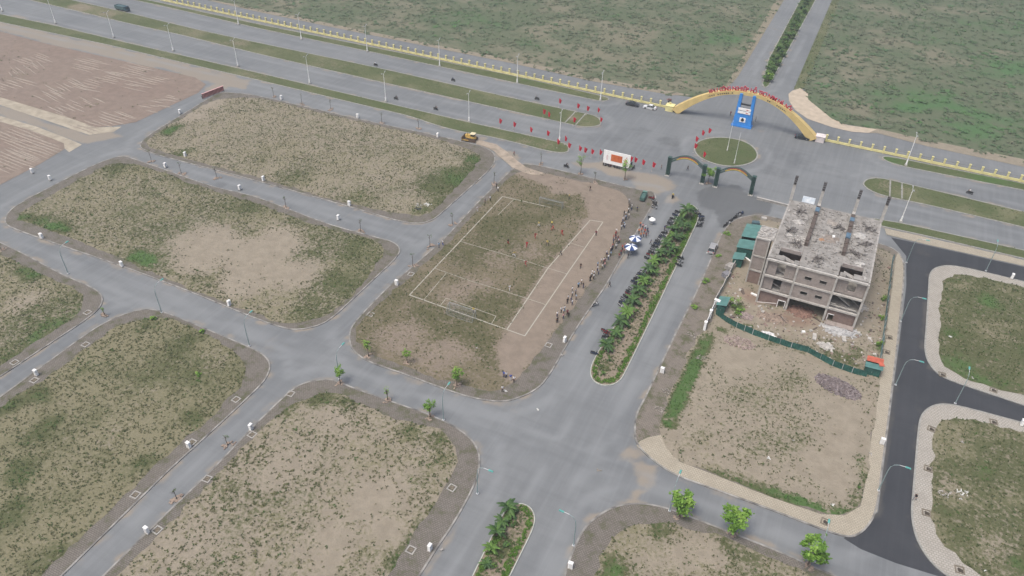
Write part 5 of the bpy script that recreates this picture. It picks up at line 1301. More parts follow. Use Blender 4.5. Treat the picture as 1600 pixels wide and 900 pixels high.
# party walls, sides, back
for x in UX[1:3]:
    MB().box((x - .02, 14.6, 5.7), (.24, 26.6, 11.2)).build("party_wall", BRR, bd)
for x in (.02, 20.73):
    MB().box((x, 14.2, 5.7), (.2, 27.0, 11.3)).build("side_wall", BRG, bd)
for (a, b) in ((.2, 6.3), (6.7, 14.3), (14.7, 20.6)):
    wall("rear_wall", a, b, 27.95, 0.0, 11.6, [((a + b) / 2 - 1, (a + b) / 2 + 1, LV[i] + 1.0, LV[i] + 2.6) for i in range(3)], BRG)
    wall("inner_wall", a, b, 8.5, 0.0, 11.5, [], BRR)
# roof: stair openings' parapets, party parapets with blue sheets, column stubs with bars
for (x0, x1) in ((1.9, 6.2), (14.8, 19.0)):
    MB().box(((x0 + x1) / 2, 4.35, 12.35), (x1 - x0, .2, .9)).build("roof_parapet", BRG, bd)
    MB().box(((x0 + x1) / 2 + .3, 2.6, 11.0), (x1 - x0 - .6, 1.2, .2), tilt=(0, .32)).build("stair_flight", CONC, bd)
BLUET = mat("blue_tarp", (.09, .15, .21), .6, .25, 2)
for x in (6.6, 14.5):
    pw = MB()
    for k in range(20):
        y = 8.6 + k * .97
        pw.box((x + random.uniform(-.06, .06), y + .48, 12.4 + random.uniform(-.15, .2)), (.8, .96, .95), BRD)
    pw = pw.build("roof_party_parapet", BRD, bd)
    for y in ((24.4, 1.9),) if x < 10 else ((23.6, 1.6), (16.0, 2.0)):
        MB().box((x, y[0], 12.86), (.95, y[1], .5), tilt=(.03, .04)).build("tarp", BLUET, pw)
    MB().box((x, 27.0, 12.75), (.7, 1.6, .6)).build("parapet_cap", CONC2, bd)
for x in (.05, 6.6, 14.5, 20.7):
    c = MB().box((x, 27.8, 14.15), (.68, .68, 4.3)).build("upper_column", CONC2, bd)
    q = MB()
    for sx in (-.24, 0, .24):
        for sy in (-.24, 0, .24):
            if sx or sy: q.tube([(x + sx, 27.8 + sy, 16.2), (x + sx * 1.15, 27.8 + sy * 1.15, 18.6)], .075, 4)
    for z in (16.6, 17.2, 17.8, 18.3): q.box((x, 27.8, z), (.6, .6, .06))
    q.build("rebar", mat("rebar_rust", (.06, .05, .048), .8, .3, 5), c)
for (x, y) in ((3.0, 23.1), (2.7, 13.5), (12.4, 20.1), (18.5, 15.5), (18.9, 22.6), (9.6, 4.2), (16.9, 10.2), (4.6, 8.2)):
    q = MB()
    for k in range(4):
        a = random.random() * 6.28; r_ = random.uniform(.1, .5)
        q.tube([(x + r_ * math.cos(a), y + r_ * math.sin(a), 12.05), (x + r_ * 1.3 * math.cos(a), y + r_ * 1.3 * math.sin(a), 12.05 + random.uniform(.5, 1.3))], .06, 4)
    a0 = random.random() * 3
    for k in range(14):
        q.box((x + random.uniform(-.8, .8), y + random.uniform(-.6, .6), 12.1 + .13 * (k // 5)), (random.uniform(1.0, 2.6), .22, .12), rz=a0 + random.uniform(-.25, .25) + (1.5 if k % 6 == 0 else 0))
    q.build("timber_and_bars", mat("site_timber", (.15, .138, .13), .9, .35, 4), bd)
q = MB()
for k in range(1300):
    x, y = random.uniform(.6, 20.2), random.uniform(1, 27.2)
    if (y < 4.4 and (1.5 < x < 6.3 or 14.7 < x < 19.2)) or abs(x - 6.6) < .6 or abs(x - 14.5) < .6: continue
    s = random.uniform(.08, .42) * (1 if random.random() < .85 else 1.8)
    q.box((x, y, 12.0 + s * .15), (s * random.uniform(.6, 1.6), s, s * .45), rz=random.random() * 3, tilt=(random.uniform(-.4, .4), random.uniform(-.4, .4)))
tag(q.build("roof_rubble", mat("roof_rubble", (.17, .158, .145), .95, .4, .9, col2=(.38, .365, .345)), bd), None, None, None, "stuff")
for (x, y, r_, m_) in ((11.2, 14.4, 2.0, (.22, .19, .165)), (9.4, 13.0, .7, (.30, .18, .11)), (3.6, 18.2, 1.5, (.36, .345, .325)), (17.0, 19.0, 1.7, (.38, .37, .35)), (10.6, 21.5, 1.6, (.27, .245, .22)), (18.2, 7.0, 1.3, (.4, .39, .37))):
    vs = [(x, y, 12.42)] + [(x + r_ * random.uniform(.7, 1.15) * math.cos(a / 12 * 6.283), y + r_ * random.uniform(.7, 1.15) * math.sin(a / 12 * 6.283), 12.004) for a in range(12)]
    MB().add(vs, [(0, i + 1, (i + 1) % 12 + 1) for i in range(12)]).build("cement_heap", mat("heap_%d" % int(m_[0] * 100 + m_[1] * 1000), m_, .95, .3, 2), bd)
MB().box((11.6, 14.6, 12.6), (.55, .55, .35)).build("bucket", WHITE, bd)
q = MB()
for k in range(10):
    q.box((random.uniform(2.4, 6.0), random.uniform(9.2, 12.2), 12.12), (random.uniform(1.5, 3.2), .2, .12), rz=random.uniform(-.5, .2))
q.build("plank_pile", mat("pale_plank", (.46, .44, .41), .9, .2, 3), bd)
for y in (28.6,):
    MB().box((4.0, 28.9, 12.5), (2.9, .12, 1.5), tilt=(-.35, 0)).build("blue_white_sheet", mat("pale_blue_sheet", (.50, .60, .70), .6, .2, .9, col2=(.72, .75, .78)), bd)
# narrow west wing set back from the front
for i in range(3):
    z0, z1 = LV[i], LV[i + 1] + (.5 if i == 2 else 0)
    MB().box((-2.35, 6.62, (z0 + z1) / 2 - .1), (2.6, .2, z1 - z0 - .45)).build("wing_brick_panel", BRR if i == 0 else BRG, bd)
    MB().box((-2.35, 6.55, z1 - .16), (2.6, .4, .36)).build("wing_beam", CONC2, bd)
for x in (-3.78, -.92):
    MB().box((x, 6.55, 6.2), (.3, .42, 12.5)).build("wing_column", CONC2, bd)
MB().box((-3.8, 9.4, 6.1), (.22, 5.2, 12.1)).build("wing_side_wall", BRG, bd)
MB().box((-2.0, 9.5, 12.3), (3.6, 5.4, .25)).build("wing_roof", CONC, bd)
MB().box((-2.3, 12.1, 6.1), (3.0, .2, 12.0)).build("wing_rear_wall", BRG, bd)
q = MB()
for k in range(40):
    s = random.uniform(.15, .6)
    q.box((random.uniform(-3.5, -.6), random.uniform(7.0, 12), 12.5), (s * 2, s, s * .5), rz=random.random() * 3)
tag(q.build("wing_roof_rubble", CONC, bd), None, None, None, "stuff")

# ------------------------------------------------------------------ site fences, gate, sheds, hut
GSHEET = mat("green_sheet_metal", (.028, .098, .082), .7, .3, .9)
TROOF = mat("teal_roof_sheet", (.085, .19, .175), .5, .2, .7)
def corr(w, h, n, amp=.05):
    vs, fs = [], []
    for i in range(n + 1):
        x = w * i / n
        y = amp * (1 if i % 2 else -1)
        vs += [(x, y, .06), (x, y, h)]
    for i in range(n): fs.append((2 * i, 2 * i + 2, 2 * i + 3, 2 * i + 1))
    return vs, fs
def sheet_fence(label, pts, h, pw, m_, z=.16, name="sheet_fence", top=None):
    r = thing(name, label, "fence", (*pts[0], z))
    o = Vector(pts[0])
    pm = MB().box((0, 0, h / 2), (.09, .09, h + .1)).mesh("post", GALV)
    for a, b in zip(pts[:-1], pts[1:]):
        a, b = Vector(a), Vector(b)
        L_ = (b - a).length
        n = max(1, round(L_ / pw))
        ang = math.atan2(b.y - a.y, b.x - a.x)
        me = MB().add(*corr(L_ / n, h, 10)).mesh("panel", m_)
        tm = MB().box((L_ / n / 2, .02, h + .03), (L_ / n, .16, .08)).mesh("top_rail", top) if top else None
        for k in range(n):
            p = a.lerp(b, k / n) - o
            pn = new_obj("panel", me, r, (p.x, p.y, random.uniform(-.06, .04)), ang)
            pn.rotation_euler = (random.uniform(-.08, .08), 0, ang)
            if tm: new_obj("top_rail", tm, pn)
            new_obj("post", pm, r, (p.x, p.y, 0), ang)
    return r
sheet_fence("dark green sheet-metal fence across the sandy plot below the building", [(-15.07,137.50),(-12.41,135.89),(-9.96,134.97),(-6.36,134.21),(-2.91,133.88),(1.79,133.56),(5.27,133.79),(10.39,131.83),(14.17,131.44),(16.97,131.63)], 1.55, 2.4, GSHEET)
sheet_fence("pale-topped sheet fence on the left side of the building site", [(-16.12,140.55),(-15.93,148.17),(-15.57,156.96),(-15.48,160.62)], 1.7, 2.4, mat("grey_green_sheet", (.16, .2, .18), .6, .2, 1), top=CONC2)
sheet_fence("teal and grey screen along the right side of the building site", [(18.97,137.98),(18.81,150.60),(18.54,166.13),(18.41,179.29)], 1.6, 2.6, mat("faded_teal_sheet", (.13, .22, .23), .6, .35, .5))
wg = thing("site_gate", "white two-leaf metal gate at the left entrance of the building site", "gate", (-15.95, 130.9, .15))
for k, y in enumerate((.2, 4.7, 8.9)):
    MB().box((0, y, 1.1), (.5, .5, 2.2)).box((0, y, 2.26), (.65, .65, .12)).build("pillar", WHITE, wg)
for y, ln, tl in ((.5, 3.9, .06), (5.0, 3.6, -.05)):
    g_ = MB().box((0, y + ln / 2, 1.05), (.08, ln, 1.8), tilt=(0, tl)).build("leaf", WHITE, wg)
    q = MB()
    for i in range(9): q.box((-.09, y + ln * (i + .5) / 9, 1.05), (.05, .08, 1.75), tilt=(0, tl))
    q.build("rib", mat("gate_grey", (.5, .5, .5), .6, .15, 3), g_)
MB().box((.9, 8.9, 2.1), (1.3, .9, .12), tilt=(0, .1)).build("gate_canopy", WHITE, wg)

def shed(label, x0, x1, y0, y1, h, m_roof, m_wall, split=None, rise=.5):
    r = thing("site_shed", label, "shed", ((x0 + x1) / 2, (y0 + y1) / 2, .15))
    w, d_ = x1 - x0, y1 - y0
    for (cx, cy, L_, ang, nm) in ((-w / 2, -d_ / 2, w, 0, "front_wall"), (w / 2, d_ / 2, w, math.pi, "rear_wall"), (-w / 2, d_ / 2, d_, -HZ, "side_wall"), (w / 2, -d_ / 2, d_, HZ, "side_wall")):
        o = new_obj(nm, MB().add(*corr(L_, h, int(L_ * 4), .03)).mesh(nm, m_wall), r, (cx, cy, 0)); o.rotation_euler = (0, 0, ang)
    parts = split or [(0, 1)]
    for a, b in parts:
        n = int((b - a) * d_ * 3) + 2
        vs, fs = [], []
        for i in range(n + 1):
            y = -d_ / 2 - .2 + (d_ + .4) * (a + (b - a) * i / n)
            dz = .03 if i % 2 else 0
            vs += [(-w / 2 - .25, y, h + .02 + dz), (w / 2 + .25, y, h + rise + dz)]
        for i in range(n): fs.append((2 * i, 2 * i + 1, 2 * i + 3, 2 * i + 2))
        MB().add(vs, fs).build("roof_sheet", m_roof, r)
    dr = MB().box((-w * .15, -d_ / 2 - .06, .95), (.85, .06, 1.9)).build("door", mat("shed_door", (.03, .1, .085), .6, .2, 2), r)
    MB().box((-w * .15 + .3, -d_ / 2 - .11, .95), (.05, .05, .16)).build("handle", GALV, dr)
    return r
shed("long teal-roofed shed at the left of the unfinished building", -16.4, -12.8, 162.3, 174.0, 2.7, TROOF, GSHEET, [(0, .35), (.45, 1)])
shed("small teal-roofed lean-to below the long shed", -16.3, -14.1, 157.8, 160.6, 2.1, TROOF, GSHEET)
shed("small teal-roofed cabin beside the white site gate", -15.3, -13.5, 138.4, 141.6, 2.0, TROOF, GSHEET)
MB_ = MB().tube([(-13.9, 160.3, 1.9), (-11.7, 159.4, 1.5)], .18, 8)
tag(MB_.build("drain_pipe_length", WHITE), "thick white pipe lying between the lean-to and the building", "pipe")
hut = shed("small hut with red-orange and teal roof at the fence corner", 16.4, 19.2, 132.6, 136.0, 1.9, TROOF, GSHEET, [(0, .45)], .2)
MB().box((0, .85, 2.15), (3.1, 1.6, .06), tilt=(.05, -.05)).box((1.2, -.1, 2.22), (1.0, 1.2, .05), rz=.4).build("roof_tarp", mat("orange_red_tarp", (.42, .105, .065), .6, .25, 1.2), hut)

# ------------------------------------------------------------------ heaps of brick and rubble
def heap(name, label, c, rx, ry, h, n, m_, s0=.12, s1=.4, rot=0.0, cat="rubble", base=None):
    r = thing(name, label, cat, (*c, .16), rot)
    k = 14
    vs = [(0, 0, h)] + [(rx * .55 * math.cos(a * 6.283 / k) * random.uniform(.8, 1.2), ry * .55 * math.sin(a * 6.283 / k) * random.uniform(.8, 1.2), h * .6) for a in range(k)] + [(rx * math.cos(a * 6.283 / k) * random.uniform(.85, 1.15), ry * math.sin(a * 6.283 / k) * random.uniform(.85, 1.15), -.06) for a in range(k)]
    fs = [(0, i + 1, (i + 1) % k + 1) for i in range(k)] + [(i + 1, k + i + 1, k + (i + 1) % k + 1, (i + 1) % k + 1) for i in range(k)]
    MB().add(vs, fs).build("mound", base or m_, r)
    q = MB()
    for i in range(n):
        a = random.random() * 6.283; t = math.sqrt(random.random()) * 1.1
        z = h * max(0, 1 - t * .95) + .03
        s = random.uniform(s0, s1)
        q.box((rx * t * math.cos(a), ry * t * math.sin(a), z), (s * 1.6, s, s * .6), rz=random.random() * 3, tilt=(random.uniform(-.6, .6), random.uniform(-.6, .6)))
    tag(q.build("fragments", m_, r), None, None, None, "stuff")
    return r
heap("brick_rubble_heap", "dark heap of broken bricks on the sandy plot below the hut", (12.2, 126.0), 4.2, 2.2, .8, 520, mat("brick_rubble", (.115, .09, .092), .9, .4, 2.2, col2=(.27, .235, .235)), rot=-.25, base=mat("rubble_dust", (.13, .108, .105), .95, .2, 1))
for k, p in enumerate([(-8.25,130.43),(-8.68,128.16)]):
    if k == 0: heap("brick_rubble_heap", "low spread of pinkish brick rubble below the green fence", p, 3.0, 1.8, .15, 200, mat("pink_rubble", (.25, .185, .165), .9, .35, 2.2, col2=(.36, .30, .27)), base=SOIL)
for p, a, l in zip([(10.34,144.52),(1.55,147.15),(-3.24,135.58),(8.34,137.63),(-3.77,141.86),(13.55,155.44),(-8.96,139.92)],
        [(4.0, 2.2, .5, 160, mat("grey_gravel", (.36, .36, .36), .95, .2, 2)), (3.2, 2.2, .5, 160, mat("red_dirt", (.20, .125, .10), .95, .3, 1.5)), (1.4, 1.0, .4, 60, mat("white_debris", (.60, .60, .60), .9, .25, 3)),
         (1.6, 1.3, .4, 70, CONC2), (3.4, 1.8, .35, 140, mat("brown_dirt", (.24, .19, .155), .95, .25, 1.5)), (1.5, 1.5, .3, 60, CONC), (1.5, 1.2, .6, 60, mat("mauve_dirt", (.27, .22, .205), .95, .25, 2))],
        ["pale grey gravel heap before the right part of the building", "reddish earth heap in the open ground floor front", "small white debris heap inside the green fence", "heap of pale concrete lumps inside the green fence", "brown earth heap before the left part of the building", "pale mortar heap at the building's right corner", "mauve earth heap beside the site bushes"]):
    heap("site_heap", l, p, *a, cat="heap")
# construction timber, pallets and sacks lying about the yard
YD = zip([(-8.62,148.42),(-1.53,142.52),(5.17,146.00),(5.72,139.51),(11.48,141.56),(12.95,157.24),(13.60,153.66),(3.35,140.18),(-16.40,156.53),(-16.42,152.71),(-15.00,179.21),(-13.57,182.81)],
    [(2.2, .5, .3, WHITE, -.25), (2.6, .25, .2, BRD, -.8), (2.2, .25, .2, BRD, -.5), (.8, 2.2, .3, CONC2, .1), (.8, 1.6, .35, CONC2, .2), (1.3, 1.2, .5, WHITE, .2), (1.0, .9, .3, CONC2, .1), (.7, .5, .3, WHITE, .3), (2.4, 1.6, 1.0, CONC, 1.2), (1.8, 1.5, 1.1, mat("grey_tarp", (.2, .2, .22), .7, .3, 2), 1.1), (2.0, 1.2, .9, mat("blue_grey_tarp", (.07, .12, .14), .7, .3, 2), .3), (1.4, 1.0, .6, CONC2, .2)],
    ["white beam lying left of the unfinished building", "dark plank bundle on the brown earth heap", "dark plank bundle before the open ground floor", "pale slab lying inside the green fence", "pale concrete block inside the green fence to the right", "white sack pile at the building's right corner", "pale block below the white sack pile", "white bag by the green fence",
     "pale covered stack inside the left site fence, upper", "grey covered stack inside the left site fence, lower", "dark covered stack behind the long shed", "pale stack at the building's rear left corner"])
for p, (w, d_, h, m_, a), l in YD:
    q = MB()
    nn = 4
    for i in range(nn):
        q.box((random.uniform(-.08, .08), (i - (nn - 1) / 2) * d_ / nn, h / 2 + random.uniform(-.02, .04)), (w * random.uniform(.85, 1.05), d_ / nn * .92, h))
    o = q.build("material_stack", m_, None, (*p, .2), a)
    tag(o, l, "stack")

# loose debris trodden over the yard round the building
yard = [(-15.02,157.24),(-15.49,140.36),(-10.21,136.06),(1.61,134.61),(10.31,132.44),(16.77,132.37),(18.55,139.97),(18.55,160.68),(18.24,177.66),(15.26,158.97),(13.78,146.78),(-8.03,145.54),(-11.95,151.63)]
q = MB()
xs = [a[0] for a in yard]; ys = [a[1] for a in yard]
cnt = 0
while cnt < 420:
    x, y = random.uniform(min(xs), max(xs)), random.uniform(min(ys), max(ys))
    if not inside(yard, np.array([x]), np.array([y]))[0]: continue
    cnt += 1
    s = random.uniform(.1, .38) * (1 if random.random() < .9 else 2)
    q.box((x, y, .2), (s * random.uniform(.8, 2.2), s, s * .5), (CONC, BRD, CONC2, BRR, MATS["brown_dirt"])[cnt % 5], rz=random.random() * 3, tilt=(random.uniform(-.3, .3), random.uniform(-.3, .3)))
tag(q.build("site_debris"), "loose bricks, boards and mortar bits strewn round the unfinished building", "debris", None, "stuff")
a, b = [Vector(v) for v in [(-17.52,193.07),(-6.49,192.78)]]
lw = thing("low_wall", "low weathered wall running right from the right truss gate", "wall", (a.x, a.y, 0), math.atan2(b.y - a.y, b.x - a.x))
n = 5
for k in range(n):
    L_ = (b - a).length / n
    c_ = MB().box((L_ * (k + .5), 0, .3), (L_ - .05, .35, .6)).build("wall_section", CONC, lw)
    MB().box((L_ * (k + .5), 0, .64), (L_ - .03, .5, .08)).build("coping", CONC2, c_)
# ------------------------------------------------------------------ red barrier, umbrellas, goals
rb = thing("red_barrier", "pinkish red sheet barrier along the street at the upper left", "barrier", (-197.2, 176.3, 0), 1.433)
RB = mat("faded_red_sheet", (.36, .115, .105), .7, .22, 1, col2=(.46, .21, .19))
q = rb
for k in range(4):
    o = new_obj("panel", MB().add(*corr(2.2, 1.7, 8, .04)).mesh("panel", RB), rb, (-4.4 + 2.2 * k, 0, .1))
    MB().box((1.1, 0, 1.72), (2.2, .5, .08)).build("cap", mat("pink_cap", (.52, .30, .29), .7, .15, 2), o)
for x in (-4.4, 0, 4.3):
    MB().box((x, .35, .8), (.12, .8, .12), tilt=(.9, 0)).box((x, .02, .85), (.1, .1, 1.7)).build("prop", STEEL, rb)

def umbrella(label, p, R, h, ca, cb, n=8, z=.13):
    r = thing("sun_umbrella", label, "umbrella", (*p, z), random.random())
    MB().tube([(0, 0, 0), (0, 0, h + .15)], .035, 6).build("pole", GALV, r)
    MB().box((0, 0, .06), (.55, .55, .12)).build("base", CONC, r)
    for k in range(n):
        a, b = 2 * math.pi * k / n, 2 * math.pi * (k + 1) / n
        vs = [(0, 0, h + .1)]
        for t in (.5, 1.0):
            for q in (a, (a + b) / 2, b):
                sag = .06 if q == (a + b) / 2 else 0
                vs.append((R * t * math.cos(q) * (1 - sag), R * t * math.sin(q) * (1 - sag), h + .1 - .55 * t ** 1.3 - sag))
        vs += [(R * math.cos(q), R * math.sin(q), h - .66) for q in (a, b)]
        MB().add(vs, [(0, 1, 2), (0, 2, 3), (1, 4, 5, 2), (2, 5, 6, 3), (4, 7, 8, 6, 5)]).build("canopy_panel", ca if k % 2 else cb, r)
    q = MB()
    for k in range(n):
        a = 2 * math.pi * k / n
        q.tube([(0, 0, h - .5), (R * .6 * math.cos(a), R * .6 * math.sin(a), h - .18)], .012, 4)
    q.build("ribs", GALV, r)
UB = mat("navy_cloth", (.03, .06, .17), .8, .2, 3)
UW = mat("pale_blue_white_cloth", (.70, .74, .80), .8, .06, 2)
umbrella("blue and white sun umbrella beside the touchline crowd, upper of the pair", (-40.0, 155.4), 1.55, 2.5, UB, UW)
umbrella("blue and white sun umbrella beside the touchline crowd, lower of the pair", (-39.7, 151.3), 1.6, 2.5, UB, UW)
umbrella("small plain white umbrella at the street edge above the crowd", (-39.2, 167.0), .85, 1.9, WHITE, WHITE)

def goal(label, c, ang, w=6.5):
    r = thing("football_goal", label, "goal", (*c, .18), ang)
    f = MB()
    for x in (-w / 2, w / 2): f.tube([(x, 0, 0), (x, 0, 2.2)], .06, 6).tube([(x, 0, 2.2), (x, -.9, 2.1), (x, -1.7, 0)], .03, 5)
    f.tube([(-w / 2, 0, 2.2), (w / 2, 0, 2.2)], .06, 6).tube([(-w / 2, -1.7, .03), (w / 2, -1.7, .03)], .03, 5)
    f.build("frame", mat("goal_frame_paint", (.28, .30, .30), .6, .1, 3), r)
    q = MB()
    for i in range(33):
        x = -w / 2 + w * i / 32
        q.tube([(x, 0, 2.2), (x, -.9, 2.1), (x, -1.7, .02)], .012, 3, cap=False)
    for t in np.linspace(0, 1, 9):
        y, z = (-.9 * t * 2, 2.2 - .2 * t) if t < .5 else (-.9 - .8 * (t - .5) * 2, 2.1 - 2.08 * (t - .5) * 2)
        q.tube([(-w / 2, y, z), (w / 2, y, z)], .012, 3, cap=False)
    for x in (-w / 2, w / 2):
        for k in range(6): q.tube([(x, -.28 * k, 2.15 - .0 * k if k < 4 else 2.15 - .9 * (k - 3)), (x, -.28 * k, 0.02)], .012, 3, cap=False)
    tag(q.build("net", mat("net_cord", (.22, .235, .235), .9, .1, 5), r), None, None, None, "stuff")
goal("netted football goal on the lower goal line", [(-64.62,111.80)][0], 0)
goal("netted football goal on the upper goal line", [(-65.83,162.13)][0], math.pi + .02)

# ------------------------------------------------------------------ vehicles
def wheel_mesh(R, w):
    return MB().tube([(0, -w / 2, 0), (0, w / 2, 0)], R, 14).mesh("tyre", RUBBER), MB().tube([(0, -w / 2 - .01, 0), (0, w / 2 + .01, 0)], R * .58, 10).mesh("rim", CHROME)
TY, RI = wheel_mesh(.33, .22)
def add_wheels(r, pos, s=1.0):
    for (x, y) in pos:
        t = new_obj("wheel", TY, r, (x, y, .33 * s)); t.scale = (s, s, s)
        new_obj("rim", RI, t)
def car(label, p, rz, col, suv=False, z=.01):
    r = thing("parked_car", label, "car", (*p, z), rz)
    m_ = mat("car_paint_" + "_".join("%d" % (c * 100) for c in col), col, .3, .06, 2, metal=.2, spec=.5)
    L_, W2, H1, H2 = (4.6, .92, .98, 1.68) if suv else (4.5, .88, .86, 1.45)
    prof = [(-L_ / 2, .35), (-L_ / 2 + .04, .72), (-L_ / 2 + .2, H1), (L_ / 2 - 1.15, H1), (L_ / 2 - .12, H1 - .16), (L_ / 2, .62), (L_ / 2 - .03, .32), (L_ / 2 - .3, .22), (-L_ / 2 + .25, .22)]
    n = len(prof)
    vs = []
    for s, k in ((-1, 1.0), (1, 1.0)):
        for x, z_ in prof: vs.append((x, s * W2 * (1 - .12 * (abs(x) / (L_ / 2)) ** 4), z_))
    fs = [tuple(range(n)), tuple(range(2 * n - 1, n - 1, -1))] + [(i, n + i, n + (i + 1) % n, (i + 1) % n) for i in range(n)]
    MB().add(vs, fs).build("body", m_, r)
    a, b = (-L_ / 2 + .12, L_ / 2 - 1.3) if suv else (-L_ / 2 + .7, L_ / 2 - 1.25)
    at, bt = (a + .28, b - .75) if suv else (a + .65, b - .8)
    v = [(a, -W2 * .93, H1), (b, -W2 * .93, H1), (b, W2 * .93, H1), (a, W2 * .93, H1), (at, -W2 * .72, H2), (bt, -W2 * .72, H2), (bt, W2 * .72, H2), (at, W2 * .72, H2)]
    MB().add(v, [(0, 1, 5, 4), (1, 2, 6, 5), (2, 3, 7, 6), (3, 0, 4, 7)]).build("windows", GLASS, r)
    MB().box(((at + bt) / 2, 0, H2 + .015), (bt - at + .1, W2 * 1.5, .05), taper=.96).build("roof", m_, r)
    q = MB()
    for s in (-1, 1):
        for (x0, x1) in ((a, at), (b, bt), ((a + b) / 2, (at + bt) / 2)):
            q.tube([(x0, s * W2 * .94, H1), (x1, s * W2 * .73, H2)], .035, 4)
    q.build("pillars", m_, r)
    for s in (-1, 1):
        MB().box((L_ / 2 - .1, s * W2 * .66, .68), (.16, .34, .14)).build("headlight", CHROME, r)
        MB().box((-L_ / 2 + .05, s * W2 * .68, .78), (.1, .3, .16)).build("taillight", mat("tail_red", (.35, .02, .02), .4, .1, 3), r)
        MB().box((L_ / 2 - 1.45, s * (W2 + .08), H1 + .05), (.14, .2, .12)).build("mirror", m_, r)
    add_wheels(r, [(sx * L_ * .3, s * (W2 - .12)) for sx in (-1, 1) for s in (-1, 1)])
    return r
CARS = [(-22.09,162.46),(-62.25,236.82),(-68.26,236.52),(-12.52,237.84)]
car("silver grey car parked beside the dusty strip left of the shed", CARS[0], HZ + .03, (.34, .34, .34), True)
car("white car parked by the fence next to the big arch", CARS[1], math.pi + .02, (.72, .73, .73))
car("dark car parked by the fence, left of the white car", CARS[2], .02, (.035, .037, .042))
car("dark car standing at the right foot of the big arch", CARS[3], .1, (.03, .038, .05))
def lorry(label, p, rz, cab, box, s=1.0, name="lorry"):
    r = thing(name, label, "truck", (*p, .01), rz)
    r.scale = (s, s, s)
    mc = mat("lorry_" + "_".join("%d" % (c * 100) for c in cab), cab, .45, .15, 1); mb_ = mat("cargo_" + "_".join("%d" % (c * 100) for c in box), box, .6, .2, 1)
    MB().add([(2.2, -1, .5), (3.6, -1, .5), (3.6, 1, .5), (2.2, 1, .5), (2.2, -.95, 2.3), (3.2, -.9, 2.3), (3.2, .9, 2.3), (2.2, .95, 2.3), (3.6, -1, 1.35), (3.6, 1, 1.35)],
             [(0, 3, 2, 1), (4, 5, 6, 7), (0, 1, 8, 5, 4), (3, 7, 6, 9, 2), (1, 2, 9, 8), (0, 4, 7, 3)]).build("cab", mc, r)
    MB().add([(3.62, -.8, 1.42), (3.62, .8, 1.42), (3.26, .75, 2.2), (3.26, -.75, 2.2)], [(0, 1, 2, 3)]).build("windscreen", GLASS, r)
    q = MB().box((-.7, 0, .85), (5.4, 2.1, .12))
    for y in (-1.05, 1.05): q.box((-.7, y, 1.5), (5.4, .08, 1.3))
    for x in (-3.4, 2.0): q.box((x, 0, 1.5), (.08, 2.1, 1.3))
    q.box((-.7, 0, 1.75), (5.0, 1.9, .5), taper=.9)
    q.build("cargo_bed", mb_, r)
    MB().box((-.2, 0, .62), (6.6, .9, .22)).build("chassis", STEEL, r)
    add_wheels(r, [(x, y) for x in (2.8, -1.6, -2.6) for y in (-.9, .9)], 1.3)
    for y in (-.75, .75): MB().box((3.66, y, .85), (.08, .3, .2)).build("headlight", CHROME, r)
    return r
lorry("dark teal lorry driving on the boulevard at the top left", (-295.5, 226.0), math.radians(-2), (.03, .07, .10), (.06, .11, .12))
lorry("small green truck parked at the top corner of the football pavement", (-45.3, 178.6), HZ + .1, (.10, .20, .17), (.06, .12, .105), .62, name="small_truck")["label"]

bz = thing("bulldozer", "yellow bulldozer working on the lane above the upper vacant lot", "bulldozer", (-103.6, 187.3, .05), math.pi + .12)
DY = mat("digger_yellow", (.50, .33, .09), .6, .25, 1.5)
for s in (-1, 1):
    vs, fs, n = [], [], 16
    for i in range(n):
        a = i / n * 2 * math.pi
        x = 1.35 * (1 if math.cos(a) > 0 else -1) + .5 * math.cos(a)
        z_ = .52 + .5 * math.sin(a)
        vs += [(x, s * .75, z_), (x, s * 1.25, z_)]
    fs = [(2 * i, 2 * i + 1, 2 * ((i + 1) % n) + 1, 2 * ((i + 1) % n)) for i in range(n)] + [tuple(2 * i for i in range(n)), tuple(2 * i + 1 for i in reversed(range(n)))]
    t = MB().add(vs, fs).build("track", mat("track_steel", (.11, .075, .055), .8, .3, 4), bz)
    q = MB()
    for i in range(12): q.box((-1.6 + i * .29, s * 1.0, 1.05), (.12, .56, .06))
    q.build("track_shoe", STEEL, t)
MB().box((.0, 0, .95), (2.9, 1.5, .7)).build("chassis", DY, bz)
MB().box((.95, 0, 1.6), (1.7, 1.15, .75), taper=.92).build("engine_hood", DY, bz)
MB().tube([(1.1, .25, 1.9), (1.1, .25, 2.7)], .07, 6).build("exhaust", STEEL, bz)
cb = MB().box((-.6, 0, 2.35), (1.3, 1.35, .1)).box((-.6, 0, 1.45), (1.3, 1.4, .4)).build("cab_floor", DY, bz)
MB().box((-.6, 0, 2.0), (1.15, 1.2, .75), taper=.94).build("cab_glass", GLASS, bz)
MB().box((-.6, 0, 2.46), (1.5, 1.6, .12)).build("cab_roof", mat("cream_roof", (.62, .55, .36), .6, .1, 2), bz)
vs, fs = [], []
for i in range(7):
    t = i / 6
    vs += [(2.55 + .25 * (1 - math.sin(math.pi * t)), -1.6, .05 + 1.15 * t), (2.55 + .25 * (1 - math.sin(math.pi * t)), 1.6, .05 + 1.15 * t), (2.45, -1.6, .05 + 1.15 * t), (2.45, 1.6, .05 + 1.15 * t)]
for i in range(6):
    a = 4 * i
    fs += [(a, a + 1, a + 5, a + 4), (a + 3, a + 2, a + 6, a + 7), (a, a + 4, a + 6, a + 2), (a + 1, a + 3, a + 7, a + 5)]
MB().add(vs, fs).build("blade", mat("worn_blade", (.22, .15, .09), .6, .3, 2), bz)
for s in (-1, 1): MB().box((1.5, s * 1.4, .6), (2.2, .14, .2)).build("push_arm", DY, bz)

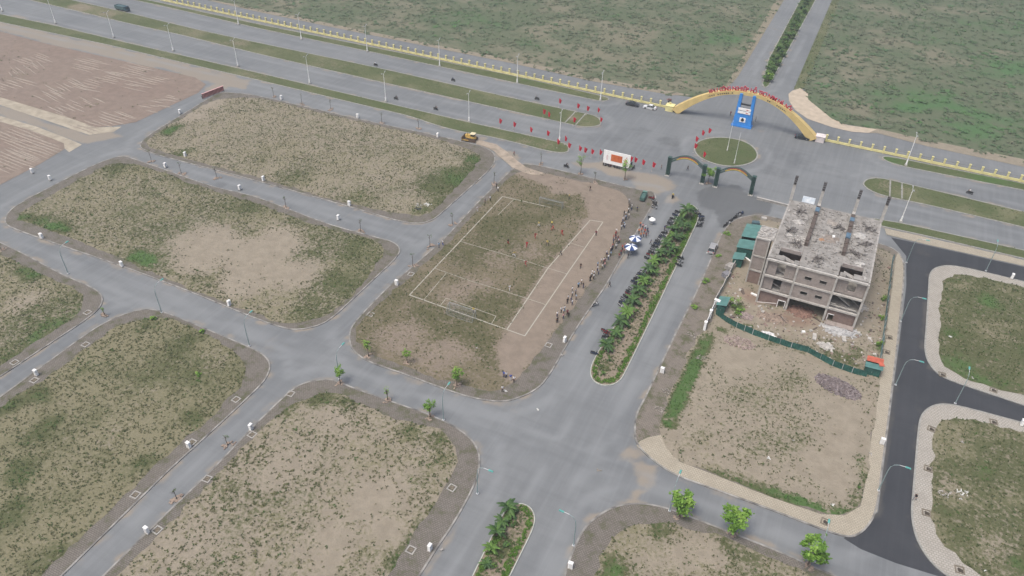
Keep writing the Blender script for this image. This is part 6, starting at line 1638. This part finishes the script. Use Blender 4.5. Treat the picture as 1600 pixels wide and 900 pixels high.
# ------------------------------------------------------------------ motorbikes
MT = MB().tube([(0, -.045, 0), (0, .045, 0)], .29, 12).mesh("tyre", RUBBER)
MR = MB().tube([(0, -.05, 0), (0, .05, 0)], .17, 8).mesh("rim", CHROME)
def bike(col, name="motorbike"):
    r = thing(name, "", "motorbike", (0, 0, 0))
    m_ = mat("bike_" + "_".join("%d" % (c * 100) for c in col), col, .35, .15, 4, spec=.5)
    for x in (-.62, .62):
        t = new_obj("wheel", MT, r, (x, 0, .29)); new_obj("rim", MR, t)
    MB().box((-.1, 0, .48), (.75, .26, .32), taper=.85).tube([(.62, 0, .3), (.42, 0, .98)], .06, 5).build("engine_frame", STEEL, r)
    MB().add([(-.85, -.1, .62), (.1, -.16, .45), (.1, .16, .45), (-.85, .1, .62), (-.9, -.08, .78), (-.05, -.15, .74), (-.05, .15, .74), (-.9, .08, .78)],
             [(0, 3, 2, 1), (4, 5, 6, 7), (0, 1, 5, 4), (1, 2, 6, 5), (2, 3, 7, 6), (3, 0, 4, 7)]).build("tail_body", m_, r)
    MB().add([(.2, -.2, .3), (.5, -.18, .3), (.5, .18, .3), (.2, .2, .3), (.38, -.2, .92), (.58, -.16, .95), (.58, .16, .95), (.38, .2, .92)],
             [(0, 3, 2, 1), (4, 5, 6, 7), (0, 1, 5, 4), (1, 2, 6, 5), (2, 3, 7, 6), (3, 0, 4, 7)]).build("front_shield", m_, r)
    MB().box((-.42, 0, .82), (.85, .27, .1), taper=.85).build("seat", RUBBER, r)
    MB().tube([(.3, -.36, 1.0), (.42, -.1, 1.02), (.42, .1, 1.02), (.3, .36, 1.0)], .025, 5).box((.45, 0, 1.0), (.16, .24, .16)).tube([(.32, -.3, 1.0), (.36, -.38, 1.2)], .015, 4).tube([(.32, .3, 1.0), (.36, .38, 1.2)], .015, 4).build("handlebar", STEEL, r)
    MB().box((.6, 0, .58), (.34, .12, .06)).build("mudguard", m_, r)
    MB().tube([(-.1, .1, .3), (-.15, .35, .01)], .02, 4).build("side_stand", STEEL, r)
    return r
BC = {"black": (.03, .03, .033), "silver": (.42, .43, .44), "dark blue": (.04, .06, .13), "red": (.35, .035, .045), "white": (.62, .62, .62)}
PROTO = {k: bike(v) for k, v in BC.items()}
USED = {}
def place_bike(c, p, rz, label, group, z=.01, lean=True):
    if c in USED: o = copy_tree(PROTO[c])
    else: o = PROTO[c]; USED[c] = 1
    o.location = (*p, z); o.rotation_euler = (.12 if lean else 0, 0, rz)
    o["label"] = label
    if group: o["group"] = group
    elif "group" in o: del o["group"]
    return o
NUM = ["first", "second", "third", "fourth", "fifth", "sixth", "seventh", "eighth", "ninth", "tenth", "eleventh", "twelfth", "thirteenth", "fourteenth", "fifteenth", "sixteenth", "seventeenth", "eighteenth", "nineteenth", "twentieth",
       "twenty-first", "twenty-second", "twenty-third", "twenty-fourth", "twenty-fifth", "twenty-sixth", "twenty-seventh", "twenty-eighth", "twenty-ninth", "thirtieth", "thirty-first", "thirty-second", "thirty-third", "thirty-fourth", "thirty-fifth", "thirty-sixth", "thirty-seventh", "thirty-eighth", "thirty-ninth", "fortieth", "forty-first", "forty-second", "forty-third", "forty-fourth", "forty-fifth", "forty-sixth", "forty-seventh", "forty-eighth", "forty-ninth", "fiftieth"]
cyc = ["black", "dark blue", "black", "silver", "black", "red", "black", "silver", "dark blue", "white"]
ROW = [(-34.73,175.62),(-34.87,173.72),(-34.92,171.54),(-35.01,170.07),(-34.79,168.78),(-34.78,167.05),(-34.86,163.93),(-34.89,162.91),(-34.91,161.90),(-34.99,160.53),(-35.07,159.18),(-35.09,158.20),(-35.17,156.87),(-35.11,155.63),(-35.10,154.05),(-35.18,152.77),(-35.22,150.89),(-34.35,144.80),(-34.51,143.84),(-34.66,142.90),(-34.74,141.72),(-34.95,140.48),(-34.02,139.57),(-34.64,137.31),(-34.72,136.19),(-34.66,135.14),(-34.73,134.03),(-34.94,132.86),(-34.88,131.84),(-34.75,130.61)]
for k, p in enumerate(ROW):
    c = cyc[k % 10] if k not in (17, 29) else "white"
    place_bike(c, p, random.uniform(-.45, .5), "%s motorbike parked along the palm median, %s from its head" % (c, NUM[k]), "motorbikes parked along the palm median")
for k, p in enumerate([(-31.34,178.52),(-30.47,177.87),(-29.67,176.83),(-28.58,175.96),(-28.16,174.39),(-27.98,173.07),(-27.87,171.38)]):
    c = ["black", "silver", "black", "dark blue", "black", "silver", "black"][k]
    place_bike(c, p, math.pi + random.uniform(-.4, .4) + .4, "%s motorbike at the right of the median head, %s from the top" % (c, NUM[k]), "motorbikes round the median head")
for k, p in enumerate([(-28.08,154.94),(-27.84,153.54),(-27.66,151.83)]):
    c = ["black", "silver", "black"][k]
    place_bike(c, p, .2 + random.uniform(-.3, .3), "%s motorbike in the trio on the right carriageway, %s from the top" % (c, NUM[k]), "three motorbikes on the right carriageway")
for k, p in enumerate([(-34.83,120.66),(-34.04,120.12),(-34.04,118.95)]):
    c = ["red", "red", "black"][k]
    place_bike(c, p, .3 * k, "%s motorbike in the small group by the lower median, %s from the top" % (c, NUM[k]), "small group of bikes by the lower median")
place_bike("dark blue", [(-34.20,112.97)][0], .1, "single dark motorbike beside the lowest palm of the median", None)
for k, p in enumerate([(-21.86,174.90),(-21.49,176.14),(-21.19,177.72),(-20.50,179.86),(-20.04,181.56),(-19.65,182.86)]):
    c = ["black", "silver", "black", "black", "silver", "dark blue"][k]
    place_bike(c, p, .9 + random.uniform(-.3, .3), "%s motorbike in the row above the green shed, %s from the left" % (c, NUM[k]), "motorbikes above the green shed")
for k, p in enumerate([(-61.96,192.07),(-61.15,192.05),(-60.34,192.03),(-59.54,192.01),(-58.57,192.08),(-57.77,192.06),(-56.98,192.05),(-54.67,195.06),(-53.36,193.53)]):
    c = ["black", "silver", "black", "red", "black", "dark blue", "silver", "black", "black"][k]
    place_bike(c, p, HZ + random.uniform(-.3, .3), "%s motorbike at the foot of the billboard, %s from the left" % (c, NUM[k]), "motorbikes at the foot of the billboard")
for k, p in enumerate([(-43.22,179.44),(-42.07,178.12),(-41.40,176.57),(-41.04,174.87),(-40.11,169.16)]):
    c = ["red", "silver", "black", "silver", "black"][k]
    place_bike(c, p, random.uniform(-.4, .4), "%s motorbike at the kerb near the green truck, %s from the top" % (c, NUM[k]), "motorbikes at the kerb near the green truck")
place_bike("silver", [(-39.92,128.18)][0], 1.0, "silver motorbike alone at the kerb below the crowd", None)

# ------------------------------------------------------------------ people
def body_mesh(name, J, female=False):
    """one skinned surface from joints: J maps names to points"""
    vs, rad, es, ix = [], [], [], {}
    def add(k, p, r, par=None):
        ix[k] = len(vs); vs.append(p); rad.append(r)
        if par is not None: es.append((ix[par], ix[k]))
    P = J
    add("pel", P["pel"], .15); add("waist", P["waist"], .135, "pel"); add("chest", P["chest"], .165, "waist"); add("neckb", P["neckb"], .085, "chest")
    add("neck", P["neck"], .06, "neckb"); add("head", P["head"], .105, "neck"); add("crown", P["crown"], .075, "head")
    for s in "lr":
        add("sho" + s, P["sho" + s], .075, "chest"); add("elb" + s, P["elb" + s], .05, "sho" + s); add("wri" + s, P["wri" + s], .034, "elb" + s)
        e, w = Vector(P["elb" + s]), Vector(P["wri" + s]); d_ = (w - e).normalized()
        sd = d_.orthogonal().normalized()
        add("palm" + s, tuple(w + d_ * .07), .036, "wri" + s)
        for q, (o, ln) in enumerate(((-.03, .075), (-.01, .09), (.01, .085), (.03, .065))):
            add("f%d%s" % (q, s), tuple(w + d_ * (.085 + ln) + sd * o * 1.4), .011, "palm" + s)
        add("th" + s, tuple(w + d_ * .08 + sd * .07), .013, "palm" + s)
        add("hip" + s, P["hip" + s], .105, "pel"); add("kne" + s, P["kne" + s], .07, "hip" + s); add("ank" + s, P["ank" + s], .048, "kne" + s)
        a = Vector(P["ank" + s]); add("toe" + s, tuple(a + Vector((.17, 0, -.045))), .042, "ank" + s)
    me = bpy.data.meshes.new(name)
    me.from_pydata(vs, es, [])
    o = bpy.data.objects.new(name, me); COL.objects.link(o)
    md = o.modifiers.new("s", 'SKIN')
    for k, v in enumerate(me.skin_vertices[0].data):
        v.radius = (rad[k], rad[k]); v.use_root = (k == 0)
    md.use_smooth_shade = True
    sb_ = o.modifiers.new("u", 'SUBSURF'); sb_.levels = 1; sb_.render_levels = 1
    dg = bpy.context.evaluated_depsgraph_get(); dg.update()
    out = bpy.data.meshes.new_from_object(o.evaluated_get(dg))
    bpy.data.objects.remove(o)
    V = [Vector(v) for v in vs]
    names = list(ix)
    for nm in ("skin", "shirt", "trousers", "hair", "shoes"): out.materials.append(MATS.setdefault("person_" + nm, mat("person_" + nm, (.3, .2, .15))))
    segs = [(a, b) for a, b in es]
    for p in out.polygons:
        c = p.center
        best, bk = 9, 1
        for a, b in segs:
            ab = V[b] - V[a]
            t = max(0, min(1, (c - V[a]).dot(ab) / ab.length_squared))
            dd = (c - V[a] - ab * t).length
            if dd < best: best, bk, bt = dd, b, t
        n = names[bk]
        if n in ("head", "crown", "neck"):
            hz = V[ix["head"]]
            p.material_index = 3 if (c.z > hz.z + .03 or (c.x < hz.x - .02 and c.z > hz.z - .06)) else 0
        elif n[:3] in ("wri", "pal") or n[:2] in ("f0", "f1", "f2", "f3", "th"): p.material_index = 0
        elif n[:3] in ("kne", "ank") or n[:3] == "hip": p.material_index = 2
        elif n[:3] == "toe": p.material_index = 4
        else: p.material_index = 1 if c.z > V[0].z - .02 else 2
        p.use_smooth = True
    out.name = "person"
    return out
def stand(dx=0, arm=0.0, leg=0.0, fwd=0.0):
    J = dict(pel=(0, 0, .93), waist=(fwd * .2, 0, 1.1), chest=(fwd * .5, 0, 1.3), neckb=(fwd * .7, 0, 1.45), neck=(fwd * .8 + .01, 0, 1.51), head=(fwd + .02, 0, 1.61), crown=(fwd + .01, 0, 1.69))
    for s, k in (("l", 1), ("r", -1)):
        J["sho" + s] = (fwd * .6, k * .19, 1.40)
        J["elb" + s] = (fwd * .5 + .22 * arm * k, k * .25, 1.13 + .05 * abs(arm))
        J["wri" + s] = (fwd * .5 + .3 * arm * k + .1 + .15 * abs(arm), k * .24, .92 + .2 * abs(arm))
        J["hip" + s] = (0, k * .1, .86)
        J["kne" + s] = (.28 * leg * -k + .04 * abs(leg) + .02, k * .11, .49 + .03 * abs(leg))
        J["ank" + s] = (.42 * leg * -k - .08 * abs(leg), k * .11, .085 + (.12 * leg if k * leg > 0 else 0))
    return J
def sit():
    J = dict(pel=(-.05, 0, .93), waist=(-.03, 0, 1.08), chest=(.02, 0, 1.27), neckb=(.06, 0, 1.42), neck=(.08, 0, 1.48), head=(.12, 0, 1.58), crown=(.12, 0, 1.67))
    for s, k in (("l", 1), ("r", -1)):
        J["sho" + s] = (.04, k * .19, 1.37); J["elb" + s] = (.22, k * .28, 1.16); J["wri" + s] = (.42, k * .3, 1.08)
        J["hip" + s] = (0, k * .12, .9); J["kne" + s] = (.36, k * .2, .72); J["ank" + s] = (.22, k * .2, .33)
    return J
POSE = {"standing": body_mesh("person", stand()), "standing with arms folded": body_mesh("person", stand(arm=.5)), "walking": body_mesh("person", stand(arm=.6, leg=.6, fwd=.04)),
        "running": body_mesh("person", stand(arm=1.1, leg=1.1, fwd=.14)), "riding": body_mesh("person", sit())}
SKIN = mat("skin", (.33, .20, .14), .6, .1, 8); HAIR = mat("black_hair", (.02, .018, .017), .7, .2, 8)
CLO = {"white": (.66, .66, .66), "black": (.02, .02, .023), "dark blue": (.03, .045, .12), "red": (.38, .03, .035), "yellow": (.55, .45, .12), "grey": (.25, .25, .26), "light blue": (.30, .42, .55), "orange": (.52, .2, .1), "dark grey": (.07, .07, .075), "maroon": (.16, .03, .05), "blue": (.04, .10, .36), "pink": (.55, .28, .28)}
CM = {k: mat("cloth_" + k.replace(" ", "_"), v, .85, .12, 6) for k, v in CLO.items()}
SHOE = mat("dark_shoe", (.04, .035, .03), .7, .2, 6)
def person(pose, p, rz, shirt, trousers, label, group=None, z=.15, helmet=None):
    o = new_obj("person", POSE[pose], None, (*p, z - .03), rz)
    for k, m_ in enumerate((SKIN, CM[shirt], CM[trousers], CM[helmet] if helmet else HAIR, SHOE)):
        o.material_slots[k].link = 'OBJECT'; o.material_slots[k].material = m_
    o.scale = (random.uniform(.95, 1.05),) * 3
    tag(o, label, "person", group)
    return o
# crowd along the touchline, from the green truck down
line = [(-47.62,174.03),(-47.09,170.93),(-46.46,167.60),(-46.03,162.85),(-45.73,159.57),(-45.39,156.72),(-44.78,154.08),(-44.70,151.55),(-44.52,148.80),(-44.40,145.79),(-44.31,142.52),(-44.37,139.27),(-44.60,136.57),(-45.28,134.26),(-46.09,132.72),(-46.01,130.58),(-45.78,127.75),(-45.56,124.99),(-45.43,122.51),(-45.43,120.01),(-45.53,118.49)]
cum = [0]
for a, b in zip(line[:-1], line[1:]): cum.append(cum[-1] + (Vector(b) - Vector(a)).length)
def along(s):
    s = s * cum[-1]
    for i in range(len(line) - 1):
        if s <= cum[i + 1]:
            return Vector(line[i]).lerp(Vector(line[i + 1]), (s - cum[i]) / (cum[i + 1] - cum[i]))
    return Vector(line[-1])
random.seed(21)
sh = ["white", "black", "white", "dark blue", "white", "white", "light blue", "grey", "white", "white", "black", "light blue", "white"]
NC = 50
for k in range(NC):
    t = ((k + random.uniform(-.9, .9)) / (NC - 1)) if 0 < k < NC - 1 else k / (NC - 1)
    p = along(min(1, max(0, t))) + Vector((random.uniform(-.5, .6), random.uniform(-.4, .4)))
    s = sh[(k * 7 + k // 5) % len(sh)]
    if .30 < t < .42: s = random.choice(["maroon", "red", "pink", "dark blue"])
    tr = random.choice(["black", "dark blue", "dark grey"])
    person(random.choice(["standing", "standing with arms folded", "standing"]), p, math.pi + random.uniform(-.5, .5), s, tr, "spectator in %s top, %s in the touchline crowd counted from the top" % (s, NUM[k]), "spectators lining the football touchline", z=.16)
for k in range(24):      # second, irregular rank in knots
    t = [.04, .05, .12, .14, .2, .22, .33, .35, .36, .38, .4, .44, .46, .5, .53, .55, .57, .62, .66, .74, .83, .86, .93, .96][k]
    p = along(t) + Vector((random.uniform(.5, 1.3), random.uniform(-.6, .3)))
    s = ["white", "grey", "white", "black", "light blue", "white", "maroon", "pink"][k % 8]
    person(["standing", "standing with arms folded"][k % 2], p, math.pi + random.uniform(-.7, .7), s, ["black", "dark blue"][k % 2], "onlooker in %s top behind the touchline crowd, %s from the top" % (s, NUM[k]), "onlookers behind the touchline crowd", z=.15)
# group by the umbrellas
GP = [(-41.45,164.22),(-40.57,163.65),(-39.79,163.38),(-40.29,161.75),(-39.37,161.56),(-38.98,162.44),(-39.19,159.98),(-38.52,160.00),(-38.36,161.08),(-39.67,159.39),(-40.68,160.87),(-38.93,152.68),(-41.73,153.10),(-42.01,152.00),(-41.13,150.89),(-41.54,149.74),(-39.56,149.24),(-41.50,148.22)]
for k, p in enumerate(GP):
    s = ["orange", "pink", "white", "orange", "red", "dark blue", "orange", "maroon", "dark blue", "orange", "orange", "black", "pink", "red", "pink", "maroon", "black", "maroon"][k]
    tr = ["dark blue", "black", "dark grey"][k % 3]
    if k < 11: l = "person in %s top in the cluster above the umbrellas, %s from the top" % (s, NUM[k])
    else: l = "person in %s top in the cluster left of the umbrellas, %s from the top" % (s, NUM[k - 11])
    person("standing" if k % 2 else "standing with arms folded", p, random.random() * 6, s, tr, l, "people gathered round the umbrellas", z=.15)
PLY = [("862,354", "running", "yellow", "black", "player in yellow near the upper part of the pitch, beside a red player"), ("864,361", "running", "red", "red", "player in red right next to the upper yellow player"),
       ("878,368", "running", "red", "red", "player in red nearest the dirt strip in the upper half"), ("836,373", "running", "red", "red", "player in red at the middle of the upper half"), ("823,387", "walking", "red", "red", "player in red just above the halfway line"),
       ("855,384", "running", "yellow", "black", "player in yellow just above the halfway line"), ("876,400", "walking", "dark grey", "black", "referee in dark clothes on the dirt strip near halfway"), ("821,416", "running", "red", "red", "player in red just below the halfway line"),
       ("842,355", "walking", "yellow", "white", "player in pale yellow left of the upper group"), ("794,382", "walking", "black", "red", "player in dark top near the left of the halfway line"), ("740,490", "standing", "yellow", "black", "goalkeeper in yellow before the lower goal"),
       ("889,312", "standing", "yellow", "black", "goalkeeper in yellow near the upper goal"), ("796,455", "walking", "white", "white", "pale-clad player in the lower penalty area"), ("803,402", "running", "yellow", "white", "player in yellow on the halfway line's left part"),
       ("931,369", "standing", "maroon", "black", "linesman on the right touchline by the upper corner box"), ("907,420", "walking", "black", "black", "person in black walking on the dirt strip outside the touchline"), ("922,299", "walking", "black", "dark grey", "person in black crossing the bare dirt above the pitch"),
       ("776,295", "standing", "black", "black", "person in black at the pitch's top left corner, by the street"), ("778,300", "standing with arms folded", "white", "dark grey", "person in white at the pitch's top left corner"), ("766,315", "standing", "white", "black", "person in white on the left touchline, upper pair"),
       ("758,319", "standing", "black", "black", "person in black on the left touchline, upper pair"), ("746,331", "standing with arms folded", "white", "white", "person in white alone on the left pavement above the bare sapling"), ("692,384", "standing", "white", "blue", "person in white and blue at the left pavement, right of a pair"),
       ("686,388", "standing with arms folded", "light blue", "grey", "person in pale blue at the left pavement, left of a pair"), ("787,590", "standing with arms folded", "blue", "dark blue", "person in blue by the football ground's bottom tip, upper left"), ("791,591", "standing", "white", "dark blue", "person in white by the football ground's bottom tip, between two others"),
       ("798,595", "standing", "blue", "white", "person in blue and white by the football ground's bottom tip, right one"), ("803,598", "standing", "white", "black", "person in white furthest right at the football ground's bottom tip"), ("785,613", "standing", "white", "black", "person in white and black on the bottom pavement tip"),
       ("888,497", "standing", "black", "black", "person in black standing behind the lower end of the crowd"), ("1016,383", "walking", "dark blue", "dark grey", "person walking on the left carriageway beside the umbrellas"), ("1038,361", "standing", "dark blue", "black", "person in dark blue standing among the bikes at the upper median"),
       ("995,331", "standing", "dark blue", "black", "person in dark blue on the pavement below the green truck"), ("952,449", "walking", "dark grey", "black", "person on the kerb midway down the left carriageway"), ("1074,267", "walking", "black", "black", "person in black walking through the left truss gate"), ("1033,265", "standing", "dark grey", "black", "person beside the left column of the left truss gate"),
       ("1428,782", "walking", "black", "grey", "person in black on the pale walk of the lower right lot"), ("803,244", "walking", "maroon", "black", "person walking on the dirt track near the bulldozer"), ("1141,181", "standing", "maroon", "black", "person at the left of the blue pylon"), ("1180,190", "standing", "dark blue", "black", "person at the right of the blue pylon")]
PLP = [(-61.81,153.84),(-60.67,152.04),(-57.81,151.18),(-63.24,146.67),(-63.38,142.06),(-59.23,145.20),(-54.51,142.64),(-60.28,134.76),(-64.61,152.02),(-68.07,141.20),(-62.72,113.28),(-63.12,168.50),(-59.32,124.19),(-64.36,136.86),(-50.07,154.92),(-48.20,139.90),(-59.68,175.44),(-83.20,164.55),(-82.08,163.14),(-81.58,157.57),(-82.17,155.73),(-82.13,151.29),(-82.11,133.19),(-82.37,131.77),(-47.82,98.30),(-47.29,98.37),(-46.18,98.12),(-45.38,97.93),(-46.21,94.52),(-43.61,121.45),(-36.52,157.45),(-35.31,165.40),(-44.64,171.12),(-39.52,136.15),(-38.91,199.93),(-45.94,197.06),(27.43,103.42),(-87.51,184.34),(-36.72,244.28),(-28.37,243.72)]
for p, (_, po, s, t, l) in zip(PLP, PLY):
    person(po, p, random.random() * 6.28, s, t, l, "football players on the pitch" if "player" in l or "goalkeeper" in l else None, z=.18 if "player" in l or "keeper" in l else .14)
RID = zip([(-38.27,182.84),(-164.44,224.92),(-131.98,225.89),(-140.81,202.43),(-124.76,201.66),(-98.75,225.38),(35.31,224.27),(-70.85,185.08)], [-HZ, 3.1, 3.1, 0, 0, 3.1, 3.0, 0], ["yellow", "white", "dark blue", "black", "dark grey", "grey", "white", "black"],
    ["left carriageway coming from the truss gate", "boulevard's far lane, left one", "boulevard's far lane, above the third near lamp", "boulevard's near lane, left of the other", "boulevard's near lane, left of the bulldozer", "boulevard's far lane near the flags", "right part of the boulevard", "lane between the billboard and the football ground"])
for k, (p, a, s, l) in enumerate(RID):
    place_bike("black", p, a, "black motorbike being ridden on the " + l, "ridden motorbikes", lean=False)
    person("riding", p, a, s, "black", "rider in %s top on the %s" % (s, l), "motorbike riders", z=.03, helmet="white" if k == 0 else "dark grey")

# ------------------------------------------------------------------ red flags
def flag_cloth(seed, w=.95, h=1.55):
    rr = random.Random(seed)
    vs, fs = [], []
    nx, nz = 6, 7
    ph = rr.random() * 6
    for i in range(nx + 1):
        for j in range(nz + 1):
            u, v = i / nx, j / nz
            x = .05 + w * u * (.55 + .45 * (1 - v))
            y = .16 * u * math.sin(ph + 7 * u + 1.5 * v)
            vs.append((x, y, 3.2 - h * v - .5 * u * (1 - .3 * v)))
    for i in range(nx):
        for j in range(nz):
            a = i * (nz + 1) + j
            fs.append((a, a + 1, a + nz + 2, a + nz + 1))
    return MB().add(vs, fs).mesh("cloth", REDC)
FC = [flag_cloth(s) for s in range(4)]
PM = MB().tube([(0, 0, 0), (0, 0, 3.3)], [.03, .02], 5).mesh("pole", mat("bamboo_pole", (.36, .25, .2), .8, .2, 4))
FB = MB().box((0, 0, .06), (.3, .3, .12)).mesh("foot", CONC)
def flag(label, p, z, group):
    r = thing("red_flag", label, "flag", (*p, z), random.uniform(-.5, .5), group)
    new_obj("pole", PM, r); new_obj("foot", FB, r); new_obj("cloth", random.choice(FC), r)
fl = [(-89.65,223.09),(-82.77,222.16),(-79.21,221.80),(-75.67,222.58),(-72.31,216.10),(-90.85,212.66),(-88.58,211.67),(-79.76,211.53)]
fn_ = ["red flag on the median's upper edge, leftmost there", "red flag on the median's upper edge, second there", "red flag on the median's upper edge, third there", "red flag at the upper side of the left median's rounded end", "red flag at the lower side of the left median's rounded end",
       "red flag on the median grass, left of a pair", "red flag on the median grass, right of a pair", "red flag on the red earth patch of the median"]
for p, l in zip(fl, fn_): flag(l, p, .14, "red flags round the boulevard medians")
fl = [(-100.10,199.47),(-95.14,199.51),(-88.95,198.70),(-83.27,198.72),(-78.21,195.03),(-76.98,198.13),(-74.30,194.25),(-70.76,194.26),(-68.94,193.83),(-66.77,194.06),(-64.43,194.85),(-55.01,194.88),(-53.71,195.13),(-51.21,194.68),(-48.07,194.60)]
for k, p in enumerate(fl): flag("red flag in the row along the near verge and billboard, %s from the left" % NUM[k], p, .14 if k < 7 else .0, "row of red flags past the billboard")
fl = [(-40.80,222.10),(-39.36,224.41),(-41.40,216.77),(-40.47,211.92),(-36.65,207.88)]
for k, p in enumerate(fl): flag("red flag at the left rim of the oval roundabout, %s clockwise from the bottom" % NUM[[3, 4, 2, 1, 0][k]], p, .14, "red flags at the roundabout")

# ------------------------------------------------------------------ small litter seen on lots and streets
random.seed(5)
LT = zip([(-97.39,146.55),(-95.46,147.94),(-96.53,145.15),(32.00,107.23),(34.49,107.30),(36.41,141.22),(31.91,153.29),(34.67,108.88),(38.01,93.92),(15.06,95.97),(34.63,121.41),(3.41,101.29),(19.77,110.78),(6.81,107.55),(-40.04,109.52),(-22.70,85.09),(-22.94,160.75),(-39.06,59.01),(-45.73,94.96),(-17.94,127.98),(-14.26,121.94),(-17.90,109.25),(-17.58,104.04),(-38.21,93.46),(-56.62,103.40)],
    ["pale branch heap on the upper lot's right corner", "white scrap right of the pale branch heap", "dark scrap below the pale branch heap", "pale grey plastic sheet on the lower right lot", "white plank on the lower right lot", "small pale stone on the green lot's lower edge", "white sack on the right-edge green lot", "white sack on the lower right lot near the sheet",
     "white stone at the lower right corner of the last lot", "white bag at the bottom hedge of the building plot", "pale stone on the lower right lot's top", "white stone on the sandy building plot, left part", "pale stone at the right side of the building plot", "small pale stone in the middle of the building plot", "pale flat stone on the crowd-side pavement", "pale patch stone on the junction asphalt", "white paper strip on the right carriageway",
     "pale stone beside the bottom cabinet", "white cloth on the bottom pavement tip", "pale rubble on the dusty strip, upper", "pale rubble on the dusty strip, second", "pale rubble on the dusty strip, third", "pale rubble on the dusty strip, lowest", "white stone on the road below the football ground", "pale stone behind the lower goal"])
for k, (p, l) in enumerate(LT):
    q = MB()
    big = "heap" in l or "sheet" in l or "rubble" in l
    for i in range(16 if big else 3):
        s = random.uniform(.3, .8) * .55
        q.box((random.uniform(-.9, .9) * (1 if big else .2), random.uniform(-.7, .7) * (1 if big else .2), .06), (s * random.uniform(1, 2), s * .5, .1), rz=random.random() * 3, tilt=(random.uniform(-.25, .25), random.uniform(-.25, .25)))
    m_ = mat("dull_rubble", (.23, .21, .185), .95, .2, 2) if "rubble" in l or "pale patch" in l else STEEL if "dark" in l else mat("dusty_white", (.52, .52, .50), .9, .2, 3) if "white" in l else CONC
    on_road = any(w in l for w in ("asphalt", "carriageway", "on the road"))
    tag(q.build("litter", m_, None, (*p, .0 if on_road else .17)), l, "litter")
# ------------------------------------------------------------------ haze
hz = MB().box((-150, 300, 54.0), (1800, 1500, 112.0)).build("haze", None)
hm = bpy.data.materials.new("haze_air"); hm.use_nodes = True
hn = hm.node_tree.nodes
hn.remove(hn["Principled BSDF"])
pv = hn.new("ShaderNodeVolumePrincipled")
pv.inputs["Color"].default_value = (.84, .91, .93, 1)
pv.inputs["Density"].default_value = 0.00042
pv.inputs["Anisotropy"].default_value = 0.2
hm.node_tree.links.new(pv.outputs[0], hn["Material Output"].inputs["Volume"])
hz.data.materials.append(hm)
tag(hz, "thin pale haze over the whole place", "haze", None, "stuff")
